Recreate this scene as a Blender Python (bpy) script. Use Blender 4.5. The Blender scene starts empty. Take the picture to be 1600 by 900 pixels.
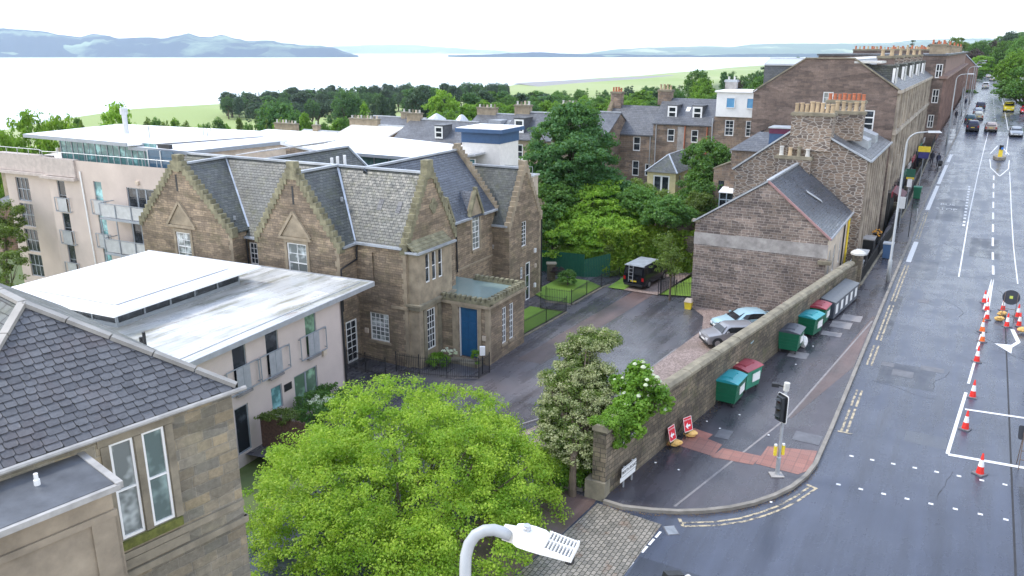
import bpy, math, random
import numpy as np
from math import radians, sin, cos, pi, sqrt, atan2
from mathutils import Vector, Matrix

# ------------------------------------------------------------ camera, light, exposure
sc = bpy.context.scene
COL = sc.collection
cam_d = bpy.data.cameras.new('camera'); cam = bpy.data.objects.new('camera', cam_d); COL.objects.link(cam)
cam.location = (0, 0, 16); cam.rotation_euler = (radians(90-16.49), 0, 0)
cam_d.lens = 28.125; cam_d.sensor_width = 36; cam_d.clip_end = 60000; cam_d.clip_start = .1
sc.camera = cam
SUN_EL, SUN_AZ = 52, -75        # degrees; azimuth clockwise from +Y (sun over the estuary, to the left)
wd = bpy.data.worlds.new('World'); sc.world = wd; wd.use_nodes = True
nt = wd.node_tree; nt.nodes.clear()
sky = nt.nodes.new('ShaderNodeTexSky'); sky.sky_type = 'NISHITA'; sky.sun_disc = False
sky.sun_elevation = radians(SUN_EL); sky.sun_rotation = radians(SUN_AZ)
bg1 = nt.nodes.new('ShaderNodeBackground'); bg1.inputs[1].default_value = .05
nt.links.new(sky.outputs[0], bg1.inputs[0])
# the cloud deck: white and bright low down, bluer and dimmer overhead where it is thin
tc = nt.nodes.new('ShaderNodeTexCoord'); sep = nt.nodes.new('ShaderNodeSeparateXYZ')
nt.links.new(tc.outputs['Generated'], sep.inputs[0])
rmp = nt.nodes.new('ShaderNodeValToRGB')
rmp.color_ramp.elements[0].position = 0.0; rmp.color_ramp.elements[0].color = (1.12, 1.08, 1.05, 1)
rmp.color_ramp.elements[1].position = 1.0; rmp.color_ramp.elements[1].color = (.50, .63, .95, 1)
e = rmp.color_ramp.elements.new(.25); e.color = (.92, .94, .98, 1)
nt.links.new(sep.outputs[2], rmp.inputs[0])
nz = nt.nodes.new('ShaderNodeTexNoise'); nz.inputs['Scale'].default_value = 2.2; nz.inputs['Detail'].default_value = 5
nt.links.new(tc.outputs['Generated'], nz.inputs['Vector'])
mr = nt.nodes.new('ShaderNodeMapRange'); mr.inputs['From Min'].default_value = .3; mr.inputs['From Max'].default_value = .7
mr.inputs['To Min'].default_value = .82; mr.inputs['To Max'].default_value = 1.08
nt.links.new(nz.outputs[0], mr.inputs[0])
bg2 = nt.nodes.new('ShaderNodeBackground'); nt.links.new(rmp.outputs[0], bg2.inputs[0]); nt.links.new(mr.outputs[0], bg2.inputs[1])
add = nt.nodes.new('ShaderNodeAddShader'); out = nt.nodes.new('ShaderNodeOutputWorld')
nt.links.new(bg1.outputs[0], add.inputs[0]); nt.links.new(bg2.outputs[0], add.inputs[1]); nt.links.new(add.outputs[0], out.inputs[0])
sl = bpy.data.lights.new('sun', 'SUN'); sl.energy = 1.9; sl.angle = radians(10); sl.color = (1, .94, .85)
so = bpy.data.objects.new('sun', sl); COL.objects.link(so)
_d = Vector((sin(radians(SUN_AZ))*cos(radians(SUN_EL)), cos(radians(SUN_AZ))*cos(radians(SUN_EL)), sin(radians(SUN_EL))))
so.rotation_euler = _d.to_track_quat('Z', 'Y').to_euler(); so.location = _d*100
sc.view_settings.view_transform = 'Standard'; sc.view_settings.look = 'None'
sc.view_settings.exposure = .86; sc.view_settings.gamma = 1; sc.view_settings.use_curve_mapping = False
try:
    sc.cycles.max_bounces = 6; sc.cycles.diffuse_bounces = 3; sc.cycles.glossy_bounces = 3; sc.cycles.transmission_bounces = 4
    sc.cycles.volume_bounces = 1; sc.cycles.transparent_max_bounces = 8; sc.cycles.sample_clamp_indirect = 4
    sc.cycles.use_denoising = True
except Exception: pass

# ------------------------------------------------------------ frames and helpers
def rot(az): t = radians(az); return (sin(t), cos(t))
def D(px, py, d):
    "world point d metres deep along the view through a picture point"
    P = radians(16.49); a = (px-800)/1250; b = (450-py)/1250
    return (a*d, (cos(P)+b*sin(P))*d, 16+(-sin(P)+b*cos(P))*d)
class Face:
    def __init__(s, P, h, n): s.P, s.h, s.n = P, h, n
    def pt(s, u, z, d=0): return (s.P[0]+s.h[0]*u+s.n[0]*d, s.P[1]+s.h[1]*u+s.n[1]*d, z)
class Fr:
    def __init__(s, O, az):
        s.O = O; s.az = az; s.a = rot(az); s.l = (-s.a[1], s.a[0])
    def W(s, l, a, z=0): return (s.O[0]+s.l[0]*l+s.a[0]*a, s.O[1]+s.l[1]*l+s.a[1]*a, z)
    def loc(s, x, y): x -= s.O[0]; y -= s.O[1]; return (x*s.l[0]+y*s.l[1], x*s.a[0]+y*s.a[1])
    def front(s, a): w = s.W(0, a); return Face(w, (-s.l[0], -s.l[1]), (-s.a[0], -s.a[1]))     # u = -l
    def back(s, a): w = s.W(0, a); return Face(w, s.l, s.a)                                  # u = l
    def right(s, l): w = s.W(l, 0); return Face(w, s.a, (-s.l[0], -s.l[1]))                  # u = a
    def left(s, l): w = s.W(l, 0); return Face(w, (-s.a[0], -s.a[1]), s.l)                   # u = -a
S = Fr((13.48, 57.71), 29.7)     # the street
HS = Fr((-6.2, 45.4), 28)        # the crow-stepped house
FA = Fr((-9.43, 41.62), 25)      # the small rendered flats
FB = Fr((-36.41, 62.34), 26.5)   # the tall rendered flats
FG = Fr((-5.74, 15.07), 40)      # the near stone house

ROOT = {}
def thing(name, label, cat, loc=(0, 0, 0), rz=0, group=None):
    o = bpy.data.objects.new(name, None); COL.objects.link(o); o.location = loc; o.rotation_euler = (0, 0, rz)
    o.empty_display_size = .3
    o['label'] = label; o['category'] = cat
    if group: o['group'] = group
    ROOT[o.name] = Vector(loc); return o
def tag(o, label, cat, group=None, kind=None):
    if label: o['label'] = label
    if cat: o['category'] = cat
    if group: o['group'] = group
    if kind: o['kind'] = kind
    return o
class MB:
    def __init__(s): s.v = []; s.f = []; s.m = []; s.mi = 0
    def poly(s, pts):
        n = len(s.v); s.v += [tuple(p) for p in pts]; s.f.append(tuple(range(n, n+len(pts)))); s.m.append(s.mi)
    def hexa(s, b, t):
        n = len(s.v); s.v += [tuple(p) for p in b]+[tuple(p) for p in t]; k = len(b)
        s.f.append(tuple(n+i for i in reversed(range(k)))); s.f.append(tuple(n+k+i for i in range(k)))
        for i in range(k): j = (i+1) % k; s.f.append((n+i, n+j, n+k+j, n+k+i))
        s.m += [s.mi]*(k+2)
    def fbox(s, F, u0, u1, z0, z1, d0, d1):
        b = [F.pt(u0, z0, d1), F.pt(u1, z0, d1), F.pt(u1, z0, d0), F.pt(u0, z0, d0)]
        s.hexa(b, [(p[0], p[1], z1) for p in b])
    def box(s, x0, x1, y0, y1, z0, z1):
        b = [(x0, y0, z0), (x1, y0, z0), (x1, y1, z0), (x0, y1, z0)]; s.hexa(b, [(p[0], p[1], z1) for p in b])
    def slab(s, pts, t=.12):
        s.hexa([(p[0], p[1], p[2]-t) for p in pts], pts)
    def tube(s, pts, rs, seg=8, cap=True):
        if not hasattr(rs, '__len__'): rs = [rs]*len(pts)
        pts = [Vector(p) for p in pts]; rings = []
        for i, p in enumerate(pts):
            d = (pts[min(i+1, len(pts)-1)]-pts[max(i-1, 0)]); d = d.normalized() if d.length > 1e-9 else Vector((0, 0, 1))
            if i == 0:
                x = d.orthogonal().normalized()
            else: x = (x-d*x.dot(d)).normalized() if (x-d*x.dot(d)).length > 1e-6 else d.orthogonal().normalized()
            y = d.cross(x); n = len(s.v)
            s.v += [tuple(p+x*(rs[i]*cos(2*pi*k/seg))+y*(rs[i]*sin(2*pi*k/seg))) for k in range(seg)]; rings.append(n)
        for r0, r1 in zip(rings, rings[1:]):
            for k in range(seg): j = (k+1) % seg; s.f.append((r0+k, r0+j, r1+j, r1+k)); s.m.append(s.mi)
        if cap:
            s.f.append(tuple(reversed(range(rings[0], rings[0]+seg)))); s.f.append(tuple(range(rings[-1], rings[-1]+seg))); s.m += [s.mi]*2
    def bar(s, p, q, w, h=None):
        "square bar from p to q"
        p = Vector(p); q = Vector(q); d = (q-p).normalized(); h = h or w
        x = d.cross(Vector((0, 0, 1))); x = x.normalized() if x.length > 1e-4 else Vector((1, 0, 0)); y = x.cross(d)
        c = [x*w/2+y*h/2, -x*w/2+y*h/2, -x*w/2-y*h/2, x*w/2-y*h/2]
        s.hexa([tuple(p+k) for k in c], [tuple(q+k) for k in c])
    def build(s, name, mats, parent=None, smooth=False, local=False):
        me = bpy.data.meshes.new(name)
        r = Vector((0, 0, 0))
        if parent is not None and not local: r = ROOT[parent.name]
        me.from_pydata([(a-r.x, b-r.y, c-r.z) for a, b, c in s.v], [], s.f)
        if not isinstance(mats, (list, tuple)): mats = [mats]
        for m in mats: me.materials.append(m)
        n = len(me.polygons)
        if len(mats) > 1: me.polygons.foreach_set('material_index', s.m)
        uv = me.uv_layers.new(name='UVMap'); co = s.v; dat = np.zeros((len(me.loops), 2), dtype=np.float32); k = 0
        for f in s.f:
            p0 = Vector(co[f[0]]); nn = Vector((0, 0, 0))
            for i in range(1, len(f)-1): nn += (Vector(co[f[i]])-p0).cross(Vector(co[f[i+1]])-p0)
            if nn.length < 1e-12: k += len(f); continue
            nn.normalize()
            if abs(nn.z) > .985: h, w = Vector((S.a[0], S.a[1], 0)), Vector((S.l[0], S.l[1], 0))
            else:
                h = Vector((0, 0, 1)).cross(nn).normalized(); w = nn.cross(h)
                if w.z < 0: w = -w
            for i in f: c = Vector(co[i]); dat[k] = (c.dot(h), c.dot(w)); k += 1
        uv.data.foreach_set('uv', dat.ravel())
        if smooth:
            me.polygons.foreach_set('use_smooth', [True]*n)
        me.update()
        o = bpy.data.objects.new(name, me); COL.objects.link(o)
        if parent is not None: o.parent = parent; ROOT[o.name] = ROOT[parent.name] if not local else Vector((0, 0, 0))
        else: ROOT[o.name] = Vector((0, 0, 0))
        return o
def kids(o): return list(o.children)
def copy_tree(o, parent=None):
    c = o.copy(); COL.objects.link(c)
    if parent is not None: c.parent = parent
    ROOT[c.name] = Vector(o.location)
    for ch in list(o.children): copy_tree(ch, c)
    return c
def place(o, loc, rz=0, label=None, group=None, s=None):
    o.location = loc; o.rotation_euler = (0, 0, rz)
    if s: o.scale = s if hasattr(s, '__len__') else (s, s, s)
    if label: o['label'] = label
    if group: o['group'] = group
    return o

# ------------------------------------------------------------ materials
def newmat(name):
    m = bpy.data.materials.new(name); m.use_nodes = True; t = m.node_tree
    return m, t, t.nodes['Principled BSDF']
def nd(t, typ, **kw):
    n = t.nodes.new(typ)
    for k, v in kw.items():
        if k.startswith('_'): setattr(n, k[1:], v)
        else: n.inputs[k.replace('__', ' ')].default_value = v
    return n
def c4(c): return (c[0], c[1], c[2], 1)
def mix(t, f, a, b, mode='MIX'):
    n = t.nodes.new('ShaderNodeMix'); n.data_type = 'RGBA'; n.blend_type = mode; n.clamp_result = False
    for s_, v in ((0, f), (6, a), (7, b)):
        if isinstance(v, bpy.types.NodeSocket): t.links.new(v, n.inputs[s_])
        else: n.inputs[s_].default_value = v if s_ == 0 else (c4(v) if len(v) == 3 else v)
    return n.outputs[2]
def rng(t, v, a, b, c, d):
    n = t.nodes.new('ShaderNodeMapRange'); t.links.new(v, n.inputs[0])
    for i, x in enumerate((a, b, c, d)): n.inputs[i+1].default_value = x
    return n.outputs[0]
def noise(t, vec, scale, detail=4, rough=.6):
    n = nd(t, 'ShaderNodeTexNoise', Scale=scale, Detail=detail, Roughness=rough)
    if vec is not None: t.links.new(vec, n.inputs['Vector'])
    return n.outputs[0]
def coords(t, obj=False):
    n = t.nodes.new('ShaderNodeTexCoord')
    return n.outputs['UV'], n.outputs['Object']
def scaled(t, v, s):
    n = t.nodes.new('ShaderNodeMapping'); t.links.new(v, n.inputs[0]); n.inputs['Scale'].default_value = s; return n.outputs[0]
def warp(t, v, amt, scale):
    n = nd(t, 'ShaderNodeTexNoise', Scale=scale, Detail=3); t.links.new(v, n.inputs['Vector'])
    a = t.nodes.new('ShaderNodeVectorMath'); a.operation = 'SUBTRACT'; t.links.new(n.outputs[1], a.inputs[0]); a.inputs[1].default_value = (.5, .5, .5)
    b = t.nodes.new('ShaderNodeVectorMath'); b.operation = 'SCALE'; t.links.new(a.outputs[0], b.inputs[0]); b.inputs['Scale'].default_value = amt
    c = t.nodes.new('ShaderNodeVectorMath'); c.operation = 'ADD'; t.links.new(v, c.inputs[0]); t.links.new(b.outputs[0], c.inputs[1])
    return c.outputs[0]
def bump(t, h, bs, dist=.02, strength=.6):
    n = t.nodes.new('ShaderNodeBump'); n.inputs['Distance'].default_value = dist; n.inputs['Strength'].default_value = strength
    t.links.new(h, n.inputs['Height']); t.links.new(n.outputs[0], bs.inputs['Normal'])
def plain(name, c, rough=.6, metal=0, var=.15, scale=3, spec=.5, bmp=0):
    m, t, b = newmat(name); uv, ob = coords(t)
    n = noise(t, ob, scale, 5)
    f = rng(t, n, .3, .7, 1-var, 1+var)
    g = t.nodes.new('ShaderNodeCombineColor'); [t.links.new(f, g.inputs[i]) for i in range(3)]
    t.links.new(mix(t, 1.0, c, g.outputs[0], 'MULTIPLY'), b.inputs['Base Color'])
    b.inputs['Roughness'].default_value = rough; b.inputs['Metallic'].default_value = metal; b.inputs['Specular IOR Level'].default_value = spec
    if bmp: bump(t, noise(t, ob, scale*12, 3), b, .01, bmp)
    return m
def stone(name, c1, c2, cm, bw=.5, bh=.2, mort=.012, wr=.05, stain=.35, sc_off=.5, moss=0, rough=.85):
    "coursed rubble: jittered courses, each stone its own tone, weather stains"
    m, t, b = newmat(name); uv, ob = coords(t)
    v = warp(t, uv, wr, 2.2)
    br = nd(t, 'ShaderNodeTexBrick', Scale=1, Mortar__Size=mort, Mortar__Smooth=.4, Brick__Width=bw, Row__Height=bh, Bias=0.0)
    br.offset = sc_off; br.squash = .62; br.squash_frequency = 3; br.offset_frequency = 2
    br.inputs['Color1'].default_value = c4(c1); br.inputs['Color2'].default_value = c4(c2); br.inputs['Mortar'].default_value = c4(cm)
    t.links.new(v, br.inputs['Vector'])
    big = rng(t, noise(t, uv, .35, 6, .65), .3, .7, 1-stain, 1+stain*.7)
    st = rng(t, noise(t, scaled(t, uv, (2.2, .35, 1)), 1.0, 4), .35, .7, 1.1, 1-stain*.6)
    fine = rng(t, noise(t, uv, 9, 6, .7), .25, .75, .72, 1.28)
    g = t.nodes.new('ShaderNodeMath'); g.operation = 'MULTIPLY'; t.links.new(big, g.inputs[0]); t.links.new(fine, g.inputs[1])
    g2 = t.nodes.new('ShaderNodeMath'); g2.operation = 'MULTIPLY'; t.links.new(g.outputs[0], g2.inputs[0]); t.links.new(st, g2.inputs[1])
    vb_ = nd(t, 'ShaderNodeTexVoronoi', Scale=1, Randomness=1); vb_.voronoi_dimensions = '2D'; t.links.new(scaled(t, v, (.75/bw*.5, .9/bh*.5, 1)), vb_.inputs['Vector']); sb_ = t.nodes.new('ShaderNodeSeparateColor'); t.links.new(vb_.outputs['Color'], sb_.inputs[0])
    g3 = t.nodes.new('ShaderNodeMath'); g3.operation = 'MULTIPLY'; t.links.new(g2.outputs[0], g3.inputs[0]); t.links.new(rng(t, sb_.outputs[0], 0, 1, .72, 1.28), g3.inputs[1])
    cc = t.nodes.new('ShaderNodeCombineColor'); [t.links.new(g3.outputs[0], cc.inputs[i]) for i in range(3)]
    col = mix(t, 1.0, br.outputs[0], cc.outputs[0], 'MULTIPLY')
    if moss: col = mix(t, rng(t, noise(t, uv, .8, 6, .7), .52, .7, 0, moss), col, (.13, .14, .04))
    t.links.new(col, b.inputs['Base Color']); b.inputs['Roughness'].default_value = rough
    h = t.nodes.new('ShaderNodeMath'); h.operation = 'SUBTRACT'; t.links.new(fine, h.inputs[0]); t.links.new(br.outputs[1], h.inputs[1])
    bump(t, h.outputs[0], b, .02, .7)
    return m
def rubble(name, c1, c2, cm, sx=2.2, sy=4.2, edge=.06, rough=.85):
    "random rubble: irregular stones in wide pale mortar"
    m, t, b = newmat(name); uv, ob = coords(t)
    v = scaled(t, warp(t, uv, .12, 1.5), (sx, sy, 1))
    v1 = nd(t, 'ShaderNodeTexVoronoi', Scale=1, Randomness=.85); v1.voronoi_dimensions = '2D'
    v2 = nd(t, 'ShaderNodeTexVoronoi', Scale=1, Randomness=.85); v2.voronoi_dimensions = '2D'; v2.feature = 'DISTANCE_TO_EDGE'
    t.links.new(v, v1.inputs['Vector']); t.links.new(v, v2.inputs['Vector'])
    s = t.nodes.new('ShaderNodeSeparateColor'); t.links.new(v1.outputs['Color'], s.inputs[0])
    col = mix(t, s.outputs[0], c1, c2)
    fine = rng(t, noise(t, uv, 8, 6, .7), .25, .75, .7, 1.3)
    cc = t.nodes.new('ShaderNodeCombineColor'); [t.links.new(fine, cc.inputs[i]) for i in range(3)]
    e = rng(t, v2.outputs[0], edge*.5, edge, 0, 1)
    col = mix(t, e, cm, col); col = mix(t, 1.0, col, cc.outputs[0], 'MULTIPLY')
    big = rng(t, noise(t, uv, .4, 5), .3, .7, .75, 1.25)
    c5 = t.nodes.new('ShaderNodeCombineColor'); [t.links.new(big, c5.inputs[i]) for i in range(3)]
    col = mix(t, 1.0, col, c5.outputs[0], 'MULTIPLY')
    t.links.new(col, b.inputs['Base Color']); b.inputs['Roughness'].default_value = rough
    bump(t, e, b, .03, .6)
    return m
def slate(name, c1, c2, bw=.3, bh=.2, moss=.3, mosscol=(.07, .08, .025), rough=.42):
    m, t, b = newmat(name); uv, ob = coords(t)
    v = warp(t, uv, .035, 3)
    br = nd(t, 'ShaderNodeTexBrick', Scale=1, Mortar__Size=.012, Mortar__Smooth=.6, Brick__Width=bw, Row__Height=bh, Bias=0.0)
    br.offset = .5; br.inputs['Color1'].default_value = c4(c1); br.inputs['Color2'].default_value = c4(c2)
    br.inputs['Mortar'].default_value = (.018, .018, .02, 1); t.links.new(v, br.inputs['Vector'])
    fine = rng(t, noise(t, uv, 5, 6, .7), .25, .75, .65, 1.35)
    big = rng(t, noise(t, uv, .5, 5, .6), .3, .7, .75, 1.25)
    g = t.nodes.new('ShaderNodeMath'); g.operation = 'MULTIPLY'; t.links.new(big, g.inputs[0]); t.links.new(fine, g.inputs[1])
    cc = t.nodes.new('ShaderNodeCombineColor'); [t.links.new(g.outputs[0], cc.inputs[i]) for i in range(3)]
    col = mix(t, 1.0, br.outputs[0], cc.outputs[0], 'MULTIPLY')
    if moss: col = mix(t, rng(t, noise(t, uv, 1.1, 8, .75), .5, .66, 0, moss), col, mosscol)
    # pale lichen and lead specks
    col = mix(t, rng(t, noise(t, uv, 14, 2, .5), .72, .78, 0, .6), col, (.35, .36, .33))
    t.links.new(col, b.inputs['Base Color'])
    t.links.new(rng(t, noise(t, uv, 3, 4), .3, .7, rough-.1, rough+.2), b.inputs['Roughness'])
    # each course overlaps the next: a saw-tooth step up the slope
    sp = t.nodes.new('ShaderNodeSeparateXYZ'); t.links.new(v, sp.inputs[0])
    md = t.nodes.new('ShaderNodeMath'); md.operation = 'FLOORED_MODULO'; t.links.new(sp.outputs[1], md.inputs[0]); md.inputs[1].default_value = bh
    dv = t.nodes.new('ShaderNodeMath'); dv.operation = 'DIVIDE'; t.links.new(md.outputs[0], dv.inputs[0]); dv.inputs[1].default_value = -bh
    sb = t.nodes.new('ShaderNodeMath'); sb.operation = 'SUBTRACT'; t.links.new(dv.outputs[0], sb.inputs[0]); t.links.new(br.outputs[1], sb.inputs[1])
    bump(t, sb.outputs[0], b, .022, .9)
    return m
def wetroad(name, c, c2, r0, r1, patch=.25, bl=.5):
    m, t, b = newmat(name); uv, ob = coords(t)
    big = noise(t, ob, .16, 6, .62); agg = noise(t, ob, 26, 3, .8)
    streak = noise(t, scaled(t, uv, (.12, 1.3, 1)), 1.0, 4)
    col = mix(t, rng(t, big, .35, .65, 0, 1), c, c2)
    f = rng(t, agg, .2, .8, .55, 1.45); f2 = rng(t, streak, .3, .7, .68, 1.3)
    g = t.nodes.new('ShaderNodeMath'); g.operation = 'MULTIPLY'; t.links.new(f, g.inputs[0]); t.links.new(f2, g.inputs[1])
    cc = t.nodes.new('ShaderNodeCombineColor'); [t.links.new(g.outputs[0], cc.inputs[i]) for i in range(3)]
    t.links.new(mix(t, 1.0, col, cc.outputs[0], 'MULTIPLY'), b.inputs['Base Color'])
    a = t.nodes.new('ShaderNodeMath'); a.operation = 'ADD'; t.links.new(noise(t, ob, .5, 6, .7), a.inputs[0]); t.links.new(rng(t, streak, .3, .7, -.16, .16), a.inputs[1])
    t.links.new(rng(t, a.outputs[0], .35, .65, r0, r1), b.inputs['Roughness'])
    b.inputs['Specular IOR Level'].default_value = bl
    bump(t, agg, b, .006, .5)
    return m
def leafmat(name, c1, c2, c3=None, trans=.35, rough=.5):
    m, t, b = newmat(name)
    g = t.nodes.new('ShaderNodeNewGeometry'); o = t.nodes.new('ShaderNodeObjectInfo'); tcn = t.nodes.new('ShaderNodeTexCoord')
    col = mix(t, g.outputs['Random Per Island'], c1, c2)
    col = mix(t, rng(t, noise(t, tcn.outputs['Object'], .9, 3), .38, .66, 0, .75), col, c3 or tuple(x*.6 for x in c1))
    f = rng(t, o.outputs['Random'], 0, 1, .8, 1.2); cc = t.nodes.new('ShaderNodeCombineColor'); [t.links.new(f, cc.inputs[i]) for i in range(3)]
    col = mix(t, 1.0, col, cc.outputs[0], 'MULTIPLY')
    t.links.new(col, b.inputs['Base Color']); b.inputs['Roughness'].default_value = rough; b.inputs['Specular IOR Level'].default_value = .3
    tr = t.nodes.new('ShaderNodeBsdfTranslucent'); t.links.new(mix(t, .5, col, (.2, .35, .02)), tr.inputs[0])
    ms = t.nodes.new('ShaderNodeMixShader'); ms.inputs[0].default_value = trans
    t.links.new(b.outputs[0], ms.inputs[1]); t.links.new(tr.outputs[0], ms.inputs[2])
    t.links.new(ms.outputs[0], t.nodes['Material Output'].inputs[0])
    return m
def glassmat(name, c=(.02, .025, .03), var=.6, rough=.06, spec=.6):
    "a window pane: dark room behind, with soft pale shapes of curtain and reflection"
    m, t, b = newmat(name); uv, ob = coords(t); o = t.nodes.new('ShaderNodeObjectInfo')
    n = noise(t, ob, 1.3, 3); col = mix(t, rng(t, n, .5, .7, 0, var), c, tuple(min(1, x*5+.03) for x in c))
    t.links.new(col, b.inputs['Base Color']); b.inputs['Roughness'].default_value = rough; b.inputs['Specular IOR Level'].default_value = spec
    return m

M = {}
M['house'] = stone('brown_sandstone', (.33, .25, .165), (.20, .155, .11), (.15, .12, .092), .46, .15, .011, .05, .32, moss=.25)
M['ashlar'] = plain('dressed_sandstone', (.30, .245, .17), .85, var=.3, scale=1.6, bmp=.4)
M['mossy'] = plain('mossy_coping', (.20, .185, .115), .9, var=.45, scale=2.2, bmp=.6)
M['fgstone'] = stone('squared_sandstone', (.32, .26, .165), (.19, .18, .15), (.28, .25, .19), .55, .23, .014, .05, .3, moss=.15)
M['r1stone'] = stone('grey_rubble', (.27, .21, .17), (.13, .105, .095), (.38, .34, .30), .5, .19, .017, .13, .22)
M['r2stone'] = rubble('random_rubble', (.27, .2, .145), (.12, .095, .08), (.40, .36, .31), 2.0, 4.6, .11)
M['wallstone'] = stone('boundary_rubble', (.20, .16, .11), (.105, .088, .065), (.075, .063, .046), .36, .19, .02, .12, .35, moss=.4)
M['cope'] = plain('coping_stone', (.215, .19, .135), .85, var=.35, scale=1.5, bmp=.5)
M['r3stone'] = stone('brown_tenement_stone', (.20, .145, .118), (.13, .098, .083), (.17, .135, .115), .6, .2, .01, .04, .2)
M['pale'] = plain('pale_ashlar', (.37, .315, .25), .85, var=.45, scale=.7, bmp=.2)
M['red'] = plain('red_sandstone', (.25, .165, .135), .85, var=.25, scale=.8)
M['backstone'] = stone('back_terrace_stone', (.32, .225, .155), (.20, .155, .125), (.30, .25, .20), .6, .24, .02, .06, .35)
M['concrete'] = plain('cement_band', (.33, .31, .29), .85, var=.35, scale=1.4)
M['pink'] = plain('pink_render', (.58, .49, .44), .85, var=.08, scale=.6)
M['pinkb'] = plain('pink_render_weathered', (.55, .465, .405), .85, var=.13, scale=.35)
M['cream'] = plain('cream_render', (.56, .47, .37), .85, var=.18, scale=1.2)
M['fgdress'] = plain('grey_dressings', (.23, .20, .145), .85, var=.35, scale=2, bmp=.4)
M['tan'] = plain('tan_bay_stone', (.27, .225, .165), .85, var=.3, scale=1.5, bmp=.3)
M['dullwhite'] = plain('dull_gutter', (.34, .33, .31), .6, var=.25)
M['whiterender'] = plain('white_render', (.72, .69, .64), .8, var=.07)
M['yellow'] = plain('yellow_render', (.62, .54, .30), .8, var=.1)
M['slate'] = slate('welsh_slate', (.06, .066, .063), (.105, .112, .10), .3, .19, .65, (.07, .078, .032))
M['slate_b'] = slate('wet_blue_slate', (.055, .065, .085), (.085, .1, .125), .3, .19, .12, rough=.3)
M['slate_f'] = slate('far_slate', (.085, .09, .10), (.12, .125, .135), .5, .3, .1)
M['lead'] = plain('lead', (.42, .45, .48), .38, .4, .2, 1.5)
M['membrane'] = plain('wet_white_membrane', (.88, .88, .88), .32, 0, .06, .7)
M['stucco'] = plain('weathered_white', (.55, .54, .5), .6, 0, .25)
M['white'] = plain('white_paint', (.8, .8, .78), .4, 0, .04)
M['grey'] = plain('grey_frame', (.30, .33, .36), .5, .2, .08)
M['galv'] = plain('galvanised_steel', (.47, .49, .51), .45, .5, .12)
M['lampgrey'] = plain('lamp_grey', (.36, .38, .39), .5, .1, .06)
M['black'] = plain('black_iron', (.015, .016, .018), .5, 0, .2)
M['blackrub'] = plain('black_rubber', (.025, .025, .027), .8, 0, .2)
M['glass'] = glassmat('window_glass')
M['glass_c'] = glassmat('curtained_glass', (.18, .2, .19), .8)
M['glass_t'] = glassmat('teal_glass', (.10, .22, .22), .6, .12)
M['glass_d'] = glassmat('dusty_glass', (.11, .15, .14), .5, .1)
M['glass_b'] = glassmat('blue_blind_glass', (.10, .3, .52), .1, .2)
M['glass_g'] = glassmat('green_room_glass', (.10, .17, .11), .5)
M['bluedoor'] = plain('blue_door_paint', (.015, .085, .19), .35, 0, .12)
M['blueclad'] = plain('blue_cladding', (.045, .10, .20), .5, 0, .1)
M['pot'] = plain('buff_clay', (.42, .32, .20), .8, 0, .35, 1.2)
M['terra'] = plain('terracotta', (.42, .14, .07), .8, 0, .25)
M['road'] = wetroad('wet_asphalt', (.038, .047, .072), (.056, .066, .092), .2, .36)
M['pave'] = wetroad('wet_pavement_asphalt', (.036, .038, .048), (.07, .062, .07), .16, .42)
M['yard'] = wetroad('wet_yard_asphalt', (.062, .066, .078), (.10, .09, .095), .16, .38)
M['redtar'] = wetroad('reddish_asphalt', (.13, .085, .075), (.09, .07, .065), .3, .6)
M['gravel'] = None
M['kerb'] = plain('kerb_stone', (.22, .20, .17), .6, 0, .3, 1.5)
def wornpaint(name, c, k):
    m, t, b = newmat(name); uv, ob = coords(t); n = noise(t, ob, 3.5, 8, .8)
    t.links.new(mix(t, rng(t, n, k, k+.08, 0, 1), c, (.06, .062, .07)), b.inputs['Base Color']); b.inputs['Roughness'].default_value = .45; return m
M['paint'] = wornpaint('road_paint', (.66, .66, .65), .6)
M['ypaint'] = wornpaint('yellow_road_paint', (.46, .38, .24), .47)
M['tactile'] = plain('red_tactile_slab', (.34, .14, .105), .6, 0, .2, 2)
M['iron'] = plain('iron_cover', (.14, .14, .15), .45, .4, .2)
M['slab'] = plain('concrete_slab', (.22, .205, .20), .6, 0, .2)
M['binG'] = plain('green_plastic', (.008, .12, .06), .4, 0, .1)
M['binG2'] = plain('pale_green_plastic', (.04, .24, .15), .45, 0, .15)
M['lidT'] = plain('turquoise_lid', (.02, .27, .30), .35, 0, .08)
M['lidR'] = plain('maroon_lid', (.30, .045, .06), .4, 0, .1)
M['lidK'] = plain('grey_lid', (.06, .07, .09), .35, 0, .1)
M['coneR'] = plain('cone_red', (.75, .03, .02), .45, 0, .08)
M['coneO'] = plain('cone_orange', (.75, .14, .02), .45, 0, .08)
M['coneW'] = plain('cone_white', (.85, .85, .85), .4, 0, .05)
M['signR'] = plain('sign_red', (.62, .01, .03), .4, 0, .05)
M['bag'] = plain('yellow_sandbag', (.68, .42, .13), .7, 0, .3, 5)
M['bark'] = plain('bark', (.11, .085, .06), .9, 0, .3, 4)
M['trans'] = plain('green_fence_metal', (.012, .10, .06), .5, 0, .12)
M['brownscreen'] = plain('heather_screen', (.09, .05, .035), .9, 0, .4, 9)
M['tail'] = plain('tail_lamp', (.4, .01, .01), .3); M['head'] = plain('head_lamp', (.75, .77, .8), .15)
M['plateY'] = plain('yellow_plate', (.8, .6, .04), .5); M['carglass'] = glassmat('car_glass', (.015, .018, .022), .2, .05)
M['tyre'] = M['blackrub']; M['rim'] = plain('alloy', (.35, .35, .36), .35, .6)
M['lichen'] = plain('lichen_stone', (.3, .27, .2), .9, 0, .4, 3)
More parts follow.
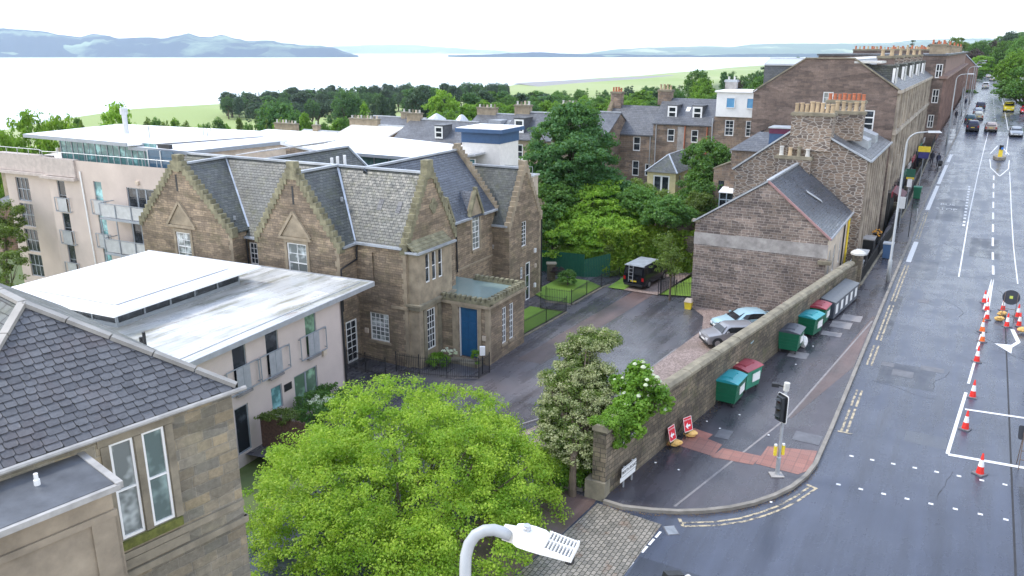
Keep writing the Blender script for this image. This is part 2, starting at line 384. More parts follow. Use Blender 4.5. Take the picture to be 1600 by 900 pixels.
LEAF = dict(
    lime=leafmat('lime_leaves', (.25, .41, .03), (.50, .64, .08), (.11, .26, .02), .5),
    fresh=leafmat('fresh_leaves', (.22, .40, .04), (.36, .54, .07), (.12, .27, .03), .5),
    bright=leafmat('bright_leaves', (.15, .31, .03), (.26, .44, .05), (.08, .2, .025), .45),
    mid=leafmat('mid_leaves', (.085, .20, .045), (.15, .29, .06), (.05, .13, .03), .4),
    dark=leafmat('dark_leaves', (.055, .15, .05), (.10, .22, .065), (.035, .10, .035), .4),
    pine=leafmat('pine_needles', (.04, .085, .05), (.07, .125, .065), (.025, .055, .035), .2),
    purple=leafmat('purple_leaves', (.05, .018, .045), (.09, .03, .07), (.03, .012, .03)),
    blossom=leafmat('cream_blossom', (.47, .46, .27), (.34, .37, .17), (.15, .20, .06), .35),
    olive=leafmat('olive_leaves', (.12, .18, .04), (.21, .28, .06), (.06, .1, .02), .4),
    grass=leafmat('grass_blades', (.13, .26, .02), (.2, .32, .04), (.1, .16, .02), .3),
    white=leafmat('white_petals', (.75, .78, .6), (.8, .8, .7), (.6, .7, .4), .3))
def gravelmat():
    m, t, b = newmat('pink_gravel'); uv, ob = coords(t)
    v = nd(t, 'ShaderNodeTexVoronoi', Scale=14); t.links.new(ob, v.inputs['Vector'])
    s = t.nodes.new('ShaderNodeSeparateColor'); t.links.new(v.outputs['Color'], s.inputs[0])
    col = mix(t, s.outputs[0], (.14, .10, .085), (.40, .31, .27))
    col = mix(t, rng(t, noise(t, ob, .5, 5), .45, .65, 0, .5), col, (.16, .12, .09))
    t.links.new(col, b.inputs['Base Color']); b.inputs['Roughness'].default_value = .55
    bump(t, v.outputs[0], b, .02, .8); return m
M['gravel'] = gravelmat()
def settmat():
    m, t, b = newmat('stone_setts'); uv, ob = coords(t); v = warp(t, uv, .05, 2.2)
    br = nd(t, 'ShaderNodeTexBrick', Scale=1, Mortar__Size=.014, Mortar__Smooth=.5, Brick__Width=.22, Row__Height=.155)
    br.inputs['Color1'].default_value = (.27, .24, .20, 1); br.inputs['Color2'].default_value = (.16, .145, .12, 1); br.inputs['Mortar'].default_value = (.04, .045, .03, 1)
    t.links.new(v, br.inputs['Vector'])
    col = mix(t, rng(t, noise(t, uv, 1.4, 5), .56, .7, 0, .6), br.outputs[0], (.16, .09, .05))
    t.links.new(col, b.inputs['Base Color']); b.inputs['Roughness'].default_value = .42
    h = t.nodes.new('ShaderNodeMath'); h.operation = 'SUBTRACT'; t.links.new(noise(t, uv, 9, 3), h.inputs[0]); t.links.new(br.outputs[1], h.inputs[1])
    bump(t, h.outputs[0], b, .03, .9); return m
M['setts'] = settmat()
def grassmat(name='lawn_grass', c1=(.12, .23, .02), c2=(.2, .33, .035)):
    m, t, b = newmat(name); uv, ob = coords(t)
    col = mix(t, rng(t, noise(t, ob, 7, 5, .8), .3, .7, 0, 1), c1, c2); col = mix(t, rng(t, noise(t, ob, .5, 4), .4, .7, 0, .5), col, tuple(x*.6 for x in c1))
    t.links.new(col, b.inputs['Base Color']); b.inputs['Roughness'].default_value = .8; bump(t, noise(t, ob, 30, 3), b, .03, .8); return m
M['grass'] = grassmat()
# ------------------------------------------------------------ the lie of the land
PROF = [(-80, 0), (20, 0), (60, 2.0), (90, 4.0), (240, 4.6), (420, 6.5), (700, 14), (1500, 30)]
def lerp_tab(tab, x):
    if x <= tab[0][0]: return tab[0][1]
    for (x0, z0), (x1, z1) in zip(tab, tab[1:]):
        if x <= x1: return z0+(z1-z0)*(x-x0)/(x1-x0)
    return tab[-1][1]
def zr(a): return lerp_tab(PROF, a)
def smooth(t): t = max(0, min(1, t)); return t*t*(3-2*t)
KERB = [(-25.4, -13.31), (5, -13.3), (33, -13.4), (60, -13.9), (88, -14.7), (154, -15.0), (282, -15.5), (420, -17), (700, -28)]
def kerb(a): return lerp_tab(KERB, a)
WALLB = [(-32.3, -6.85), (1.2, -10.97)]
def wallb(a): return lerp_tab(WALLB, a) if a < 1.2 else -11.2-(kerb(5)-kerb(a) if a > 5 else 0)
def yz(a, l=-6): return -2.5*smooth((a+31.5)/15+max(0, l+2)/12)
def land(x, y):
    l, a = S.loc(x, y)
    left = lerp_tab([(-14, -3.2), (8, -3.2), (16, -4.0), (40, -7), (70, -10), (150, -19), (300, -32), (450, -38), (3000, -38.6)], l)
    if a < -10 and l < 30: left = max(left, yz(a, l)-.6) # the near corner stands at street level
    right = zr(a)-.35+lerp_tab([(-400, 16), (-90, 8), (-27, 0), (0, 0)], l)
    k = smooth((-l-16)/9) if a < 60 else smooth((-l-16)/9)
    z = left*(1-k)+right*k
    if a > 100 and l > -20:  # beyond the terraces the street level reaches further down the slope
        k2 = smooth((a-100)/150)*smooth((40-l)/60); z = z*(1-k2)+(zr(a)-1.5)*k2
    return z
# shoreline radius for each bearing (degrees, from straight ahead, + to the right)
SHORE = [(-60, 520), (-38, 625), (-32, 700), (-24.8, 900), (-19.5, 950), (-8.8, 1065), (0, 1390), (8.8, 1970), (13, 2540), (18, 3900), (24, 4700), (40, 5200), (70, 5200)]
mb = MB(); angs = np.radians(np.linspace(-64, 64, 220)); radii = [0, 4, 8, 12, 16, 20, 24, 28, 32, 36, 40, 45, 50, 56, 62, 70, 78, 88, 100, 115, 130, 150, 175, 205, 240, 280, 330, 390]
frac = [0, .12, .25, .4, .6, .8, 1.0]
rows = []
for th in angs:
    R = lerp_tab(SHORE, math.degrees(th)); row = []
    rr = radii+[390+(R-390)*f for f in frac[1:]]
    for r in rr:
        x, y = r*sin(th), r*cos(th); row.append((x, y, land(x, y) if r < R-1 else -39.2))
    x, y = (R+6)*sin(th), (R+6)*cos(th); row.append((x, y, -43)); rows.append(row)
n = len(rows[0])
for r in rows: mb.v += r
for i in range(len(rows)-1):
    for j in range(n-1):
        a0 = i*n+j; mb.f.append((a0, a0+n, a0+n+1, a0+1)); mb.m.append(0)
def groundmat():
    m, t, b = newmat('rough_ground'); uv, ob = coords(t)
    near = mix(t, noise(t, ob, .4, 6, .7), (.045, .075, .02), (.10, .13, .03))
    vor = nd(t, 'ShaderNodeTexVoronoi', Scale=.0045); t.links.new(ob, vor.inputs['Vector']); s = t.nodes.new('ShaderNodeSeparateColor'); t.links.new(vor.outputs['Color'], s.inputs[0])
    fld = mix(t, s.outputs[0], (.24, .31, .09), (.31, .35, .15))
    sp = t.nodes.new('ShaderNodeSeparateXYZ'); t.links.new(ob, sp.inputs[0])
    col = mix(t, rng(t, sp.outputs[2], -36, -32, 1, 0), near, fld)
    t.links.new(col, b.inputs['Base Color']); b.inputs['Roughness'].default_value = .9; return m
tag(mb.build('ground', groundmat()), None, None, kind='structure')
# the firth
mb = MB(); mb.poly([(-16000, 200, -40), (9000, 200, -40), (16000, 24000, -40), (-16000, 24000, -40)])
m, t, b = newmat('firth_water'); b.inputs['Base Color'].default_value = (.55, .6, .62, 1); b.inputs['Roughness'].default_value = .22
uv, ob = coords(t); bump(t, noise(t, scaled(t, ob, (.02, .06, 1)), 1, 4), b, .3, .15); tag(mb.build('water', m), None, None, kind='structure')
# hills across the firth: ridge lines at their true distance
def hills(name, pts, dist, base_d, mat, back=2500, z0=-41):
    """pts: bearing tangent and slope of the skyline; dist: distance of the ridge"""
    mb = MB(); random.seed(len(pts)); xs = []
    for (x0, y0), (x1, y1) in zip(pts, pts[1:]):
        k = max(2, int(abs(x1-x0)/6))
        for i in range(k): f = i/k; xs.append((x0+(x1-x0)*f, y0+(y1-y0)*(f*f*(3-2*f))+random.uniform(-.35, .35)))
    xs.append(pts[-1]); prof = [(0, 0), (.12, .35), (.3, .62), (.55, .85), (1, 1)]
    cols = []
    for x, y in xs:
        top = D(x, y, dist); col = []
        for f, g in prof:
            d = base_d+(dist-base_d)*f; p = D(x, y, d); w = random.uniform(-.05, .05) if 0 < f < 1 else 0
            col.append((p[0], p[1], z0+(top[2]-z0)*max(0, g+w)))
        p = D(x, y, dist+back); col.append((p[0], p[1], z0)); cols.append(col)
    n = len(cols[0])
    for c in cols: mb.v += c
    for i in range(len(cols)-1):
        for j in range(n-1): a0 = i*n+j; mb.f.append((a0, a0+n, a0+n+1, a0+1)); mb.m.append(0)
    o = mb.build(name, mat, smooth=True); tag(o, None, None, kind='structure'); return o
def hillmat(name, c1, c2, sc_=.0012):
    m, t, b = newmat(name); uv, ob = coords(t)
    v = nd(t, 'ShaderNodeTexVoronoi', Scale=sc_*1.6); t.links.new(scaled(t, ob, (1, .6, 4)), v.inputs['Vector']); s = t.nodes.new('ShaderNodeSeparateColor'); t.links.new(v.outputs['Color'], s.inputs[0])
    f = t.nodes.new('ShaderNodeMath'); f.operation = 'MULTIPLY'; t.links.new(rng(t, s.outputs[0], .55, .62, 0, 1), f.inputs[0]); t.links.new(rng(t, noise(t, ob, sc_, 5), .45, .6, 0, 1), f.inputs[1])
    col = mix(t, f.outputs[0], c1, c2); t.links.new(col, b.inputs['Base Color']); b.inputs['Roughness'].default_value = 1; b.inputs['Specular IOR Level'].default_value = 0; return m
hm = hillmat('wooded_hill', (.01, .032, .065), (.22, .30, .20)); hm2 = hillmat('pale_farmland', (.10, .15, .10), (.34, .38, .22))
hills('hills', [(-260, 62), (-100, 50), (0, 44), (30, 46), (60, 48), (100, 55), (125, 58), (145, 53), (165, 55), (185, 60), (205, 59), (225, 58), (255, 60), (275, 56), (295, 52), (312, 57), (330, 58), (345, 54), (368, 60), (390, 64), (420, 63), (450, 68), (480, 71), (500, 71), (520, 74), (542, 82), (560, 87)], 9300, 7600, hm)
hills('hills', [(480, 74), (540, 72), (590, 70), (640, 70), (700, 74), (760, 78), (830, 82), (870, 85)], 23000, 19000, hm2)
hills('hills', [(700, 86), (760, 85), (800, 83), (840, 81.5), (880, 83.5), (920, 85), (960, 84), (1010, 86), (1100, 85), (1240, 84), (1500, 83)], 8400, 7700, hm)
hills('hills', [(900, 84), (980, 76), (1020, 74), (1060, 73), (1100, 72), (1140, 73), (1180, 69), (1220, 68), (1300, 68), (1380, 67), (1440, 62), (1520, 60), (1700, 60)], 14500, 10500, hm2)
# ------------------------------------------------------------ street, pavements, yard
def strip(name, la, lb, a0, a1, mat, dz=0, step=4, kind='structure', zf=zr, thick=0):
    mb = MB(); k = max(1, int((a1-a0)/step)); P = []
    for i in range(k+1):
        a = a0+(a1-a0)*i/k; l0 = la(a) if callable(la) else la; l1 = lb(a) if callable(lb) else lb
        P.append((S.W(l0, a, zf(a)+dz), S.W(l1, a, zf(a)+dz)))
    for (p, q), (r, s_) in zip(P, P[1:]):
        if thick: mb.slab([p, q, s_, r], thick)
        else: mb.poly([p, q, s_, r])
    return tag(mb.build(name, mat), None, None, kind=kind)
mb = MB(); aa = [-80, -60, -45, -38, -33.2]+[-32.3+3.05*i for i in range(12)]+[5+5*i for i in range(50)]+[260+20*i for i in range(23)]
for a0, a1 in zip(aa, aa[1:]):
    f = lambda a: 3 if a1 <= -33.1 else (wallb(a)+.3)
    g = lambda a: -27-(kerb(5)-kerb(a) if a > 5 else 0)
    k = 6
    for i in range(k):
        L = lambda a, i: f(a)+(g(a)-f(a))*i/k
        mb.poly([S.W(L(a0, i), a0, zr(a0)), S.W(L(a0, i+1), a0, zr(a0)), S.W(L(a1, i+1), a1, zr(a1)), S.W(L(a1, i), a1, zr(a1))])
tag(mb.build('road', M['road']), None, None, kind='structure')
# near pavement with its rounded corner
kc = [(-9.3, -32.6), (-9.62, -32.1), (-10.3, -31.1), (-11.3, -29.7), (-12.3, -28.2), (-12.95, -26.8), (-13.25, -25.4)]
corner = [(3.35, 26.02), (4.0, 25.62), (5.08, 25.39), (6.0, 25.30), (6.92, 25.35), (7.95, 25.55), (8.93, 25.9), (9.85, 26.4), (10.72, 27.02), (11.55, 27.85), (12.3, 28.85)]
pv = [S.loc(x, y) for x, y in corner]; pv += [(kerb(a), a) for a in (-22, -15, -8, 0, 5)]
inner = [(wallb(a)+.15, a) for a in (5, 1.3, 1.1, -4, -10, -16, -22, -28, -32.25)]
mb = MB(); H = .12
out = [S.W(l, a, H) for l, a in pv]+[S.W(l, a, H) for l, a in inner]
mb.poly(out); tag(mb.build('pavement', M['pave']), None, None, kind='structure')
strip('pavement', lambda a: wallb(a)+.2, kerb, 5, 90, M['pave'], .12, 3); strip('pavement', lambda a: wallb(a)+.2, kerb, 90, 700, M['pave'], .12, 10)
mb = MB()
pts = [S.W(l, a) for l, a in pv]
def offs(pts, d):
    o = []
    for i, p in enumerate(pts):
        q0, q1 = pts[max(0, i-1)], pts[min(len(pts)-1, i+1)]; dx, dy = q1[0]-q0[0], q1[1]-q0[1]; L = math.hypot(dx, dy)
        o.append((p[0]-dy/L*d, p[1]+dx/L*d))
    return o
inn = offs(pts, .16)
for i in range(len(pts)-1):
    q = [(*pts[i][:2], .135), (*pts[i+1][:2], .135), (*inn[i+1], .135), (*inn[i], .135)]; mb.slab(q, .2)
tag(mb.build('kerb', M['kerb']), None, None, kind='structure')
strip('kerb', lambda a: kerb(a)+.16, kerb, 5, 300, M['kerb'], .135, 3, thick=.2)
strip('kerb', lambda a: -26.9-(kerb(5)-kerb(a) if a > 5 else 0), lambda a: -27.1-(kerb(5)-kerb(a) if a > 5 else 0), -60, 400, M['kerb'], .135, 6, thick=.2)
strip('pavement', lambda a: -27.1-(kerb(5)-kerb(a) if a > 5 else 0), lambda a: -30-(kerb(5)-kerb(a) if a > 5 else 0), -60, 500, M['pave'], .12, 10)
# yard: ramps down from the corner, then level
YA = [-33.2, -31.5, -29.5, -27.5, -25.5, -23.5, -21.5, -19, -16.4, -10, -4, 2, 6]
mb = MB()
for a0, a1 in zip(YA, YA[1:]):
    f = lambda a: wallb(a)+.45 if a > -32.3 else -6.6
    for i in range(10):
        L = lambda a, i: f(a)+(19-f(a))*i/10
        mb.poly([S.W(x, a, yz(a, x)) for x, a in ((L(a0, i), a0), (L(a0, i+1), a0), (L(a1, i+1), a1), (L(a1, i), a1))])
tag(mb.build('yard', M['yard']), None, None, kind='structure')
# gravel strip by the wall, its pale edging, reddish band up the yard
gl = [(-31, -4.2), (-26, -3.6), (-20, -3.2), (-14, -2.6), (-9.3, -2.2), (-5, -2.4), (-2, -1.0), (0.4, .8)]
mb = MB()
ga = [-31, -28, -25, -22, -19, -16, -13, -9.3, -5, -2, 0.4]
G0 = S.loc(8.92, 45.95); G1 = S.loc(14.16, 53.7)
def glin(a): 
    v = G0[0]+(G1[0]-G0[0])*(a-G0[1])/(G1[1]-G0[1])
    return v if a < G1[1] else v+(a-G1[1])*.9
for a0, a1 in zip(ga, ga[1:]):
    for i in range(4):
        L = lambda a, i: (wallb(a)+.45)+(glin(a)-wallb(a)-.45)*i/4
        mb.poly([S.W(x, a, yz(a, x)+.02) for x, a in ((L(a0, i), a0), (L(a0, i+1), a0), (L(a1, i+1), a1), (L(a1, i), a1))])
tag(mb.build('gravel', M['gravel']), None, None, kind='structure')
mb = MB()
for a0, a1 in zip(ga[:-3], ga[1:-3]):
    mb.slab([S.W(glin(a0), a0, yz(a0)+.03), S.W(glin(a0)+.09, a0, yz(a0)+.03), S.W(glin(a1)+.09, a1, yz(a1)+.03), S.W(glin(a1), a1, yz(a1)+.03)], .06)
tag(mb.build('edging', M['slab']), None, None, kind='structure')
strip('path', lambda a: 5.2-.05*a, lambda a: 3.5-.05*a, -16, 3.5, M['redtar'], .004, 3, zf=yz)
# setts and the reddish strip at the yard mouth
def flat(name, pts, mat, z, frame=S, kind='structure'):
    mb = MB(); mb.poly([frame.W(l, a, z) for l, a in pts]); return tag(mb.build(name, mat), None, None, kind=kind)
flat('setts', [(-6.72, -32.62), (-9.25, -32.78), (-9.15, -36.6), (-9.0, -41), (-6, -41), (-6.2, -37.7), (-6.5, -35)], M['setts'], .012)
flat('pavement', [(-6.62, -32.66), (-6.45, -35), (-6.15, -37.7), (-5.9, -41), (-2, -41), (-3.4, -36), (-5.0, -32.6)], M['redtar'], .008)
strip('driveway', -5.0, -6.6, -33.2, -32.4, M['redtar'], .004, .4, zf=yz)
# slab covers and tactile paving on the near pavement
def quad(name, cx, cy, w, d, az, mat, z, kind='structure'):
    h = rot(az); l = (h[1], -h[0]); mb = MB()
    mb.poly([(cx+l[0]*i*w/2+h[0]*j*d/2, cy+l[1]*i*w/2+h[1]*j*d/2, z) for i, j in ((-1, -1), (1, -1), (1, 1), (-1, 1))])
    return tag(mb.build(name, mat), None, None, kind=kind)
def tac():
    m, t, b = newmat('blister_paving'); uv, ob = coords(t)
    br = nd(t, 'ShaderNodeTexBrick', Scale=1, Mortar__Size=.008, Brick__Width=.4, Row__Height=.4); br.offset = 0
    br.inputs['Color1'].default_value = (.36, .16, .12, 1); br.inputs['Color2'].default_value = (.28, .12, .09, 1); br.inputs['Mortar'].default_value = (.09, .06, .05, 1)
    t.links.new(uv, br.inputs['Vector'])
    w1 = nd(t, 'ShaderNodeTexVoronoi', Scale=15, Randomness=0); t.links.new(uv, w1.inputs['Vector'])
    col = mix(t, rng(t, w1.outputs[0], .2, .4, .0, .35), br.outputs[0], (.12, .06, .05))
    t.links.new(mix(t, rng(t, noise(t, uv, .8, 5), .4, .7, 0, .5), col, (.2, .12, .1)), b.inputs['Base Color']); b.inputs['Roughness'].default_value = .5; bump(t, w1.outputs[0], b, .01, -.6); return m
TAC = tac()
flat('tactile_paving', [(-11.2, -25.2), (-13.08, -24.6), (-13.1, -26.4), (-12.75, -27.0), (-11.1, -26.95)], TAC, .127)
flat('tactile_paving', [(-9.6, -26.3), (-11.15, -26.2), (-11.05, -27.1), (-9.4, -27.3)], TAC, .127)
flat('tactile_paving', [(-7.85, -25.5), (-9.5, -26.0), (-9.45, -27.2), (-7.9, -27.0)], TAC, .127)
flat('tactile_paving', [(-8.0, -25.1), (-8.9, -25.3), (-8.8, -25.9), (-7.95, -25.6)], M['tactile'], .131)
def mark(mb, l0, l1, a0, a1, dz=.006, step=3):
    k = max(1, int(abs(a1-a0)/step))
    for i in range(k):
        x0 = a0+(a1-a0)*i/k; x1 = a0+(a1-a0)*(i+1)/k
        f = lambda l, a: (l(a) if callable(l) else l)
        mb.poly([S.W(f(l0, x0), x0, zr(x0)+dz), S.W(f(l1, x0), x0, zr(x0)+dz), S.W(f(l1, x1), x1, zr(x1)+dz), S.W(f(l0, x1), x1, zr(x1)+dz)])
def sway(a): return (kerb(5)-kerb(a)) if a > 5 else 0
mb = MB()
# stop line and box to the right, lane line up to the cones
def seg(mb, p, q, w, dz=.006):
    (l0, a0), (l1, a1) = p, q; L = math.hypot(l1-l0, a1-a0); x, y = -(a1-a0)/L*w/2, (l1-l0)/L*w/2
    mb.poly([S.W(l0+x, a0+y, zr(a0)+dz), S.W(l1+x, a1+y, zr(a1)+dz), S.W(l1-x, a1-y, zr(a1)+dz), S.W(l0-x, a0-y, zr(a0)+dz)])
seg(mb, (-17.77, -21.96), (-18.3, -14.5), .14); seg(mb, (-18.38, -13.2), (-18.62, -9.5), .12); seg(mb, (-18.7, -7.5), (-18.9, -4.5), .12); seg(mb, (-18.95, -2.6), (-19.15, .5), .12)
seg(mb, (-17.8, -22.0), (-22.5, -21.55), .22, .008); seg(mb, (-18.3, -16.7), (-22.5, -16.2), .18, .008)
seg(mb, (-19.0, 1), (-19.5, 9.4), .12); seg(mb, (-19.25, 1), (-19.55, 9.4), .12)
for k in range(9): mark(mb, -19.5, -19.66, 11+k*5.1, 14+k*5.1)
for i in range(9):
    for (p, q) in (((-14.27, -24.19), (-20.5, -23.62)), ((-14.15, -26.85), (-20.5, -26.4))):
        f = i/8; l, a = p[0]+(q[0]-p[0])*f, p[1]+(q[1]-p[1])*f; mark(mb, l, l-.16, a, a+.13)
mark(mb, lambda a: -17.3-.006*(a-9)-sway(a)*.6, lambda a: -17.4-.006*(a-9)-sway(a)*.6, 9, 90, step=4)
mark(mb, lambda a: -21.05-sway(a)*.3, lambda a: -21.13-sway(a)*.3, 9, 58, step=4)
mark(mb, lambda a: -20.1-sway(a)*.9, lambda a: -20.2-sway(a)*.9, 70, 360, step=8)
for k in range(14): mark(mb, -17.0-.1, -17.32, 27.5+k*1.45, 28.2+k*1.45)
for k in range(10): mark(mb, -23.3-.1*k, -23.5-.1*k, 58+k*1.5, 58.8+k*1.5)
for k in range(26): mark(mb, -18.3-sway(92), -18.4-sway(92), 92+k*7, 95+k*7)
# island chevrons
for sgn in (-1, 1):
    seg(mb, (-20.2, 54.5), (-20.2+sgn*.95, 60), .12); seg(mb, (-20.2+sgn*.95, 60), (-20.2+sgn*1.1, 66), .12); seg(mb, (-20.2+sgn*1.1, 70), (-20.2+sgn*.2, 77), .12)
# turning arrow
seg(mb, (-20.5, -2.6), (-20.75, -5.0), .22); seg(mb, (-20.75, -5.0), (-20.3, -6.2), .2)
mb.poly([S.W(-20.45, -5.7, .008), S.W(-19.55, -5.9, .008), S.W(-20.35, -7.3, .008)])
# give-way line at the side road
for k in range(7): 
    if k in (3,): continue
    seg(mb, (-9.36+.05*k, -33.2-k*.52), (-9.33+.05*k, -33.62-k*.52), .09)
# worn white patches along the far kerb
for (a0, a1) in ((12, 20), (33, 46), (47, 60), (62, 68)):
    mark(mb, lambda a: kerb(a)-.25, lambda a: kerb(a)-.62, a0, a1, .007)
tag(mb.build('road_markings', M['paint']), None, None, kind='structure')
mb = MB()
cpts = [S.loc(x, y) for x, y in ((6.0, 24.55), (7.2, 24.62), (8.2, 24.85), (9.1, 25.25), (9.9, 25.7), (10.7, 26.3), (11.6, 27.1))]
for d in (0, .22):
    pp = offs(cpts, -d)
    for p, q in zip(pp, pp[1:]): seg(mb, p, q, .09)
seg(mb, cpts[0], offs(cpts, -.5)[0], .12, .008); seg(mb, offs(cpts, .05)[-1], offs(cpts, -.4)[-1], .12, .008)
for (a0, a1) in ((-21.9, -19.2), (-18.9, -16.8), (-13, -9.6), (-8.7, -1), (0, 11), (21, 32)):
    mark(mb, lambda a: kerb(a)-.28, lambda a: kerb(a)-.38, a0, a1, step=1.5); mark(mb, lambda a: kerb(a)-.50, lambda a: kerb(a)-.60, a0, a1, step=1.5)
seg(mb, (-13.5, -22), (-14.1, -22), .12, .009)
tag(mb.build('yellow_lines', M['ypaint']), None, None, kind='structure')
# lettering on the bus bay
def text(s_, size, mat, parent=None, ext=.003, font=None, align='CENTER'):
    c = bpy.data.curves.new('lettering', 'FONT'); c.body = s_; c.size = size; c.extrude = ext; c.align_x = align; c.align_y = 'CENTER'; c.resolution_u = 3
    q = bpy.data.objects.new('lettering', c); me = bpy.data.meshes.new_from_object(q); bpy.data.objects.remove(q); me.materials.clear(); me.materials.append(mat)
    o = bpy.data.objects.new('lettering', me); COL.objects.link(o)
    if parent is not None: o.parent = parent
    return o
for s_, a in (('BUS', 36.2), ('STOP', 34.0)):
    o = text(s_, 1.0, M['paint']); w = S.W(-15.5, a, zr(a)+.03); o.location = w; o.scale = (.8, 1.25, 1); o.rotation_euler = (atan2(zr(a+1)-zr(a), 1), 0, -radians(29.7))
    tag(o, None, None, kind='structure'); o.name = 'road_lettering'
# tarmac seams and patches
mb = MB()
seg(mb, (-20.0, -30), (-20.15, -2), .07, .004); seg(mb, (-20.15, -2), (-20.2, 1), .07, .004)
tag(mb.build('tar_seam', M['blackrub']), None, None, kind='structure')
mb = MB(); random.seed(44)
for k in range(26):
    l, a = random.uniform(-24, -14), random.uniform(-38, 30); th = random.choice((0, pi/2, random.uniform(0, 3)))
    for i in range(random.randint(3, 9)):
        th += random.uniform(-.35, .35); l2, a2 = l+sin(th)*.45, a+cos(th)*.45
        if not (-26 < l2 < -13.8): break
        seg(mb, (l, a), (l2, a2), random.uniform(.012, .03), .003); l, a = l2, a2
tag(mb.build('cracks', M['blackrub']), None, None, kind='structure')
DARKP = wetroad('dark_repair_asphalt', (.024, .03, .045), (.038, .044, .06), .2, .45); PALEP = wetroad('pale_repair_asphalt', (.06, .07, .09), (.078, .085, .1), .25, .5)
for l, a, w_, d_, mt in ((-15.6, -13.6, 2.6, 3.2, DARKP), (-16.9, -21, 1.6, 1.2, PALEP), (-22.5, -26, 4.5, 5, DARKP), (-15.0, 10, 1.8, 6, PALEP), (-19, 20, 2.2, 7, DARKP), (-13.9, -3, .7, 9, DARKP), (-16, 34, 2.5, 10, PALEP), (-22.3, -9, 2.0, 9, DARKP), (-10.5, -36, 2.5, 2.2, DARKP)):
    flat('road_patch', [(l-w_/2, a-d_/2), (l+w_/2, a-d_/2), (l+w_/2, a+d_/2), (l-w_/2, a+d_/2)], mt, .002) if a+d_/2 < 19 else strip('road_patch', l-w_/2, l+w_/2, a-d_/2, a+d_/2, mt, .003, 2)
mb = MB()
for p, q in (((-9.27, -31.6), (-11.32, -21.85)), ((-11.32, -21.85), (-13.0, -5.45))):
    (l0, a0), (l1, a1) = p, q; mb.poly([S.W(l0, a0, .126), S.W(l0-.09, a0, .126), S.W(l1-.09, a1, .126), S.W(l1, a1, .126)])
tag(mb.build('pavement_seam', M['slab']), None, None, kind='structure')
flat('pavement_patch', [(-11.5, -22), (-13.1, -14), (-13.1, -4.5), (-12.95, -4.5), (-11.42, -21.9)], M['redtar'], .1235)
for l, a, w, d, mt in ((-11.87, -5.5, 1.15, 1.3, 'slab'), (-11.5, -7.2, 1.15, 1.3, 'slab'), (-10.23, -13.66, 1.0, 1.0, 'slab'), (-11.25, -9.2, 1.1, .8, 'slab'), (-12.5, -23.6, 1.1, .95, 'iron'), (-9.3, -25.0, .6, .9, 'iron')):
    flat('access_cover' if mt == 'iron' else 'paving_slab', [(l-w/2, a-d/2), (l+w/2, a-d/2), (l+w/2, a+d/2), (l-w/2, a+d/2)], M[mt], .13)
for l, a, w, d in ((-14.6, -12.4, .62, .62), (-15.4, -13.4, 1.0, .9), (-16.7, -12.0, 1.1, .7), (-15.5, 1, .7, .7)):
    flat('access_cover', [(l-w/2, a-d/2), (l+w/2, a-d/2), (l+w/2, a+d/2), (l-w/2, a+d/2)], M['iron'], .006)
# gully grate by the setts
t_ = thing('gully_grate', 'ribbed iron drain grate between the stone setts and the yellow lines', 'drain', S.W(-9.65, -32.95, 0), -radians(29.7+52))
mb = MB(); mb.box(-.28, .28, -.22, .22, -.02, .01); mb.build('frame', M['iron'], t_, local=True)
mb = MB()
for i in range(7): mb.box(-.22+i*.07, -.185+i*.07, -.18, .18, .01, .03)
mb.build('bars', M['lead'], t_, local=True)

# ------------------------------------------------------------ building parts
def wall(mb, F, u0, u1, z0, top, ops=(), rev=.16):
    if not hasattr(top, '__len__'): top = [(u0, top), (u1, top)]
    bp = sorted({round(x, 4) for x in [u0, u1]+[u for u, _ in top if u0 <= u <= u1]+[x for o in ops for x in o[:2]]})
    for x0, x1 in zip(bp, bp[1:]):
        t0, t1 = lerp_tab(top, x0), lerp_tab(top, x1); zc = z0
        for o in sorted((o for o in ops if o[0] <= x0+1e-4 and o[1] >= x1-1e-4), key=lambda o: o[2]):
            if o[2] > zc+1e-4: mb.poly([F.pt(x0, zc), F.pt(x1, zc), F.pt(x1, o[2]), F.pt(x0, o[2])])
            zc = o[3]
        mb.poly([F.pt(x0, zc), F.pt(x1, zc), F.pt(x1, t1), F.pt(x0, t0)])
    for a, b, c, d in (o[:4] for o in ops):
        mb.poly([F.pt(a, c), F.pt(a, d), F.pt(a, d, -rev), F.pt(a, c, -rev)]); mb.poly([F.pt(b, c, -rev), F.pt(b, d, -rev), F.pt(b, d), F.pt(b, c)])
        mb.poly([F.pt(a, c), F.pt(a, c, -rev), F.pt(b, c, -rev), F.pt(b, c)]); mb.poly([F.pt(a, d, -rev), F.pt(a, d), F.pt(b, d), F.pt(b, d, -rev)])
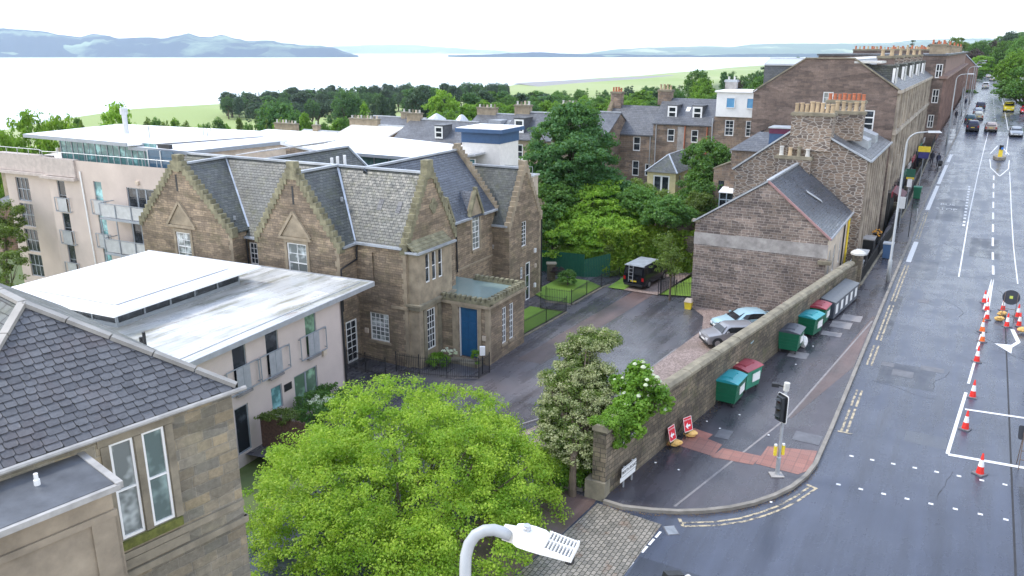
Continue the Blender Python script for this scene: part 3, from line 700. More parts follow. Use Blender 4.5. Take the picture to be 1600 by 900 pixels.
def window(par, F, o, nx=1, ny=2, dep=.12, mat='white', glass='glass', bw=.06, tb=.03, sash=True, sill=0, surround=0, name='window', smat='ashlar'):
    a, b, c, d = o[:4]; mb = MB(); e = .004
    mb.fbox(F, a+e, a+bw, c+e, d-e, -dep, -dep+.06); mb.fbox(F, b-bw, b-e, c+e, d-e, -dep, -dep+.06)
    mb.fbox(F, a+bw, b-bw, d-bw, d-e, -dep, -dep+.06); mb.fbox(F, a+bw, b-bw, c+e, c+bw*1.2, -dep, -dep+.06)
    zs = [c+bw*1.2, d-bw]
    for i in range(1, ny):
        z = zs[0]+(zs[1]-zs[0])*i/ny; w = tb if not (sash and i*2 == ny) else bw*.8
        mb.fbox(F, a+bw, b-bw, z-w/2, z+w/2, -dep+.002, -dep+.055)
    for i in range(1, nx):
        u = a+bw+(b-a-2*bw)*i/nx; mb.fbox(F, u-tb/2, u+tb/2, c+bw, d-bw, -dep+.004, -dep+.05)
    w = mb.build(name, M[mat], par)
    mb = MB(); mb.fbox(F, a+bw*.6, b-bw*.6, c+bw*.6, d-bw*.6, -dep+.005, -dep+.02)
    mb.build('pane', M[glass], w)
    if sill:
        mb = MB(); mb.fbox(F, a-.12, b+.12, c-.16, c-.002, -.1, sill); mb.build('sill', M[smat], w)
    if surround:
        mb = MB(); s_ = surround
        mb.fbox(F, a-s_, a-.003, c, d, -.05, .035); mb.fbox(F, b+.003, b+s_, c, d, -.05, .035); mb.fbox(F, a-s_, b+s_, d+.003, d+s_*1.1, -.05, .04)
        mb.build('surround', M[smat], w)
    return w
def crow(mb, F, u0, z0, u1, z1, n, th=.34, dep=.4):
    "stepped coping up a gable from (u0,z0) to (u1,z1)"
    for i in range(n):
        a = u0+(u1-u0)*i/n; b = u0+(u1-u0)*(i+1)/n; zt = z0+(z1-z0)*(i+1)/n
        lo, hi = min(a, b), max(a, b); j = random.uniform(-.02, .02)
        mb.fbox(F, lo-.01, hi+.03 if u1 > u0 else hi+.01, zt-th-(z1-z0)/n, zt+j, -dep+random.uniform(0, .03), .06+random.uniform(0, .03))
def chimney(par, F, u0, u1, z0, z1, d0, d1, mat, pots, ph=.6, cope=.18, pr=.13, potmats=('pot',), name='chimney', copemat='cope'):
    mb = MB(); mb.fbox(F, u0, u1, z0, z1, d0, d1); c = mb.build(name, M[mat], par)
    mb = MB(); mb.fbox(F, u0-.1, u1+.1, z1+.002, z1+cope, d0-.1, d1+.1); mb.fbox(F, u0-.05, u1+.05, z1+cope+.002, z1+cope+.07, d0-.05, d1+.05); mb.build('coping', M[copemat], c)
    for i in range(pots):
        u = u0+(u1-u0)*(i+.5)/pots; p = F.pt(u, z1+cope+.06, (d0+d1)/2); h = ph*random.uniform(.85, 1.15); r = pr*random.uniform(.88, 1.1)
        mb = MB(); mb.tube([p, (p[0], p[1], p[2]+h*.08), (p[0], p[1], p[2]+h*.1), (p[0], p[1], p[2]+h*.85), (p[0], p[1], p[2]+h*.87), (p[0], p[1], p[2]+h)], [r*1.15, r*1.15, r, r*.85, r*1.08, r*1.08], 10)
        mb.build('chimney_pot', M[potmats[i % len(potmats)]], c, smooth=False)
    return c
def pipe(par, pts, r=.055, mat='black', name='downpipe'):
    mb = MB(); mb.tube(pts, r, 8); return mb.build(name, M[mat], par)
def gutter(par, p, q, mat='lead', r=.09, name='gutter'):
    mb = MB(); mb.tube([p, q], r, 8); return mb.build(name, M[mat], par)
# ------------------------------------------------------------ the crow-stepped stone house
random.seed(3)
h = thing('stone_house', 'brown stone house with crow-stepped gables, slate roofs and a blue door in its porch', 'house', HS.W(5, 5, -2.5))
w = lambda l, a, z: HS.W(l, a, z)
mb = MB(); ZB = -3.2
F0, FG2, FM2, FR = HS.front(0), HS.front(-1.5), HS.front(-.3), HS.right(0)
oM = (-2.88, -1.47, -1.15, .65); oG2 = (-7.8, -6.25, 2.3, 4.8); oG1 = (-17.65, -16.3, 2.5, 4.45); oR = (-12.8, -11.85, 2.6, 4.0)
oSlot = (-2.5, -2.15, 2.3, 4.45)
wall(mb, F0, -3.7, 0, ZB, 5, [oM, oSlot], rev=.14)
mb.poly([F0.pt(-2.5, 2.3, -.135), F0.pt(-2.15, 2.3, -.135), F0.pt(-2.15, 4.45, -.135), F0.pt(-2.5, 4.45, -.135)])
wall(mb, FG2, -10.3, -3.7, ZB, [(-10.3, 5), (-7, 9.15), (-3.7, 5)], [oG2])
wall(mb, HS.right(3.7), -1.5, 0, ZB, 5, [(-1.35, -.3, -2.5, .2)])
wall(mb, HS.left(10.3), 0.3, 1.5, ZB, 5); wall(mb, FM2, -12.4, -10.3, ZB, 4.62, [(-12.25, -11.3, 2.6, 4.05)])
wall(mb, HS.right(12.4), -1.5, -.3, ZB, 5); wall(mb, FG2, -21, -12.4, ZB, [(-21, 5), (-16.8, 9.0), (-12.4, 5)], [oG1])
wall(mb, HS.left(21), -5.4, 1.5, ZB, [(-5.4, 5), (0, 5), (1.5, 5)])
wall(mb, FR, 0, 5.4, ZB, [(0, 5), (2.7, 9.1), (5.4, 5)], [])
wall(mb, HS.front(5.4), -1.43, 0, ZB, 5)      # short returns hidden behind the gable
FF = HS.right(1.43); o1 = (9.95, 11.0, 2.5, 4.98); o2 = (6.35, 7.1, 2.35, 4.78)
wall(mb, FF, 5.4, 13.5, ZB, 5.0, [o1, o2])
mb.poly([FF.pt(5.4, ZB), FF.pt(5.4, ZB, 1.43), FF.pt(5.4, 5, 1.43), FF.pt(5.4, 5)])
wall(mb, HS.front(12.8), -1.43, 0, ZB, 3.9); o3 = (14.75, 15.5, 1.9, 3.8); o4 = (15.42, 16.17, -2.55, .5); o5 = (14.55, 14.95, -.55, .35)
wall(mb, FR, 12.8, 18, ZB, [(12.8, 3.9), (15.3, 7.75), (18, 3.9)], [o3, o4, o5])
wall(mb, HS.back(18), 0, 6, ZB, 3.9); wall(mb, HS.back(13.6), 1.43, 8, 3, [(1.43, 5), (4.7, 9.1), (8, 5)])
wall(mb, HS.front(13.3), -8, -1.43, 3.5, [(-8, 5), (-4.7, 9.1), (-1.43, 5)])
mb.poly([w(21, 5.4, ZB), w(0, 5.4, ZB), w(0, 5.4, 5), w(21, 5.4, 5)])
mb.build('wall', M['house'], h)
# dressed corner strips
for F, u, z1 in ((F0, -.02, 5), (FG2, -3.72, 5), (FG2, -12.42, 4.9), (FR, 17.98, 3.9), (FR, .02, 5)):
    mb = MB()
    for i in range(int((z1+3)/.32)):
        ww = .34 if i % 2 else .22; z = -3+i*.32; s_ = -1 if u in (-.02, -3.72, -12.42, 17.98) else 1
        mb.fbox(F, min(u, u+s_*ww), max(u, u+s_*ww), z, z+.325, -.02, .018)
    mb.build('quoins', M['ashlar'], h)
for args in ((FR, 4.0, 5.4, 1.15, 1.35, -.02, .07), (FF, 7.3, 13.4, 1.5, 1.62, -.02, .06), (F0, -1.2, 0, 1.15, 1.32, -.02, .05)):
    mb = MB(); mb.fbox(*args); mb.build('string_course', M['ashlar'], h)
# roofs
mb = MB(); r = mb.slab
r([w(20.8, -.05, 4.95), w(.3, -.05, 4.95), w(.3, 2.7, 9.0), w(20.8, 2.7, 9.0)], .1); r([w(20.8, 5.5, 4.9), w(.3, 5.5, 4.9), w(.3, 2.72, 9.0), w(20.8, 2.72, 9.0)], .1)
r([w(12.4, -.42, 4.45), w(10.3, -.42, 4.45), w(10.3, .05, 5.1), w(12.4, .05, 5.1)], .08)
r([w(3.55, -1.4, 4.85), w(3.55, -.1, 4.85), w(7, 2.75, 9.02), w(7, -1.4, 9.02)], .1); r([w(10.45, -1.4, 4.85), w(10.45, -.1, 4.85), w(7, 2.75, 9.02), w(7, -1.4, 9.02)], .1)
r([w(12.3, -1.4, 4.9), w(12.3, -.1, 4.9), w(16.8, 2.7, 8.93), w(16.8, -1.4, 8.93)], .1); r([w(21.1, -1.4, 4.85), w(21.1, 0, 4.85), w(16.8, 2.7, 8.93), w(16.8, -1.4, 8.93)], .1)
mb.build('roof', M['slate'], h)
mb = MB(); r = mb.slab
r([w(1.35, 5.0, 4.92), w(1.35, 13.35, 4.92), w(4.7, 13.35, 9.02), w(4.7, 2.4, 9.02)], .1); r([w(8.1, 5, 4.9), w(8.1, 13.3, 4.9), w(4.7, 13.3, 9.0), w(4.7, 2.4, 9.0)], .1)
mb.build('roof', M['slate_b'], h)
mb = MB(); r = mb.slab
r([w(.3, 12.75, 3.85), w(5, 12.75, 3.85), w(5, 15.3, 7.7), w(.3, 15.3, 7.7)], .1); r([w(.3, 18.05, 3.8), w(6, 18.05, 3.8), w(6, 15.32, 7.7), w(.3, 15.32, 7.7)], .1)
r([w(10.8, 3.5, 5), w(10.8, 14, 5), w(14.3, 12.7, 8.8), w(14.3, 3.5, 8.8)], .1); r([w(17.8, 3.5, 5), w(17.8, 14, 5), w(14.3, 12.7, 8.8), w(14.3, 3.5, 8.8)], .1); r([w(10.8, 14, 5), w(17.8, 14, 5), w(14.3, 12.7, 8.8)], .1)
mb.build('roof', M['slate'], h)
mb = MB(); mb.poly([w(10.9, 13.9, 5), w(10.9, 13.9, -3), w(17.7, 13.9, -3), w(17.7, 13.9, 5)]); mb.poly([w(10.9, 5.3, -3), w(10.9, 13.9, -3), w(10.9, 13.9, 5), w(10.9, 5.3, 5)]); mb.build('wall', M['house'], h)
mb = MB()
for i in range(14): mb.slab([w(17.5-.05*i, 4.2+i*.62, 8.95), w(15.2, 4.2+i*.62, 9.35), w(15.2, 4.7+i*.62, 9.35), w(17.5-.05*i, 4.7+i*.62, 8.95)], .06)
mb.build('glazed_lantern', M['membrane'], h)
# lead ridges and valleys
mb = MB(); R_ = .11
for p, q in (((20.7, 2.7, 9.03), (.25, 2.7, 9.03)), ((7, -1.2, 9.05), (7, 2.7, 9.05)), ((16.8, -1.2, 8.95), (16.8, 2.7, 9.0)), ((4.7, 2.7, 9.05), (4.7, 13.3, 9.05)), ((.35, 15.3, 7.74), (5, 15.3, 7.74)), ((14.3, 2.9, 8.85), (14.3, 12.7, 8.85)), ((14.3, 12.7, 8.83), (10.8, 14, 5.03))):
    mb.bar(w(*p), w(*q), .26, .13)
for p, q in (((3.7, 0, 5.02), (7, 2.7, 9.03)), ((10.3, 0, 5.0), (7, 2.7, 9.02)), ((12.4, -.0, 5.0), (16.8, 2.7, 8.95))):
    mb.bar(w(*p), w(*q), .2, .07)
mb.build('lead_flashing', M['lead'], h)
mb = MB()
for p, q in (((3.75, -.12, 4.93), (.2, -.12, 4.93)), ((3.6, -1.3, 4.86), (3.6, -.1, 4.9)), ((12.35, -.5, 4.42), (10.35, -.5, 4.42)), ((1.3, 5.5, 4.9), (1.3, 9.6, 4.9)), ((1.3, 11.3, 4.9), (1.3, 13.3, 4.9)), ((1.4, 12.7, 3.82), (.1, 12.7, 3.82))):
    mb.bar(w(*p), w(*q), .22, .13)
mb.build('gutter', M['lead'], h)
# crow steps
def gable_steps(F, L_, R_, cap, n, mat, **kw):
    mb = MB(); crow(mb, F, *L_, n, **kw); crow(mb, F, *R_, n, **kw); mb.fbox(F, *cap); mb.build('crow_steps', M[mat], h)
gable_steps(FG2, (-10.4, 4.9, -7.2, 9.35), (-3.6, 4.9, -6.8, 9.35), (-7.28, -6.72, 8.7, 9.75, -.42, .08), 14, 'mossy')
gable_steps(FG2, (-21.1, 4.9, -17.05, 9.2), (-12.3, 4.9, -16.55, 9.2), (-17.08, -16.52, 8.5, 9.6, -.42, .08), 15, 'mossy')
gable_steps(FR, (-.1, 4.9, 2.5, 9.3), (5.5, 4.9, 2.9, 9.3), (2.4, 3.0, 8.7, 9.8, -.42, .08), 14, 'mossy')
gable_steps(FR, (12.7, 3.8, 15.1, 7.95), (18.1, 3.8, 15.5, 7.95), (15.05, 15.55, 7.4, 8.3, -.38, .07), 12, 'ashlar', dep=.36)
FB13 = HS.back(13.62); gable_steps(FB13, (1.3, 4.9, 4.6, 9.3), (8.1, 4.9, 4.8, 9.3), (4.5, 4.9, 8.9, 9.5, -.4, .06), 16, 'ashlar', dep=.4)
# pediments over the gable windows, slits, quatrefoil
def pediment(F, u0, u1, z, zt, par):
    um = (u0+u1)/2; mb = MB()
    mb.hexa([F.pt(u0+.15, z+.1, .02), F.pt(u1-.15, z+.1, .02), F.pt(um, zt-.15, .02)], [F.pt(u0+.15, z+.1, .05), F.pt(u1-.15, z+.1, .05), F.pt(um, zt-.15, .05)])
    mb.bar(F.pt(u0-.08, z, .06), F.pt(u1+.08, z, .06), .16, .15); mb.bar(F.pt(u0, z+.08, .07), F.pt(um, zt, .07), .15, .16); mb.bar(F.pt(u1, z+.08, .07), F.pt(um, zt, .07), .15, .16)
    mb.build('pediment', M['ashlar'], par)
pediment(FG2, -8.25, -5.85, 5.1, 6.75, h); pediment(FG2, -18.25, -15.7, 4.85, 6.5, h)
mb = MB()
for u in (-17.0, -7.0): mb.fbox(FG2, u-.07, u+.07, 7.2, 8.3, 0, .012)
mb.build('slit', M['black'], h)
mb = MB()
for du, dz in ((0, .27), (0, -.27), (.22, 0), (-.22, 0), (0, 0)):
    p = FR.pt(3.0+du, 7.0+dz, 0); q = FR.pt(3.0+du, 7.0+dz, .05); mb.tube([p, q], .22, 12)
mb.build('quatrefoil', M['mossy'], h)
# windows
window(h, F0, oM, 4, 6, .1, bw=.07, tb=.035, sill=.06, surround=0, glass='glass_c')
window(h, FG2, oG2, 2, 4, .1, bw=.08, tb=.03, surround=.2, sill=.05, glass='glass_c'); window(h, FG2, oG1, 2, 4, .1, bw=.08, tb=.03, surround=.2, sill=.05, glass='glass_c')
window(h, FM2, (-12.25, -11.3, 2.6, 4.05), 3, 4, .1, tb=.03)
window(h, FF, o1, 2, 6, .1, surround=.16, sill=.1, tb=.03, glass='glass_c'); window(h, FF, o2, 2, 6, .1, surround=.14, sill=.08, tb=.03, glass='glass_c')
window(h, FR, o3, 2, 6, .1, sill=.06, surround=0, tb=.03); window(h, FR, o5, 2, 3, .1, tb=.03)
d_ = window(h, FR, o4, 1, 3, .08, bw=.1, name='door', sash=False)
d_ = window(h, HS.right(3.7), (-1.35, -.3, -2.5, .2), 2, 6, .08, bw=.1, tb=.04, name='door', sash=False); d_['label'] = 'white glazed garden door with a fanlight'
# wall-head dormer gables over the facade windows
for (u, hw, zt) in ((10.45, .85, 6.65), (6.7, .75, 6.5)):
    F = FF; mb = MB(); b = 4.98
    fr_, bk = .03, -(zt-5)/1.25
    mb.hexa([F.pt(u-hw, b, fr_), F.pt(u+hw, b, fr_), F.pt(u, zt, fr_)], [F.pt(u-hw, b, -.3), F.pt(u+hw, b, -.3), F.pt(u, zt, -.3)]); d_ = mb.build('dormer_gable', M['ashlar'], h)
    mb = MB(); mb.bar(F.pt(u-hw-.08, b, .02), F.pt(u, zt+.1, .02), .26, .18); mb.bar(F.pt(u+hw+.08, b, .02), F.pt(u, zt+.1, .02), .26, .18); mb.fbox(F, u-.1, u+.1, zt, zt+.3, -.15, .12); mb.build('coping', M['mossy'], d_)
    mb = MB(); mb.slab([F.pt(u-hw, b, -.2), F.pt(u, zt-.05, -.2), F.pt(u, zt-.05, bk), F.pt(u-hw, b+.02, -.25)], .05); mb.slab([F.pt(u+hw, b, -.2), F.pt(u, zt-.05, -.2), F.pt(u, zt-.05, bk), F.pt(u+hw, b+.02, -.25)], .05); mb.build('roof', M['slate_b'], d_)
# bay on the right-hand gable
B1, B2, BP = .15, 3.85, .7
FBay = HS.right(-BP); Fbs = HS.front(B1)
mb = MB(); bo = (.95, 1.85, -1.6, 1.0); lights = [(.95, 1.4, 2.7, 4.5), (1.65, 2.1, 2.7, 4.5), (2.35, 2.8, 2.7, 4.5)]
wall(mb, FBay, B1, B2, ZB, 4.65, [bo]+lights, rev=.14); wall(mb, Fbs, 0, BP, ZB, 4.65)
mb.poly([w(0, B2, ZB), w(-BP, B2, ZB), w(-BP, B2, 4.65), w(0, B2, 4.65)])
bay = mb.build('bay', M['ashlar'], h)
mb = MB(); mb.fbox(FBay, B1-.15, B2+.1, 1.2, 1.42, -.75, .14); mb.fbox(FBay, B1-.22, B2+.16, 1.42, 1.56, -.8, .22); mb.fbox(FBay, B1-.1, B2+.05, 4.5, 4.66, -.72, .1)
mb.fbox(FBay, .55, .8, -2.5, 1.1, 0, .08); mb.fbox(FBay, 2.1, 2.45, -2.5, 1.1, 0, .08); mb.fbox(FBay, 2.9, 3.2, -2.5, 1.1, 0, .08)
mb.build('cornice', M['cope'], bay)
mb = MB()
for i in range(4): mb.slab([w(-BP-.12+.2*i, B1-.15, 4.68+i*.16), w(-BP-.12+.2*i, B2+.12, 4.68+i*.16), w(-BP+.2+.2*i, B2+.12, 4.86+i*.16), w(-BP+.2+.2*i, B1-.15, 4.86+i*.16)], .12)
mb.build('roof', M['mossy'], bay)
window(bay, FBay, bo, 3, 6, .1, bw=.07, tb=.03)
for o in lights: window(bay, FBay, o, 1, 2, .1, bw=.06)
mb = MB(); mb.bar(w(-BP-.2, B1-.25, 4.72), w(-BP-.2, B2+.2, 4.72), .16, .12); mb.bar(w(0, B1-.2, 4.72), w(-BP-.2, B1-.2, 4.72), .16, .12); mb.build('gutter', M['lead'], bay)
# porch
mb = MB(); FP = HS.front(2.5); FPr = HS.right(-4.1); pd = (2.02, 3.3, -2.25, 1.02)
wall(mb, FP, .7, 4.1, ZB, 1.15, [pd], rev=.25); p1, p2 = (4.2, 4.72, -1.65, .72), (5.15, 5.67, -1.65, .72)
wall(mb, FPr, 2.5, 7.2, ZB, 1.15, [p1, p2], rev=.14); mb.poly([w(1.4, 7.2, ZB), w(-4.1, 7.2, ZB), w(-4.1, 7.2, 1.15), w(1.4, 7.2, 1.15)])
po = mb.build('porch', M['house'], h)
mb = MB(); mb.fbox(FP, .6, 4.25, 1.15, 1.33, -.3, .14); mb.fbox(FPr, 2.4, 7.3, 1.15, 1.33, -.3, .14); mb.fbox(HS.back(7.2), -4.2, -.4, 1.15, 1.33, -.3, .1)
mb.fbox(FP, 1.55, 1.98, -2.5, 1.1, 0, .07); mb.fbox(FP, 3.34, 3.6, -2.5, 1.1, 0, .07); mb.fbox(FP, 1.5, 3.65, 1.03, 1.14, 0, .1); mb.fbox(FP, 3.85, 4.1, -3, 1.14, 0, .02); mb.fbox(FPr, 2.5, 2.75, -3, 1.14, 0, .02)
mb.build('cornice', M['ashlar'], po)
mb = MB(); mb.fbox(FP, .75, 4.2, 1.335, 1.5, -.28, .1); mb.fbox(FPr, 2.5, 7.2, 1.335, 1.5, -.28, .1); mb.fbox(HS.back(7.2), -3.8, -.4, 1.335, 1.5, -.28, .06)
for i in range(10): mb.fbox(FP, .8+i*.36, .8+i*.36+.2, 1.5, 1.74, -.26, .09)
for i in range(13): mb.fbox(FPr, 2.5+i*.37, 2.5+i*.37+.21, 1.5, 1.74, -.26, .09)
for i in range(9): mb.fbox(HS.back(7.2), -3.7+i*.37, -3.7+i*.37+.21, 1.5, 1.72, -.26, .05)
mb.build('battlement', M['mossy'], po)
m, t, b = newmat('wet_green_lead_roof'); uv, ob = coords(t); t.links.new(mix(t, noise(t, ob, .7, 4), (.16, .24, .23), (.26, .32, .29)), b.inputs['Base Color']); b.inputs['Roughness'].default_value = .1; b.inputs['Specular IOR Level'].default_value = .8
mb = MB(); mb.slab([w(1.4, 2.6, 1.38), w(-4.0, 2.6, 1.38), w(-4.0, 7.1, 1.38), w(1.4, 7.1, 1.38)], .1); mb.build('roof', m, po)
mb = MB(); mb.fbox(FP, 2.06, 3.26, -2.2, .98, -.2, -.14)
d_ = mb.build('door', M['bluedoor'], po)
mb = MB()
for z0, z1 in ((-2.0, -1.1), (-.95, .05), (.2, .85)):
    for u0 in (2.14, 2.7): mb.fbox(FP, u0, u0+.46, z0, z1, -.139, -.115)
mb.build('panel', M['bluedoor'], d_)
mb = MB(); mb.fbox(FP, 2.025, 2.055, -2.24, 1.01, -.22, -.02); mb.fbox(FP, 3.265, 3.3, -2.24, 1.01, -.22, -.05); mb.build('door_frame', M['white'], po)
for o in (p1, p2): window(po, FPr, o, 2, 6, .09, bw=.07, tb=.03, sill=.06)
mb = MB(); mb.fbox(FP, 1.6, 3.7, -2.5, -2.3, 0, .7); mb.build('step', M['cope'], po)
# downpipes, light boxes, roof lights, vents
pipe(h, [w(3.55, .1, 4.85), w(3.6, -.05, 4.5), w(3.62, -.05, 3.9), w(3.62, -1.55, 3.6), w(3.62, -1.58, 1)], .06)
pipe(h, [w(1.33, 7.7, 4.85), w(1.3, 7.7, 1.5)]); pipe(h, [w(1.33, 13.2, 4.8), w(1.33, 13.2, 1.5), w(1.33, 13.2, -2.5)], .07); pipe(h, [w(12.25, -.5, 4.3), w(12.3, -.45, 3.6), w(12.3, -.4, 0)], .06); pipe(h, [w(-.04, 18.08, 3.8), w(-.04, 18.08, -2.6)], .05)
for F, u, z, m_ in ((F0, -3.15, -.6, 'cream'), (FP, 3.8, -.75, 'cream'), (FR, 17.0, -.05, 'cream')):
    mb = MB(); mb.fbox(F, u-.13, u+.13, z-.15, z+.15, 0, .1); mb.fbox(F, u-.09, u+.09, z-.11, z+.11, .1, .12); mb.build('lamp_box', M[m_], h)
for F, u, z in ((FR, 16.9, 1.2), (FR, 16.9, -1.6), (FF, 12.9, 2.2)):
    mb = MB(); mb.fbox(F, u-.1, u+.1, z-.16, z+.16, 0, .14); mb.build('wall_lamp', M['white'], h)
for l_, z_ in ((2.75, 7.05), (1.35, 7.0)):
    a_ = 2.7*(z_-5)/4; mb = MB(); mb.slab([w(l_+.17, a_-.2, z_-.25), w(l_-.17, a_-.2, z_-.25), w(l_-.17, a_+.2, z_+.35), w(l_+.17, a_+.2, z_+.35)], .04); mb.build('roof_light', M['slate_f'], h)
for (l_, a_, z_) in ((5.3, .9, 7.15), (12.9, -.7, 5.55)): mb = MB(); p = w(l_, a_, z_); mb.tube([p, (p[0], p[1], p[2]+.25)], .09, 6); mb.build('roof_vent', M['lead'], h)
for i, l_ in enumerate((8.9, 8.4, 7.8)):
    mb = MB(); p = w(l_, 4.4, 6.3); mb.tube([p, (p[0], p[1], 9.2+.12*i)], .1, 8); mb.build('flue', M['white'], h)

# ------------------------------------------------------------ the small rendered flats with the wet white roof
f = thing('rendered_flats', 'small pink rendered flats under a wide flat white roof with a raised lantern', 'building', FA.W(8, -6, -2.5))
w = lambda l, a, z: FA.W(l, a, z); F = FA.right(0); mb = MB()
ups = [(-2.93, -2.05, .72, 2.98), (-5.87, -4.98, .72, 2.98), (-8.07, -7.2, .72, 2.98)]; dn = [(-4.08, -2.23, -2.3, .02), (-5.8, -5.0, -1.2, .05), (-8.3, -7.4, -2.4, -.02)]
wall(mb, F, -12.5, .2, -3.3, 3.05, ups+dn, rev=.14); wall(mb, FA.back(.2), 0, 17, -3.3, 3.05); wall(mb, FA.left(17), -.2, 12.5, -3.3, 3.05); wall(mb, FA.front(-12.5), -17, 0, -3.3, 3.05)
mb.build('wall', M['pink'], f)
mb = MB(); mb.slab([w(-.35, -12.8, 3.3), w(-.35, 2.85, 3.3), w(17.6, 2.85, 3.3), w(17.6, -12.8, 3.3)], .2)
rf = mb.build('roof', None or M['membrane'], f)
def memb():
    m, t, b = newmat('stained_wet_membrane'); uv, ob = coords(t)
    br = nd(t, 'ShaderNodeTexBrick', Scale=1, Mortar__Size=.012, Brick__Width=4.2, Row__Height=1.05); br.inputs['Color1'].default_value = (.60, .60, .58, 1); br.inputs['Color2'].default_value = (.47, .48, .47, 1); br.inputs['Mortar'].default_value = (.22, .22, .21, 1); t.links.new(uv, br.inputs['Vector'])
    st = noise(t, scaled(t, uv, (.18, .9, 1)), 1.2, 6, .65); col = mix(t, rng(t, st, .48, .62, 0, .75), br.outputs[0], (.22, .22, .16))
    st2 = noise(t, scaled(t, uv, (.35, 1.2, 1)), .8, 6, .7); col = mix(t, rng(t, st2, .6, .7, 0, .7), col, (.19, .10, .07))
    t.links.new(col, b.inputs['Base Color']); t.links.new(rng(t, noise(t, ob, .35, 5), .4, .62, .12, .5), b.inputs['Roughness']); b.inputs['Specular IOR Level'].default_value = .7
    bump(t, noise(t, ob, 1.2, 3), b, .03, .1); return m
rf.data.materials[0] = memb()
mb = MB()
for p, q in (((-.35, -12.8, 3.22), (-.35, 2.85, 3.22)), ((-.35, 2.85, 3.22), (17.6, 2.85, 3.22))): mb.bar(w(*p), w(*q), .09, .26)
mb.bar(w(.35, -12.8, 3.32), w(.35, 2.5, 3.32), .04, .03)
mb.build('roof_edge', M['galv'], f)
mb = MB(); mb.slab([w(5.4, -9.7, 4.28), w(5.4, .1, 4.28), w(14.2, .1, 4.28), w(14.2, -9.7, 4.28)], .12); mb.slab([w(6.6, -8.6, 4.42), w(6.6, -1.1, 4.42), w(13, -1.1, 4.42), w(13, -8.6, 4.42)], .1)
ln = mb.build('lantern_roof', M['membrane'], f)
mb = MB()
FL = FA.right(6.3); FLf = FA.front(-8.9)
mb.fbox(FL, -8.9, -.7, 3.3, 3.5, -6.8, 0); mb.fbox(FL, -8.9, -.7, 3.98, 4.16, -6.8, 0)
for i in range(6): u = -8.9+i*1.62; mb.fbox(FL, u, u+.09, 3.5, 3.98, -.1, -.01)
for i in range(5): u = -13.1+i*1.68; mb.fbox(FLf, u, u+.09, 3.5, 3.98, -.1, -.01)
mb.build('lantern_frame', M['grey'], f)
mb = MB(); mb.fbox(FL, -8.85, -.75, 3.5, 3.98, -6.7, -.06); mb.build('lantern_glass', M['glass'], f)
for i, (o, g) in enumerate(zip(ups, ('glass_g', 'glass', 'glass'))):
    wn = window(f, F, o, 1, 1, .1, mat='grey', glass=g, bw=.05, sash=False, name='french_window')
    mb = MB(); u0, u1 = o[0]-.58, o[1]+.6; z0, z1 = .72, 1.95
    for z in (z0, z1): mb.bar(F.pt(u0, z, .14), F.pt(u1, z, .14), .045, .045)
    for u in (u0, u1): mb.bar(F.pt(u, z0, .14), F.pt(u, z1, .14), .045, .045); mb.bar(F.pt(u, z0+.1, .14), F.pt(u, z0+.1, 0), .04, .04); mb.bar(F.pt(u, z1-.1, .14), F.pt(u, z1-.1, 0), .04, .04)
    mb.bar(F.pt(o[0]+.45, z0, .14), F.pt(o[0]+.45, z1, .14), .03, .03)
    k = mb.build('balcony_rail', M['grey'], f); mb = MB(); mb.fbox(F, o[0]+.02, o[1]+.02, z0+.04, z1-.04, .13, .145); mb.build('perforated_panel', M['galv'], k); mb = MB(); mb.fbox(F, o[0]-.05, o[1]+.05, .56, .68, 0, .2); mb.build('sill', M['slab'], wn)
window(f, F, dn[0], 2, 1, .1, mat='grey', glass='glass_g', bw=.07, tb=.12, sash=False); window(f, F, dn[1], 1, 1, .1, mat='grey', glass='glass_t', bw=.06, sash=False); window(f, F, dn[2], 1, 1, .1, mat='grey', glass='glass', bw=.06, sash=False, name='glass_door')
mb = MB(); mb.fbox(F, -4.85, -4.3, -.5, -.12, 0, .03); sg = mb.build('name_plate', M['black'], f)
mb = MB(); mb.fbox(F, -1.75, -1.45, .35, .65, 0, .12); mb.build('lamp_box', M['cream'], f)
pipe(f, [w(-.08, .1, 3.0), w(-.08, .1, -3)], .06)
for dx in (0, .22): mb = MB(); p = w(2.1+dx, -10.9, 3.3); mb.tube([p, (p[0], p[1], 4.35-dx*1.2)], .075, 8); mb.build('flue', M['black'], f)
for (l_, a_) in ((6.9, -11.6), (4.6, -11.4)):
    mb = MB(); p = Vector(w(l_, a_, 3.3)); pts = [p, p+Vector((0, 0, .5))]+[p+Vector((.17-.17*cos(k*pi/6), 0, .5+.17*sin(k*pi/6))) for k in range(1, 6)]+[p+Vector((.34, 0, .42))]; mb.tube(pts, .03, 8); mb.build('vent_pipe', M['galv'], f)
# ------------------------------------------------------------ tall rendered flats behind
b_ = thing('apartment_building', 'tall pale pink apartment building with a glazed top floor and white roof', 'building', FB.W(-10, 5, -3))
w = lambda l, a, z: FB.W(l, a, z); F = FB.front(0); F8 = FB.front(.8); mb = MB()
jul = []
for l0, l1, dz in ((-2.15, -1.25, 0), (-6.4, -5.52, .15)):
    for k in range(3): jul.append((-l1, -l0, 4.1-2.6*k+dz, 6.42-2.55*k+dz*1.5))
big = [(9.1, 12.0, 4.3, 6.45), (9.1, 12.0, 1.7, 3.9), (9.1, 12.0, -1, 1.3)]
wall(mb, F, .3, 15.5, -8, 8.1, jul+big, rev=.16)
st = [(-5.2, -3.5, z0, z0+1.95) for z0 in (4.2, 2.05, -.1, -2.25)]
wall(mb, F8, -6.4, -1.0, -8, 7.5, st, rev=.2)
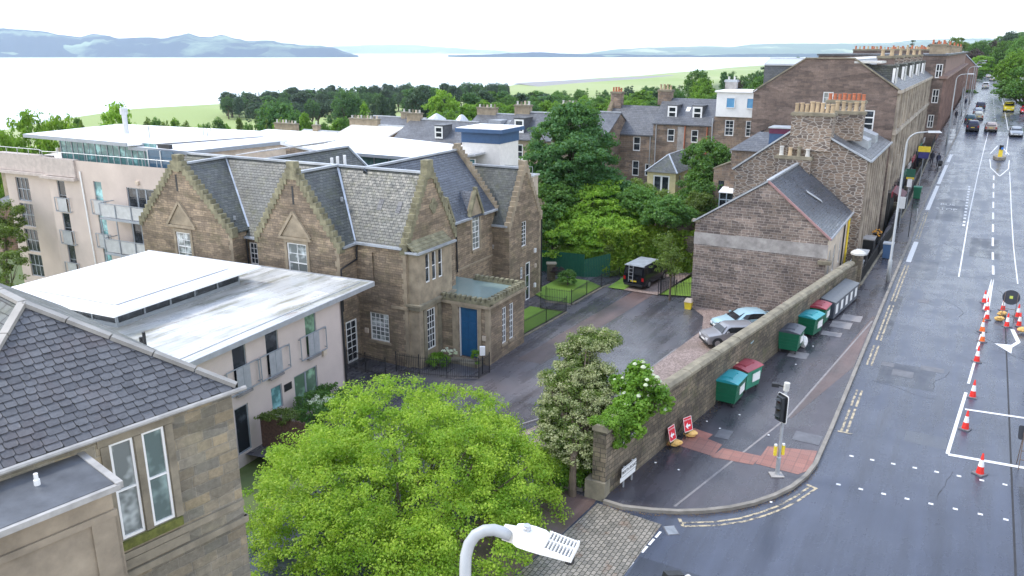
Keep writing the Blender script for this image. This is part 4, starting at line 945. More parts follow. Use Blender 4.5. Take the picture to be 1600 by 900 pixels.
# rounded shoulder between the stair tower and the front
pc = [(1.0+.25*i, .8-.8*(1-cos(pi/2*i/5))) for i in range(6)]
for (l0, a0), (l1, a1) in zip([(1.0, .8), (.6, .75), (.2, .55), (-.1, .25), (-.3, 0)], [(.6, .75), (.2, .55), (-.1, .25), (-.3, 0)]):
    mb.poly([w(l0, a0, -8), w(l1, a1, -8), w(l1, a1, 8.1), w(l0, a0, 8.1)])
wall(mb, FB.left(6.4), -12, -.8, -8, 7.5); mb.poly([w(-15.5, 0, -8), w(-15.5, 12, -8), w(-15.5, 12, 8.1), w(-15.5, 0, 8.1)])
wall(mb, FB.front(16.6), 14, 27, -8, 5.6)
mb.build('wall', M['pinkb'], b_)
mb = MB(); mb.fbox(F8, -6.8, -.3, 6.75, 8.1, -.4, .25); mb.fbox(F, .2, 3.8, 6.8, 8.12, -.3, .16); mb.fbox(F8, -7.2, -.2, 6.5, 6.72, -.3, .5); mb.fbox(F, -.2, 3.9, 6.55, 6.75, -.3, .4); mb.build('cornice', plain('grey_render', (.46, .40, .36), .85), b_)
mb = MB(); mb.slab([w(6.3, .9, 7.5), w(-15.4, .1, 7.5), w(-15.4, 12, 7.5), w(6.3, 12, 7.5)], .2); mb.build('terrace', M['whiterender'], b_)
mb = MB(); mb.slab([w(2.6, .5, 9.75), w(-9.2, .5, 9.6), w(-12, 14, 9.35), w(3.6, 10, 9.75)], .22); mb.slab([w(-8.7, 1.0, 9.3), w(-14, 1.6, 9.15), w(-14, 12, 9.0), w(-10, 12, 9.2)], .2)
mb.slab([w(-9, 11.8, 9.1), w(-14, 11.0, 8.9), w(-14.2, 15.1, 7.85), w(-26.6, 15.1, 7.75), w(-26.4, 21.5, 8.1), w(-14.3, 25, 8.1), w(-2, 22.5, 8.5)], .2); mb.build('roof', M['membrane'], b_)
mb = MB()
for p, q in (((2.6, .45, 9.62), (-9.2, .45, 9.48)), ((-8.7, .95, 9.18), (-14, 1.55, 9.03)), ((-14.04, 1.6, 9.03), (-14.04, 11, 8.8)), ((-14.2, 15.05, 7.72), (-26.6, 15.05, 7.62)), ((2.6, .45, 9.62), (3.6, 10, 9.62))): mb.bar(w(*p), w(*q), .08, .26)
mb.build('fascia', M['grey'], b_)
FG1 = FB.front(1.6)
for i in range(8):
    mb = MB(); u = .1+i*1.35; mb.fbox(FG1, u+.06, u+1.29, 7.5, 9.5, -.05, 0); g = mb.build('glazing', M['glass_t'], b_); mb = MB(); mb.fbox(FG1, u-.05, u+.05, 7.5, 9.5, -.08, .05); mb.fbox(FG1, u-.05+.65, u+.65, 7.5, 9.5, -.02, .03); mb.build('mullion', M['grey'], g)
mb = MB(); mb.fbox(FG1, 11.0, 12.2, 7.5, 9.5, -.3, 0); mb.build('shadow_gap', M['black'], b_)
FG2_ = FB.front(.7)
for i in range(2): mb = MB(); u = 11.0+i*1.3; mb.fbox(FG2_, u+.05, u+1.25, 7.5, 9.2, -.05, 0); g = mb.build('glazing', plain('blue_grey_glass', (.05, .11, .17), .1), b_); mb = MB(); mb.fbox(FG2_, u-.05, u+.05, 7.5, 9.2, -.08, .05); mb.build('mullion', M['galv'], g)
mb = MB(); wall(mb, FB.front(1.9), 10, 13.7, 7.5, 9.1); wall(mb, FB.right(-13.7), 1.9, 12, 7.5, 9.0); mb.build('wall', M['cream'], b_)
FG2_ = FB.front(16.2); mb = MB(); wall(mb, FG2_, 13.6, 26.8, 5, 7.65, [(15, 25.5, 5.8, 7.45)]); mb.build('wall', M['cream'], b_)
for i in range(7): window(b_, FG2_, (15+i*1.5, 16.5+i*1.5, 5.8, 7.45), 1, 1, .1, mat='grey', glass='glass_t', sash=False)
mb = MB()
rp = [w(6.6, .5, 8.6), w(1.0, .5, 8.6), w(-.2, -.1, 8.6), w(-3.6, .1, 8.6), w(-14, .1, 8.6)]; mb.tube(rp, .03, 6)
for p, q in zip(rp, rp[1:]):
    k = max(1, int((Vector(q)-Vector(p)).length/1.3))
    for i in range(k): v = Vector(p).lerp(Vector(q), i/k); mb.bar(v, v-Vector((0, 0, .55)), .03)
mb.build('handrail', M['galv'], b_)
for o in jul:
    window(b_, F, o, 1, 2, .12, mat='grey', glass='glass_t' if o[0] > 4 else 'glass', bw=.05, sash=False, name='french_window')
    mb = MB(); u0, u1 = o[0]-.35, o[1]+.45; z0, z1 = o[2]-.1, o[2]+1.0
    for z in (z0, z1): mb.bar(F.pt(u0, z, .16), F.pt(u1, z, .16), .05)
    for u in (u0, u1): mb.bar(F.pt(u, z0, .16), F.pt(u, z1, .16), .05); mb.bar(F.pt(u, z0+.05, .16), F.pt(u, z0+.05, 0), .05)
    k = mb.build('balcony_rail', M['grey'], b_); mb = MB(); mb.fbox(F, o[0]-.05, o[1]+.1, z0+.05, z1-.05, .14, .16); mb.build('perforated_panel', M['galv'], k)
for o in big: window(b_, F, o, 3, 1, .12, mat='grey', glass='glass', bw=.07, tb=.14, sash=False)
for k in range(2):
    z = 4.3-2.65*k; mb = MB(); mb.fbox(F, 7.5, 12.5, z-.15, z, 0, 1.3)
    for u in (7.55, 9.2, 10.85, 12.4): mb.bar(F.pt(u, z, 1.25), F.pt(u, z+1.05, 1.25), .06); mb.bar(F.pt(u, z, 1.25), F.pt(u, z-2.5, 1.25), .07)
    mb.bar(F.pt(7.5, z+1.05, 1.25), F.pt(12.5, z+1.05, 1.25), .06); mb.bar(F.pt(7.5, z+1.05, 0), F.pt(7.5, z+1.05, 1.25), .06)
    k_ = mb.build('balcony', M['grey'], b_); mb = MB(); mb.fbox(F, 7.62, 12.3, z+.08, z+.98, 1.2, 1.22); mb.build('perforated_panel', M['galv'], k_)
for o in st: window(b_, F8, o, 3, 2, .15, mat='grey', glass='glass', bw=.07, tb=.07, sash=False, name='stair_window')
pipe(b_, [F.pt(4.3, 7.3, .1), F.pt(4.55, .3, .1), F.pt(4.6, -4, .1)], .06, 'white')
mb = MB(); mb.fbox(F, 10.3, 10.6, 6.75, 7.0, 0, .15); mb.build('lamp_box', M['cream'], b_)
for (l_, a_, hh, r_) in ((-4.2, 4.5, 2.0, .2), (-8.6, 3.0, .9, .06)):
    mb = MB(); p = w(l_, a_, 9.7); mb.tube([p, (p[0], p[1], p[2]+hh*.75), (p[0], p[1], p[2]+hh*.76), (p[0], p[1], p[2]+hh)], [r_, r_, r_*1.5, r_*1.5], 10); mb.build('flue', M['galv'], b_)
for i in range(3): mb = MB(); p = w(-11-.4*i, 6, 9.7); mb.tube([p, (p[0], p[1], p[2]+.6)], .05, 6); mb.build('vent_pipe', M['galv'], b_)
# blue-clad lift tower and the white end block
FT = FB.front(18); mb = MB(); mb.fbox(FT, 27.15, 30.6, -4, 8.85, -3.4, 0); mb.fbox(FB.front(16.9), 26.7, 29.2, -4, 6.3, -1, 0); mb.build('wall', M['whiterender'], b_)
mb = MB(); mb.fbox(FT, 27.1, 30.65, 8.85, 9.7, -3.45, .05); mb.build('cladding', M['blueclad'], b_); mb = MB(); mb.fbox(FT, 26.75, 31.0, 9.7, 10.0, -3.8, .45); mb.build('tower_roof', M['blueclad'], b_)
mb = MB(); mb.fbox(FT, 26.8, 30.95, 10.002, 10.05, -3.75, .4); mb.build('roof', M['membrane'], b_)
mb = MB(); mb.slab([w(-26.4, 16.4, 7.75), w(-29.3, 16.4, 8.15), w(-29.3, 18, 8.15), w(-26.4, 18, 7.75)], .15); mb.build('roof', M['galv'], b_)
for u in (26.9, 28.0): window(b_, FB.front(16.9), (u, u+1.0, 6.3, 7.7), 1, 1, -.03, mat='white', glass='glass_t', sash=False)
mb = MB(); mb.fbox(FB.front(18.6), 30.65, 33.2, -5, 6.3, -1.2, 0); mb.build('wall', M['cream'], b_); mb = MB(); mb.fbox(FB.front(18.6), 30.65, 33.3, 6.3, 6.42, -1.3, .08); mb.build('roof', M['stucco'], b_)
mb = MB(); mb.bar(w(-30.7, 18.7, 7.1), w(-33.2, 18.7, 7.1), .04)
for i in range(5): mb.bar(w(-30.8-i*.6, 18.7, 6.42), w(-30.8-i*.6, 18.7, 7.1), .04)
mb.build('handrail', M['galv'], b_)

# ------------------------------------------------------------ the near stone house (left foreground)
g = thing('sandstone_house', 'near sandstone house with hipped slate roof and paired sash windows', 'house', FG.W(2.6, -2.6, 0))
w = lambda l, a, z: FG.W(l, a, z); F = FG.right(0); mb = MB()
gw = [(-2.5, -2.06, 7.12, 9.12), (-1.9, -1.46, 7.12, 9.12)]; lw = [(-2.3, -1.75, 4.0, 5.9)]
wall(mb, F, -9, 0, -.4, 9.42, gw+lw, rev=.13); wall(mb, FG.back(0), 0, 8, -.4, 9.42)
mb.build('wall', M['fgstone'], g)
mb = MB(); mb.fbox(F, -2.62, -1.34, 6.93, 7.11, -.1, .06); mb.build('mossy_sill', plain('moss', (.12, .13, .03), .95, var=.5, scale=6, bmp=.8), g)
mb = MB(); mb.fbox(F, -2.8, 0, 6.72, 6.86, -.02, .05); mb.fbox(F, -9, .05, 6.32, 6.46, -.02, .07); mb.fbox(FG.back(0), -.05, 3, 6.32, 6.46, -.02, .07)
mb.fbox(F, -2.05, -1.91, 7.12, 9.12, -.1, .03); mb.fbox(F, -2.66, -2.51, 7.12, 9.12, -.05, .025); mb.fbox(F, -1.45, -1.30, 7.12, 9.12, -.05, .025); mb.fbox(F, -2.7, -1.26, 9.13, 9.3, -.05, .028); mb.fbox(F, -2.65, -1.25, 6.5, 6.70, -.02, .04); mb.build('dressings', M['fgdress'], g)
for i, o in enumerate(gw): window(g, F, o, 1, 2, .08, bw=.05, glass='glass_c' if i == 0 else 'glass_d', sash=True)
for o in lw: window(g, F, o, 1, 2, .08, bw=.05)
mb = MB(); e = .09; zE = 9.42; AP = (2.6, -2.65, 11.3); AP2 = (8.5, -2.65, 11.3)
mb.poly([w(-e, e, zE), w(-e, -5.5, zE), w(*AP)]); mb.poly([w(-e, e, zE), w(*AP), w(*AP2), w(8.5, e, zE)]); mb.poly([w(-e, -5.5, zE), w(8.5, -5.5, zE), w(*AP2), w(*AP)])
mb.poly([w(-e, e, zE-.02), w(8.5, e, zE-.02), w(8.5, -5.5, zE-.02), w(-e, -5.5, zE-.02)]); rf = mb.build('roof', M['slate'], g)
# individual slates on the two slopes in view
random.seed(11); mb = MB()
def slates(P0, P1, apex, rows, wid):
    P0, P1, apex = Vector(P0), Vector(P1), Vector(apex); ex = (P1-P0); L = ex.length; ex.normalize(); v = apex-P0; up = (v-ex*v.dot(ex)); Hh = up.length; up.normalize(); n = ex.cross(up); n = n if n.z > 0 else -n; ua = v.dot(ex)
    rh = Hh/rows
    for r in range(rows):
        y0 = r*rh-.02; y1 = (r+1)*rh+.03; sc_ = 1-.35*r/rows; u = -(r % 2)*wid*.5-.1
        while u < L:
            ww = wid*sc_*random.uniform(.8, 1.2); fm = (r+.4)/rows; lo, hi = ua*fm, L-(L-ua)*fm
            a, b = max(u, lo), min(u+ww-.012, hi)
            if b-a > .05:
                j = random.uniform(-.012, .012); d0 = .030+random.uniform(0, .008); d1 = .008; c = random.uniform(.01, .035)
                q = lambda x, y, d: tuple(P0+ex*x+up*y+n*d)
                low = [(a+c, y0+j), (b-c, y0+j), (b, y0+j+c*1.2), (b, y1), (a, y1), (a, y0+j+c*1.2)]
                dd = [d0, d0, d0, d1, d1, d0]
                mb.hexa([q(x, y, d-.009) for (x, y), d in zip(low, dd)], [q(x, y, d) for (x, y), d in zip(low, dd)])
            u += ww
slates(w(-e, -5.5, zE), w(-e, e, zE), w(*AP), 21, .235)
m, t, b = newmat('loose_slates'); uv, ob = coords(t); gi = t.nodes.new('ShaderNodeNewGeometry')
col = mix(t, gi.outputs['Random Per Island'], (.062, .064, .070), (.105, .108, .115)); fine = rng(t, noise(t, ob, 14, 5, .7), .25, .75, .7, 1.3); cc = t.nodes.new('ShaderNodeCombineColor'); [t.links.new(fine, cc.inputs[i]) for i in range(3)]
col = mix(t, 1.0, col, cc.outputs[0], 'MULTIPLY'); col = mix(t, rng(t, noise(t, ob, 9, 2), .74, .8, 0, .7), col, (.45, .46, .42)); col = mix(t, rng(t, noise(t, ob, 1.2, 5), .5, .75, 0, .35), col, (.13, .095, .09))
t.links.new(col, b.inputs['Base Color']); b.inputs['Roughness'].default_value = .5; bump(t, noise(t, ob, 30, 4), b, .004, .6)
mb.build('slates', m, g)
mb = MB()
def hipbar(p, q, n_):
    p, q = Vector(p), Vector(q)
    for i in range(n_):
        a_ = p.lerp(q, i/n_+.003); b2 = p.lerp(q, (i+1)/n_-.003); mb.bar(a_+Vector((0, 0, .05+.006*(i % 2))), b2+Vector((0, 0, .05+.006*(i % 2))), .15, .08)
hipbar(w(-e, e, zE), w(*AP), 5); hipbar(w(-e, -5.5, zE), w(*AP), 5); hipbar(w(*AP), w(*AP2), 5); mb.build('ridge', plain('weathered_zinc', (.27, .26, .24), .6, .1, .2, 2), g)
gutter(g, w(-e-.05, .25, zE-.04), w(-e-.05, -7, zE-.04), 'dullwhite', .05)
# flat-roofed bay
mb = MB(); BX = -1.33; Fb = FG.right(BX); Fbb = FG.back(-3.08)
wall(mb, Fb, -8, -3.08, -.4, 9.0, [(-5.2, -4.4, 6.6, 8.0)], rev=.12); wall(mb, Fbb, BX, 0, -.4, 9.0); by = mb.build('bay', M['tan'], g)
mb = MB(); mb.fbox(Fb, -3.48, -3.06, -.4, 8.55, -.02, .04); mb.fbox(Fb, -8, -3.05, 8.5, 8.62, -.02, .05); mb.fbox(Fbb, BX-.04, BX+.3, -.4, 8.55, -.02, .04); mb.build('pilaster', M['tan'], by)
window(by, Fb, (-5.2, -4.4, 6.6, 8.0), 1, 2, .08, bw=.05)
mb = MB(); mb.slab([w(BX-.12, -8, 9.12), w(BX-.1, -3.02, 9.12), w(0, -3.02, 9.16), w(0, -8, 9.16)], .12); mb.build('flat_roof', M['lead'].copy(), by).data.materials[0] = plain('wet_lead_flat', (.10, .108, .12), .32, .1, .35, 1.6)
mb = MB(); mb.bar(w(BX-.13, -8, 9.06), w(BX-.13, -2.99, 9.06), .12, .1); mb.bar(w(BX-.16, -2.99, 9.08), w(.05, -2.99, 9.12), .12, .12); mb.build('gutter', M['dullwhite'], by)
mb = MB(); p = w(-.55, -3.9, 9.1); mb.tube([p, (p[0], p[1], p[2]+.14), (p[0], p[1], p[2]+.141), (p[0], p[1], p[2]+.25)], [.05, .05, .035, .035], 8); mb.build('vent', M['white'], by)

# ------------------------------------------------------------ street side: grey rubble house with a slate roof
r1 = thing('rubble_house', 'grey rubble house end with a cement band and blue-grey slate roof beside the car park', 'house', S.W(-4.6, 5, -2.5))
w = lambda l, a, z: S.W(l, a, z); F = S.front(0); mb = MB()
# front() uses u=-l
wall(mb, F, 0, 9.25, -3.4, 3.2); wall(mb, F, 0, 9.25, 3.2, [(0, 4.0), (4.95, 7.25), (9.25, 3.75)]); wall(mb, S.left(0), -11, 0, -3.4, 4.0); mb.build('wall', M['r1stone'], r1)
mb = MB(); wall(mb, S.right(-9.25), 0, 11, -3.4, 3.7, [(1.2, 2.0, .6, 2.6), (3.4, 4.2, .6, 2.6), (6.2, 7, .6, 2.6)]); mb.build('wall', M['cream'], r1)
mb = MB(); mb.fbox(F, -.03, 9.3, 2.35, 3.25, -.1, .02); mb.fbox(F, 3.0, 9.3, 3.25, 3.3, -.1, .03); mb.build('cement_band', M['concrete'], r1)
mb = MB(); mb.slab([w(.1, -.05, 4.05), w(-4.95, -.05, 7.35), w(-4.95, 11, 7.35), w(.1, 11, 4.05)], .1); mb.slab([w(-9.4, -.05, 3.72), w(-4.95, -.05, 7.35), w(-4.95, 11, 7.35), w(-9.4, 11, 3.72)], .1); mb.build('roof', M['slate_b'], r1)
mb = MB(); mb.bar(w(-4.95, -.1, 7.4), w(-4.95, 11, 7.4), .25, .14); mb.bar(w(-9.43, -.1, 3.72), w(-9.43, 11, 3.72), .12, .12); mb.bar(w(.15, -.12, 4.05), w(-4.95, -.12, 7.38), .14, .1); mb.build('lead_flashing', M['lead'], r1)
mb = MB(); mb.bar(w(-9.45, -.1, 3.72), w(-4.95, -.1, 7.38), .14, .14); mb.build('verge', plain('pink_verge', (.34, .2, .19), .8), r1)
mb = MB(); mb.fbox(F, -.25, .35, 4.0, 4.18, -.3, .15); mb.fbox(F, 8.75, 9.6, 1.95, 2.2, -.3, .2); mb.build('skew_putt', M['cope'], r1)
mb = MB(); mb.slab([w(-6.6, 5.2, 6.15), w(-7.6, 6.2, 5.33), w(-7.75, 6.0, 5.2), w(-6.75, 5.0, 6.02)], .03); mb.build('roof_light', M['galv'], r1)
for o in ((1.2, 2.0, .6, 2.6), (3.4, 4.2, .6, 2.6), (6.2, 7, .6, 2.6)): window(r1, S.right(-9.25), o, 1, 2, .1)
pipe(r1, [w(-9.35, 9.5, 3.6), w(-9.35, 9.5, -1)], .08, 'plateY'); pipe(r1, [w(-9.33, 7.5, 3.6), w(-9.33, 7.5, -1)], .06)
mb = MB(); mb.fbox(F, 6.6, 8.6, -2.6, -1.2, 0, .01); mb.build('graffiti_patch', plain('pink_stained_stone', (.26, .12, .11), .85, var=.4, scale=5), r1)
# ------------------------------------------------------------ the taller gable house with banked chimneys
r2 = thing('chimney_house', 'taller random-rubble house end topped by a long bank of buff chimney pots', 'house', S.W(-5, 18, -2.5))
F = S.front(11); mb = MB(); prof = [(-.2, 6.5), (5, 10.4), (10, 7.85)]
wall(mb, F, -.2, 10, -3.4, prof); wall(mb, S.right(-10), 11, 27, -3.4, 7.8, [(13+i*3.4, 14+i*3.4, z, z+1.9) for i in range(4) for z in (-.2, 2.9, 5.5)]); wall(mb, S.left(.2), -24, -11, -3.4, 6.5)
mb.build('wall', M['r2stone'], r2)
for i in range(4):
    for z in (-.2, 2.9, 5.5): window(r2, S.right(-10), (13+i*3.4, 14+i*3.4, z, z+1.9), 1, 2, .1)
mb = MB()
for i in range(9): mb.fbox(S.right(-10), 11.3+i*1.7, 11.6+i*1.7, -1, 7.7, 0, .15)
mb.build('pilaster', M['pale'], r2)
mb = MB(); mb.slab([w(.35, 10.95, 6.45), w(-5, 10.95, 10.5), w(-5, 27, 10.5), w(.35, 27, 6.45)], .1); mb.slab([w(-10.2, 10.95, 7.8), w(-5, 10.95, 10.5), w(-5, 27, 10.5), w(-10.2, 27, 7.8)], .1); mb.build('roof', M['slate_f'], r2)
mb = MB(); mb.bar(w(.4, 10.9, 6.5), w(-5, 10.9, 10.55), .16, .12); mb.bar(w(-10.25, 10.9, 7.8), w(-5, 10.9, 10.55), .16, .12); mb.bar(w(-10.25, 11, 7.78), w(-10.25, 27, 7.78), .14, .14); mb.build('lead_flashing', M['lead'], r2)
mb = MB()
for a0 in (15.5, 20.5): mb.hexa([w(-6.2, a0, 9.9), w(-9.4, a0, 8.2), w(-9.4, a0+2.2, 8.2), w(-6.2, a0+2.2, 9.9)], [w(-6.2, a0, 10.2), w(-9.4, a0, 8.9), w(-9.4, a0+2.2, 8.9), w(-6.2, a0+2.2, 10.2)])
mb.build('dormer', M['lead'], r2)
random.seed(4)
chimney(r2, F, 4.05, 7.15, 8.4, 11.1, -1.2, .28, 'r2stone', 8, .75, pr=.17)
chimney(r2, S.front(14), 6.6, 9.0, 9.0, 11.1, -.9, 0, 'r2stone', 5, .7, pr=.16)
chimney(r2, S.front(17), 5.6, 8.6, 9.5, 11.8, -.9, 0, 'r2stone', 8, .5, pr=.15, potmats=('terra',))
chimney(r2, F, 3.2, 5.9, -2.5, 7.7, .05, .75, 'r2stone', 4, .7, pr=.17, potmats=('stucco', 'pot', 'cope', 'stucco'))
# low slated outbuilding and blue tank room behind it
ob_ = thing('rear_wing', 'brown rear wing with hipped slate roof behind the chimney house', 'building', S.W(1, 19, -3)); mb = MB(); F = S.front(18)
wall(mb, F, -2.4, 2.5, -4, 7.3); wall(mb, S.left(2.4), -24, -18, -4, 7.3); mb.build('wall', M['backstone'], ob_); mb = MB(); mb.poly([w(2.6, 17.8, 7.25), w(-2.5, 17.8, 7.25), w(-2, 20.5, 8.8), w(.6, 20.5, 8.8)]); mb.poly([w(2.6, 17.8, 7.25), w(.6, 20.5, 8.8), w(.6, 24, 8.8), w(2.6, 24, 7.25)]); mb.build('roof', M['slate_f'], ob_)
ob2 = thing('rear_wing', 'small lean-to stone wing with one tiny window behind the slate-roofed gable', 'building', S.W(3, 17, -3)); mb = MB(); wall(mb, S.front(18.3), -4.0, -2.4, -4, [(-4.0, 5.4), (-2.4, 6.1)], [(-3.5, -2.95, 3.2, 4.3)]); wall(mb, S.left(4), -22, -18.3, -4, 5.4); mb.build('wall', M['backstone'], ob2); window(ob2, S.front(18.3), (-3.5, -2.95, 3.2, 4.3), 1, 2, .1, mat='black')
mb = MB(); mb.slab([w(4.1, 18.2, 5.45), w(2.35, 18.2, 6.2), w(2.35, 22, 6.2), w(4.1, 22, 5.45)], .12); mb.build('roof', M['cope'], ob2)
tk = thing('tank_room', 'blue clad box with a maroon band behind the buff chimney pots', 'roof box', S.W(-2.6, 16, 6)); mb = MB(); F = S.front(15); mb.fbox(F, 1.5, 3.8, 7.0, 9.2, -2, 0); mb.build('cladding', M['blueclad'], tk); mb = MB(); mb.fbox(F, 1.48, 3.82, 9.2, 9.65, -2, .02); mb.build('band', plain('maroon_band', (.13, .02, .06), .5), tk); mb = MB(); mb.fbox(F, 1.4, 3.9, 9.65, 9.75, -2.1, .1); mb.build('roof', M['lead'], tk)
# ------------------------------------------------------------ long pale-fronted tenement
r3 = thing('tenement', 'big four-storey tenement with brown gable and pale stone street front', 'tenement', S.W(-4, 50, -2)); F = S.front(28); FF = S.right(-10.1); mb = MB()
gw3 = [(7.2, 8.35, 8.0, 10.6), (3.5, 4.45, 10.6, 12.2), (8.2, 9.1, 5.2, 6.8)]
wall(mb, F, -3.2, 10.1, -5, [(-3.2, 12.0), (1.6, 15.3), (6.0, 15.3), (10.1, 12.45)], gw3); wall(mb, S.left(3.2), -80, -28, -5, 12); mb.build('wall', M['r3stone'], r3)
window(r3, F, gw3[0], 1, 4, .1, bw=.12, tb=.12); window(r3, F, gw3[1], 2, 3, .1, bw=.1, glass='glass_c'); window(r3, F, gw3[2], 1, 2, .1, bw=.1)
mb = MB(); fw = [(30+i*3.1, 31.1+i*3.1, z, z+2.0) for i in range(16) for z in (.6, 3.6, 6.5, 9.6)]
wall(mb, FF, 28, 80, -3, 12.4, fw, rev=.25); mb.fbox(FF, 27.9, 80, 8.35, 8.75, 0, .3); mb.fbox(FF, 27.9, 80, 5.4, 5.6, 0, .12)
for i in range(17):
    a0 = 28.2+i*3.1
    for x in (0, 1.15): mb.fbox(FF, a0+x*.55, a0+x*.55+.3, -2, 12.2, 0, .22+.04*(i % 2))
mb.fbox(FF, 27.8, 80.1, 12.2, 12.5, 0, .35); mb.build('street_front', M['pale'], r3)
for o in fw[:40]: window(r3, FF, o, 1, 2, .18, bw=.08)
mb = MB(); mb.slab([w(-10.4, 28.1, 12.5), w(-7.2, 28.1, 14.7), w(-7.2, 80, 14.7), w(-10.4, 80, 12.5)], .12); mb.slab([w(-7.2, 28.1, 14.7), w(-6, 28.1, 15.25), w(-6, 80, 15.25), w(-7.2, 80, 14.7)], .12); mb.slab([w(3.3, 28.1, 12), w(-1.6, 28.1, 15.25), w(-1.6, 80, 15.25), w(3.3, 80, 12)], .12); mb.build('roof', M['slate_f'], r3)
mb = MB(); mb.slab([w(-1.6, 28.1, 15.25), w(-6, 28.1, 15.25), w(-6, 80, 15.25), w(-1.6, 80, 15.25)], .15); mb.fbox(F, 6.0, 8.4, 14.9, 15.1, -4, .05); mb.build('roof', M['stucco'], r3)
mb = MB(); mb.bar(w(1.9, 27.95, 15.35), w(-6, 27.95, 15.35), .12, .1) if 0 else mb.bar(w(-1.6, 27.95, 15.36), w(-6, 27.95, 15.36), .2, .12); mb.bar(w(-10.2, 27.95, 12.55), w(-6, 27.95, 15.36), .2, .12); mb.bar(w(3.3, 27.95, 12.1), w(-1.6, 27.95, 15.36), .2, .12); mb.build('verge', M['cope'], r3)
for k, a0 in enumerate((29.2, 39, 49, 59, 69)):
    Fd = S.right(-9.6); mb = MB(); mb.fbox(Fd, a0, a0+1.6, 12.6, 14.6, -2.6, -.05); mb.fbox(Fd, a0-.1, a0+1.7, 14.6, 14.75, -2.7, .1); d_ = mb.build('dormer', M['slate'] if k else M['slate'], r3)
    window(d_, Fd, (a0+.12, a0+1.48, 12.75, 14.5), 2, 2, -.02, bw=.12, tb=.1)
    window(d_, S.front(a0-.0), (7.2+2.45-.65+.35, 9.58, 12.9, 14.45), 1, 2, -.04, bw=.12)
random.seed(8)
for a0 in (34.5, 44.5, 54.5, 64.5, 74.5): chimney(r3, S.front(a0), 7.3, 8.9, 13, 15.3, -.9, 0, 'r2stone' if a0 > 40 else 'r3stone', 2, .7, pr=.16)
for k in range(8):
    a0 = 29.5+k*6.1; mb = MB(); mb.fbox(FF, a0, a0+4.6, -1.5, 2.6, 0, .5); sf_ = mb.build('shopfront', plain('dark_shopfront_%d' % k, ((.03, .03, .03), (.05, .02, .02), (.02, .03, .05), (.06, .05, .04))[k % 4], .4), r3)
    mb = MB(); mb.fbox(FF, a0+.3, a0+4.3, 1.9+zr(a0)*.5, 2.5+zr(a0)*.5, .5, .62); mb.build('fascia', (M['lidR'], M['black'], M['trans'], M['concrete'])[k % 4], sf_)
    mb = MB()
    for i in range(3): mb.fbox(FF, a0+5+i*.3, a0+5.3+i*.3, -1, .3+i*.25, 0, 1.2)
    mb.build('steps', M['cope'], r3)
mb = MB(); mb.hexa([FF.pt(30, 2.6, .5), FF.pt(34.5, 2.6, .5), FF.pt(34.5, 2.0, 1.6), FF.pt(30, 2.0, 1.6)], [FF.pt(30, 2.75, .5), FF.pt(34.5, 2.75, .5), FF.pt(34.5, 2.1, 1.6), FF.pt(30, 2.1, 1.6)]); mb.build('awning', plain('maroon_awning', (.10, .02, .03), .6), r3)
for a0 in (17.5,):
    t = thing('hanging_basket', 'orange and yellow flowers in front of the chimney house by the railings', 'flowers', S.W(-10.8, a0, .4)); ex = [S.W(-10.8+random.uniform(-.35, .35), a0+random.uniform(-.4, .4), 1.0+random.uniform(-.25, .25)) for i in range(26)]
    b = MB(); mb = b
    for p in ex: b.tube([(p[0], p[1], p[2]-.07), p, (p[0], p[1], p[2]+.07)], [.03, .09, .03], 6)
    b.build('blooms', plain('orange_blooms', (.6, .28, .03), .7, 0, .5, 8), t); b = MB(); p = S.W(-10.8, a0); b.tube([(p[0], p[1], 0), (p[0], p[1], .7), (p[0], p[1], .95)], [.2, .25, .4], 8); b.build('planter', M['black'], t)
for i, a0 in enumerate((6, 8.8, 13.5)):
    t = thing('basement_hut', ('low grey box shed in the basement area nearest the gatepier', 'second dark box shed in the basement area', 'dark shed in the basement area under the chimney house')[i], 'shed', S.W(-10.6, a0, -1)); mb = MB(); mb.fbox(S.right(-10.4), a0, a0+1.6, -1.5, .7+.2*i, -.3, .55); mb.build('walls', (M['concrete'], M['black'], M['binG2'])[i] if i < 2 else M['black'], t); mb = MB(); mb.fbox(S.right(-10.4), a0-.1, a0+1.7, .7+.2*i, .78+.2*i, -.35, .6); mb.build('lid', (M['lead'], M['stucco'], M['concrete'])[i], t)
# ------------------------------------------------------------ the dark red tenements further along
r4 = thing('tenement', 'dark red sandstone tenement row receding beyond the pale-fronted one', 'tenement', S.W(-8, 120, 2)); F = S.front(80); l4 = lambda a: -11.8; FF = S.right(-11.8); mb = MB()
g4 = [(10.6, 11.5, 12.2, 14.2), (10.6, 11.5, 8.6, 10.6), (10.5, 11.3, 5.0, 6.9)]
wall(mb, F, -6, 11.8, -4, 15.5, g4)
mb.poly([w(6, 80, 0), w(6, 230, 0), w(6, 230, 15.5), w(6, 80, 15.5)]); mb.build('wall', M['r3stone'], r4)
for o in g4: window(r4, F, o, 2, 2, .1, bw=.12, tb=.1)
mb = MB(); wall(mb, FF, 80, 230, -4, 12.3, [(82+i*3.6, 83.2+i*3.6, z, z+2.0) for i in range(20) for z in (4.6, 7.6, 10)], rev=.2); wall(mb, S.right(-11.3), 80, 230, 12.3, 15.5, [])
for i in range(36):
    mb.fbox(FF, 80.3+i*3.6, 80.9+i*3.6, 0, 12.1, 0, .35)
mb.fbox(FF, 79.8, 230, 12.1, 12.5, -.6, .5); mb.fbox(FF, 79.8, 230, 7.0, 7.2, 0, .25); mb.build('street_front', M['red'], r4)
for i in range(12):
    for z in (4.6, 7.6, 10): window(r4, FF, (82+i*3.6, 83.2+i*3.6, z, z+2), 1, 2, .15, bw=.1)
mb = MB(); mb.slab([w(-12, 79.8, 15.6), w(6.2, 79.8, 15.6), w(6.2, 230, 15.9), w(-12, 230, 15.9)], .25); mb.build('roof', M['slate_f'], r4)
random.seed(9)
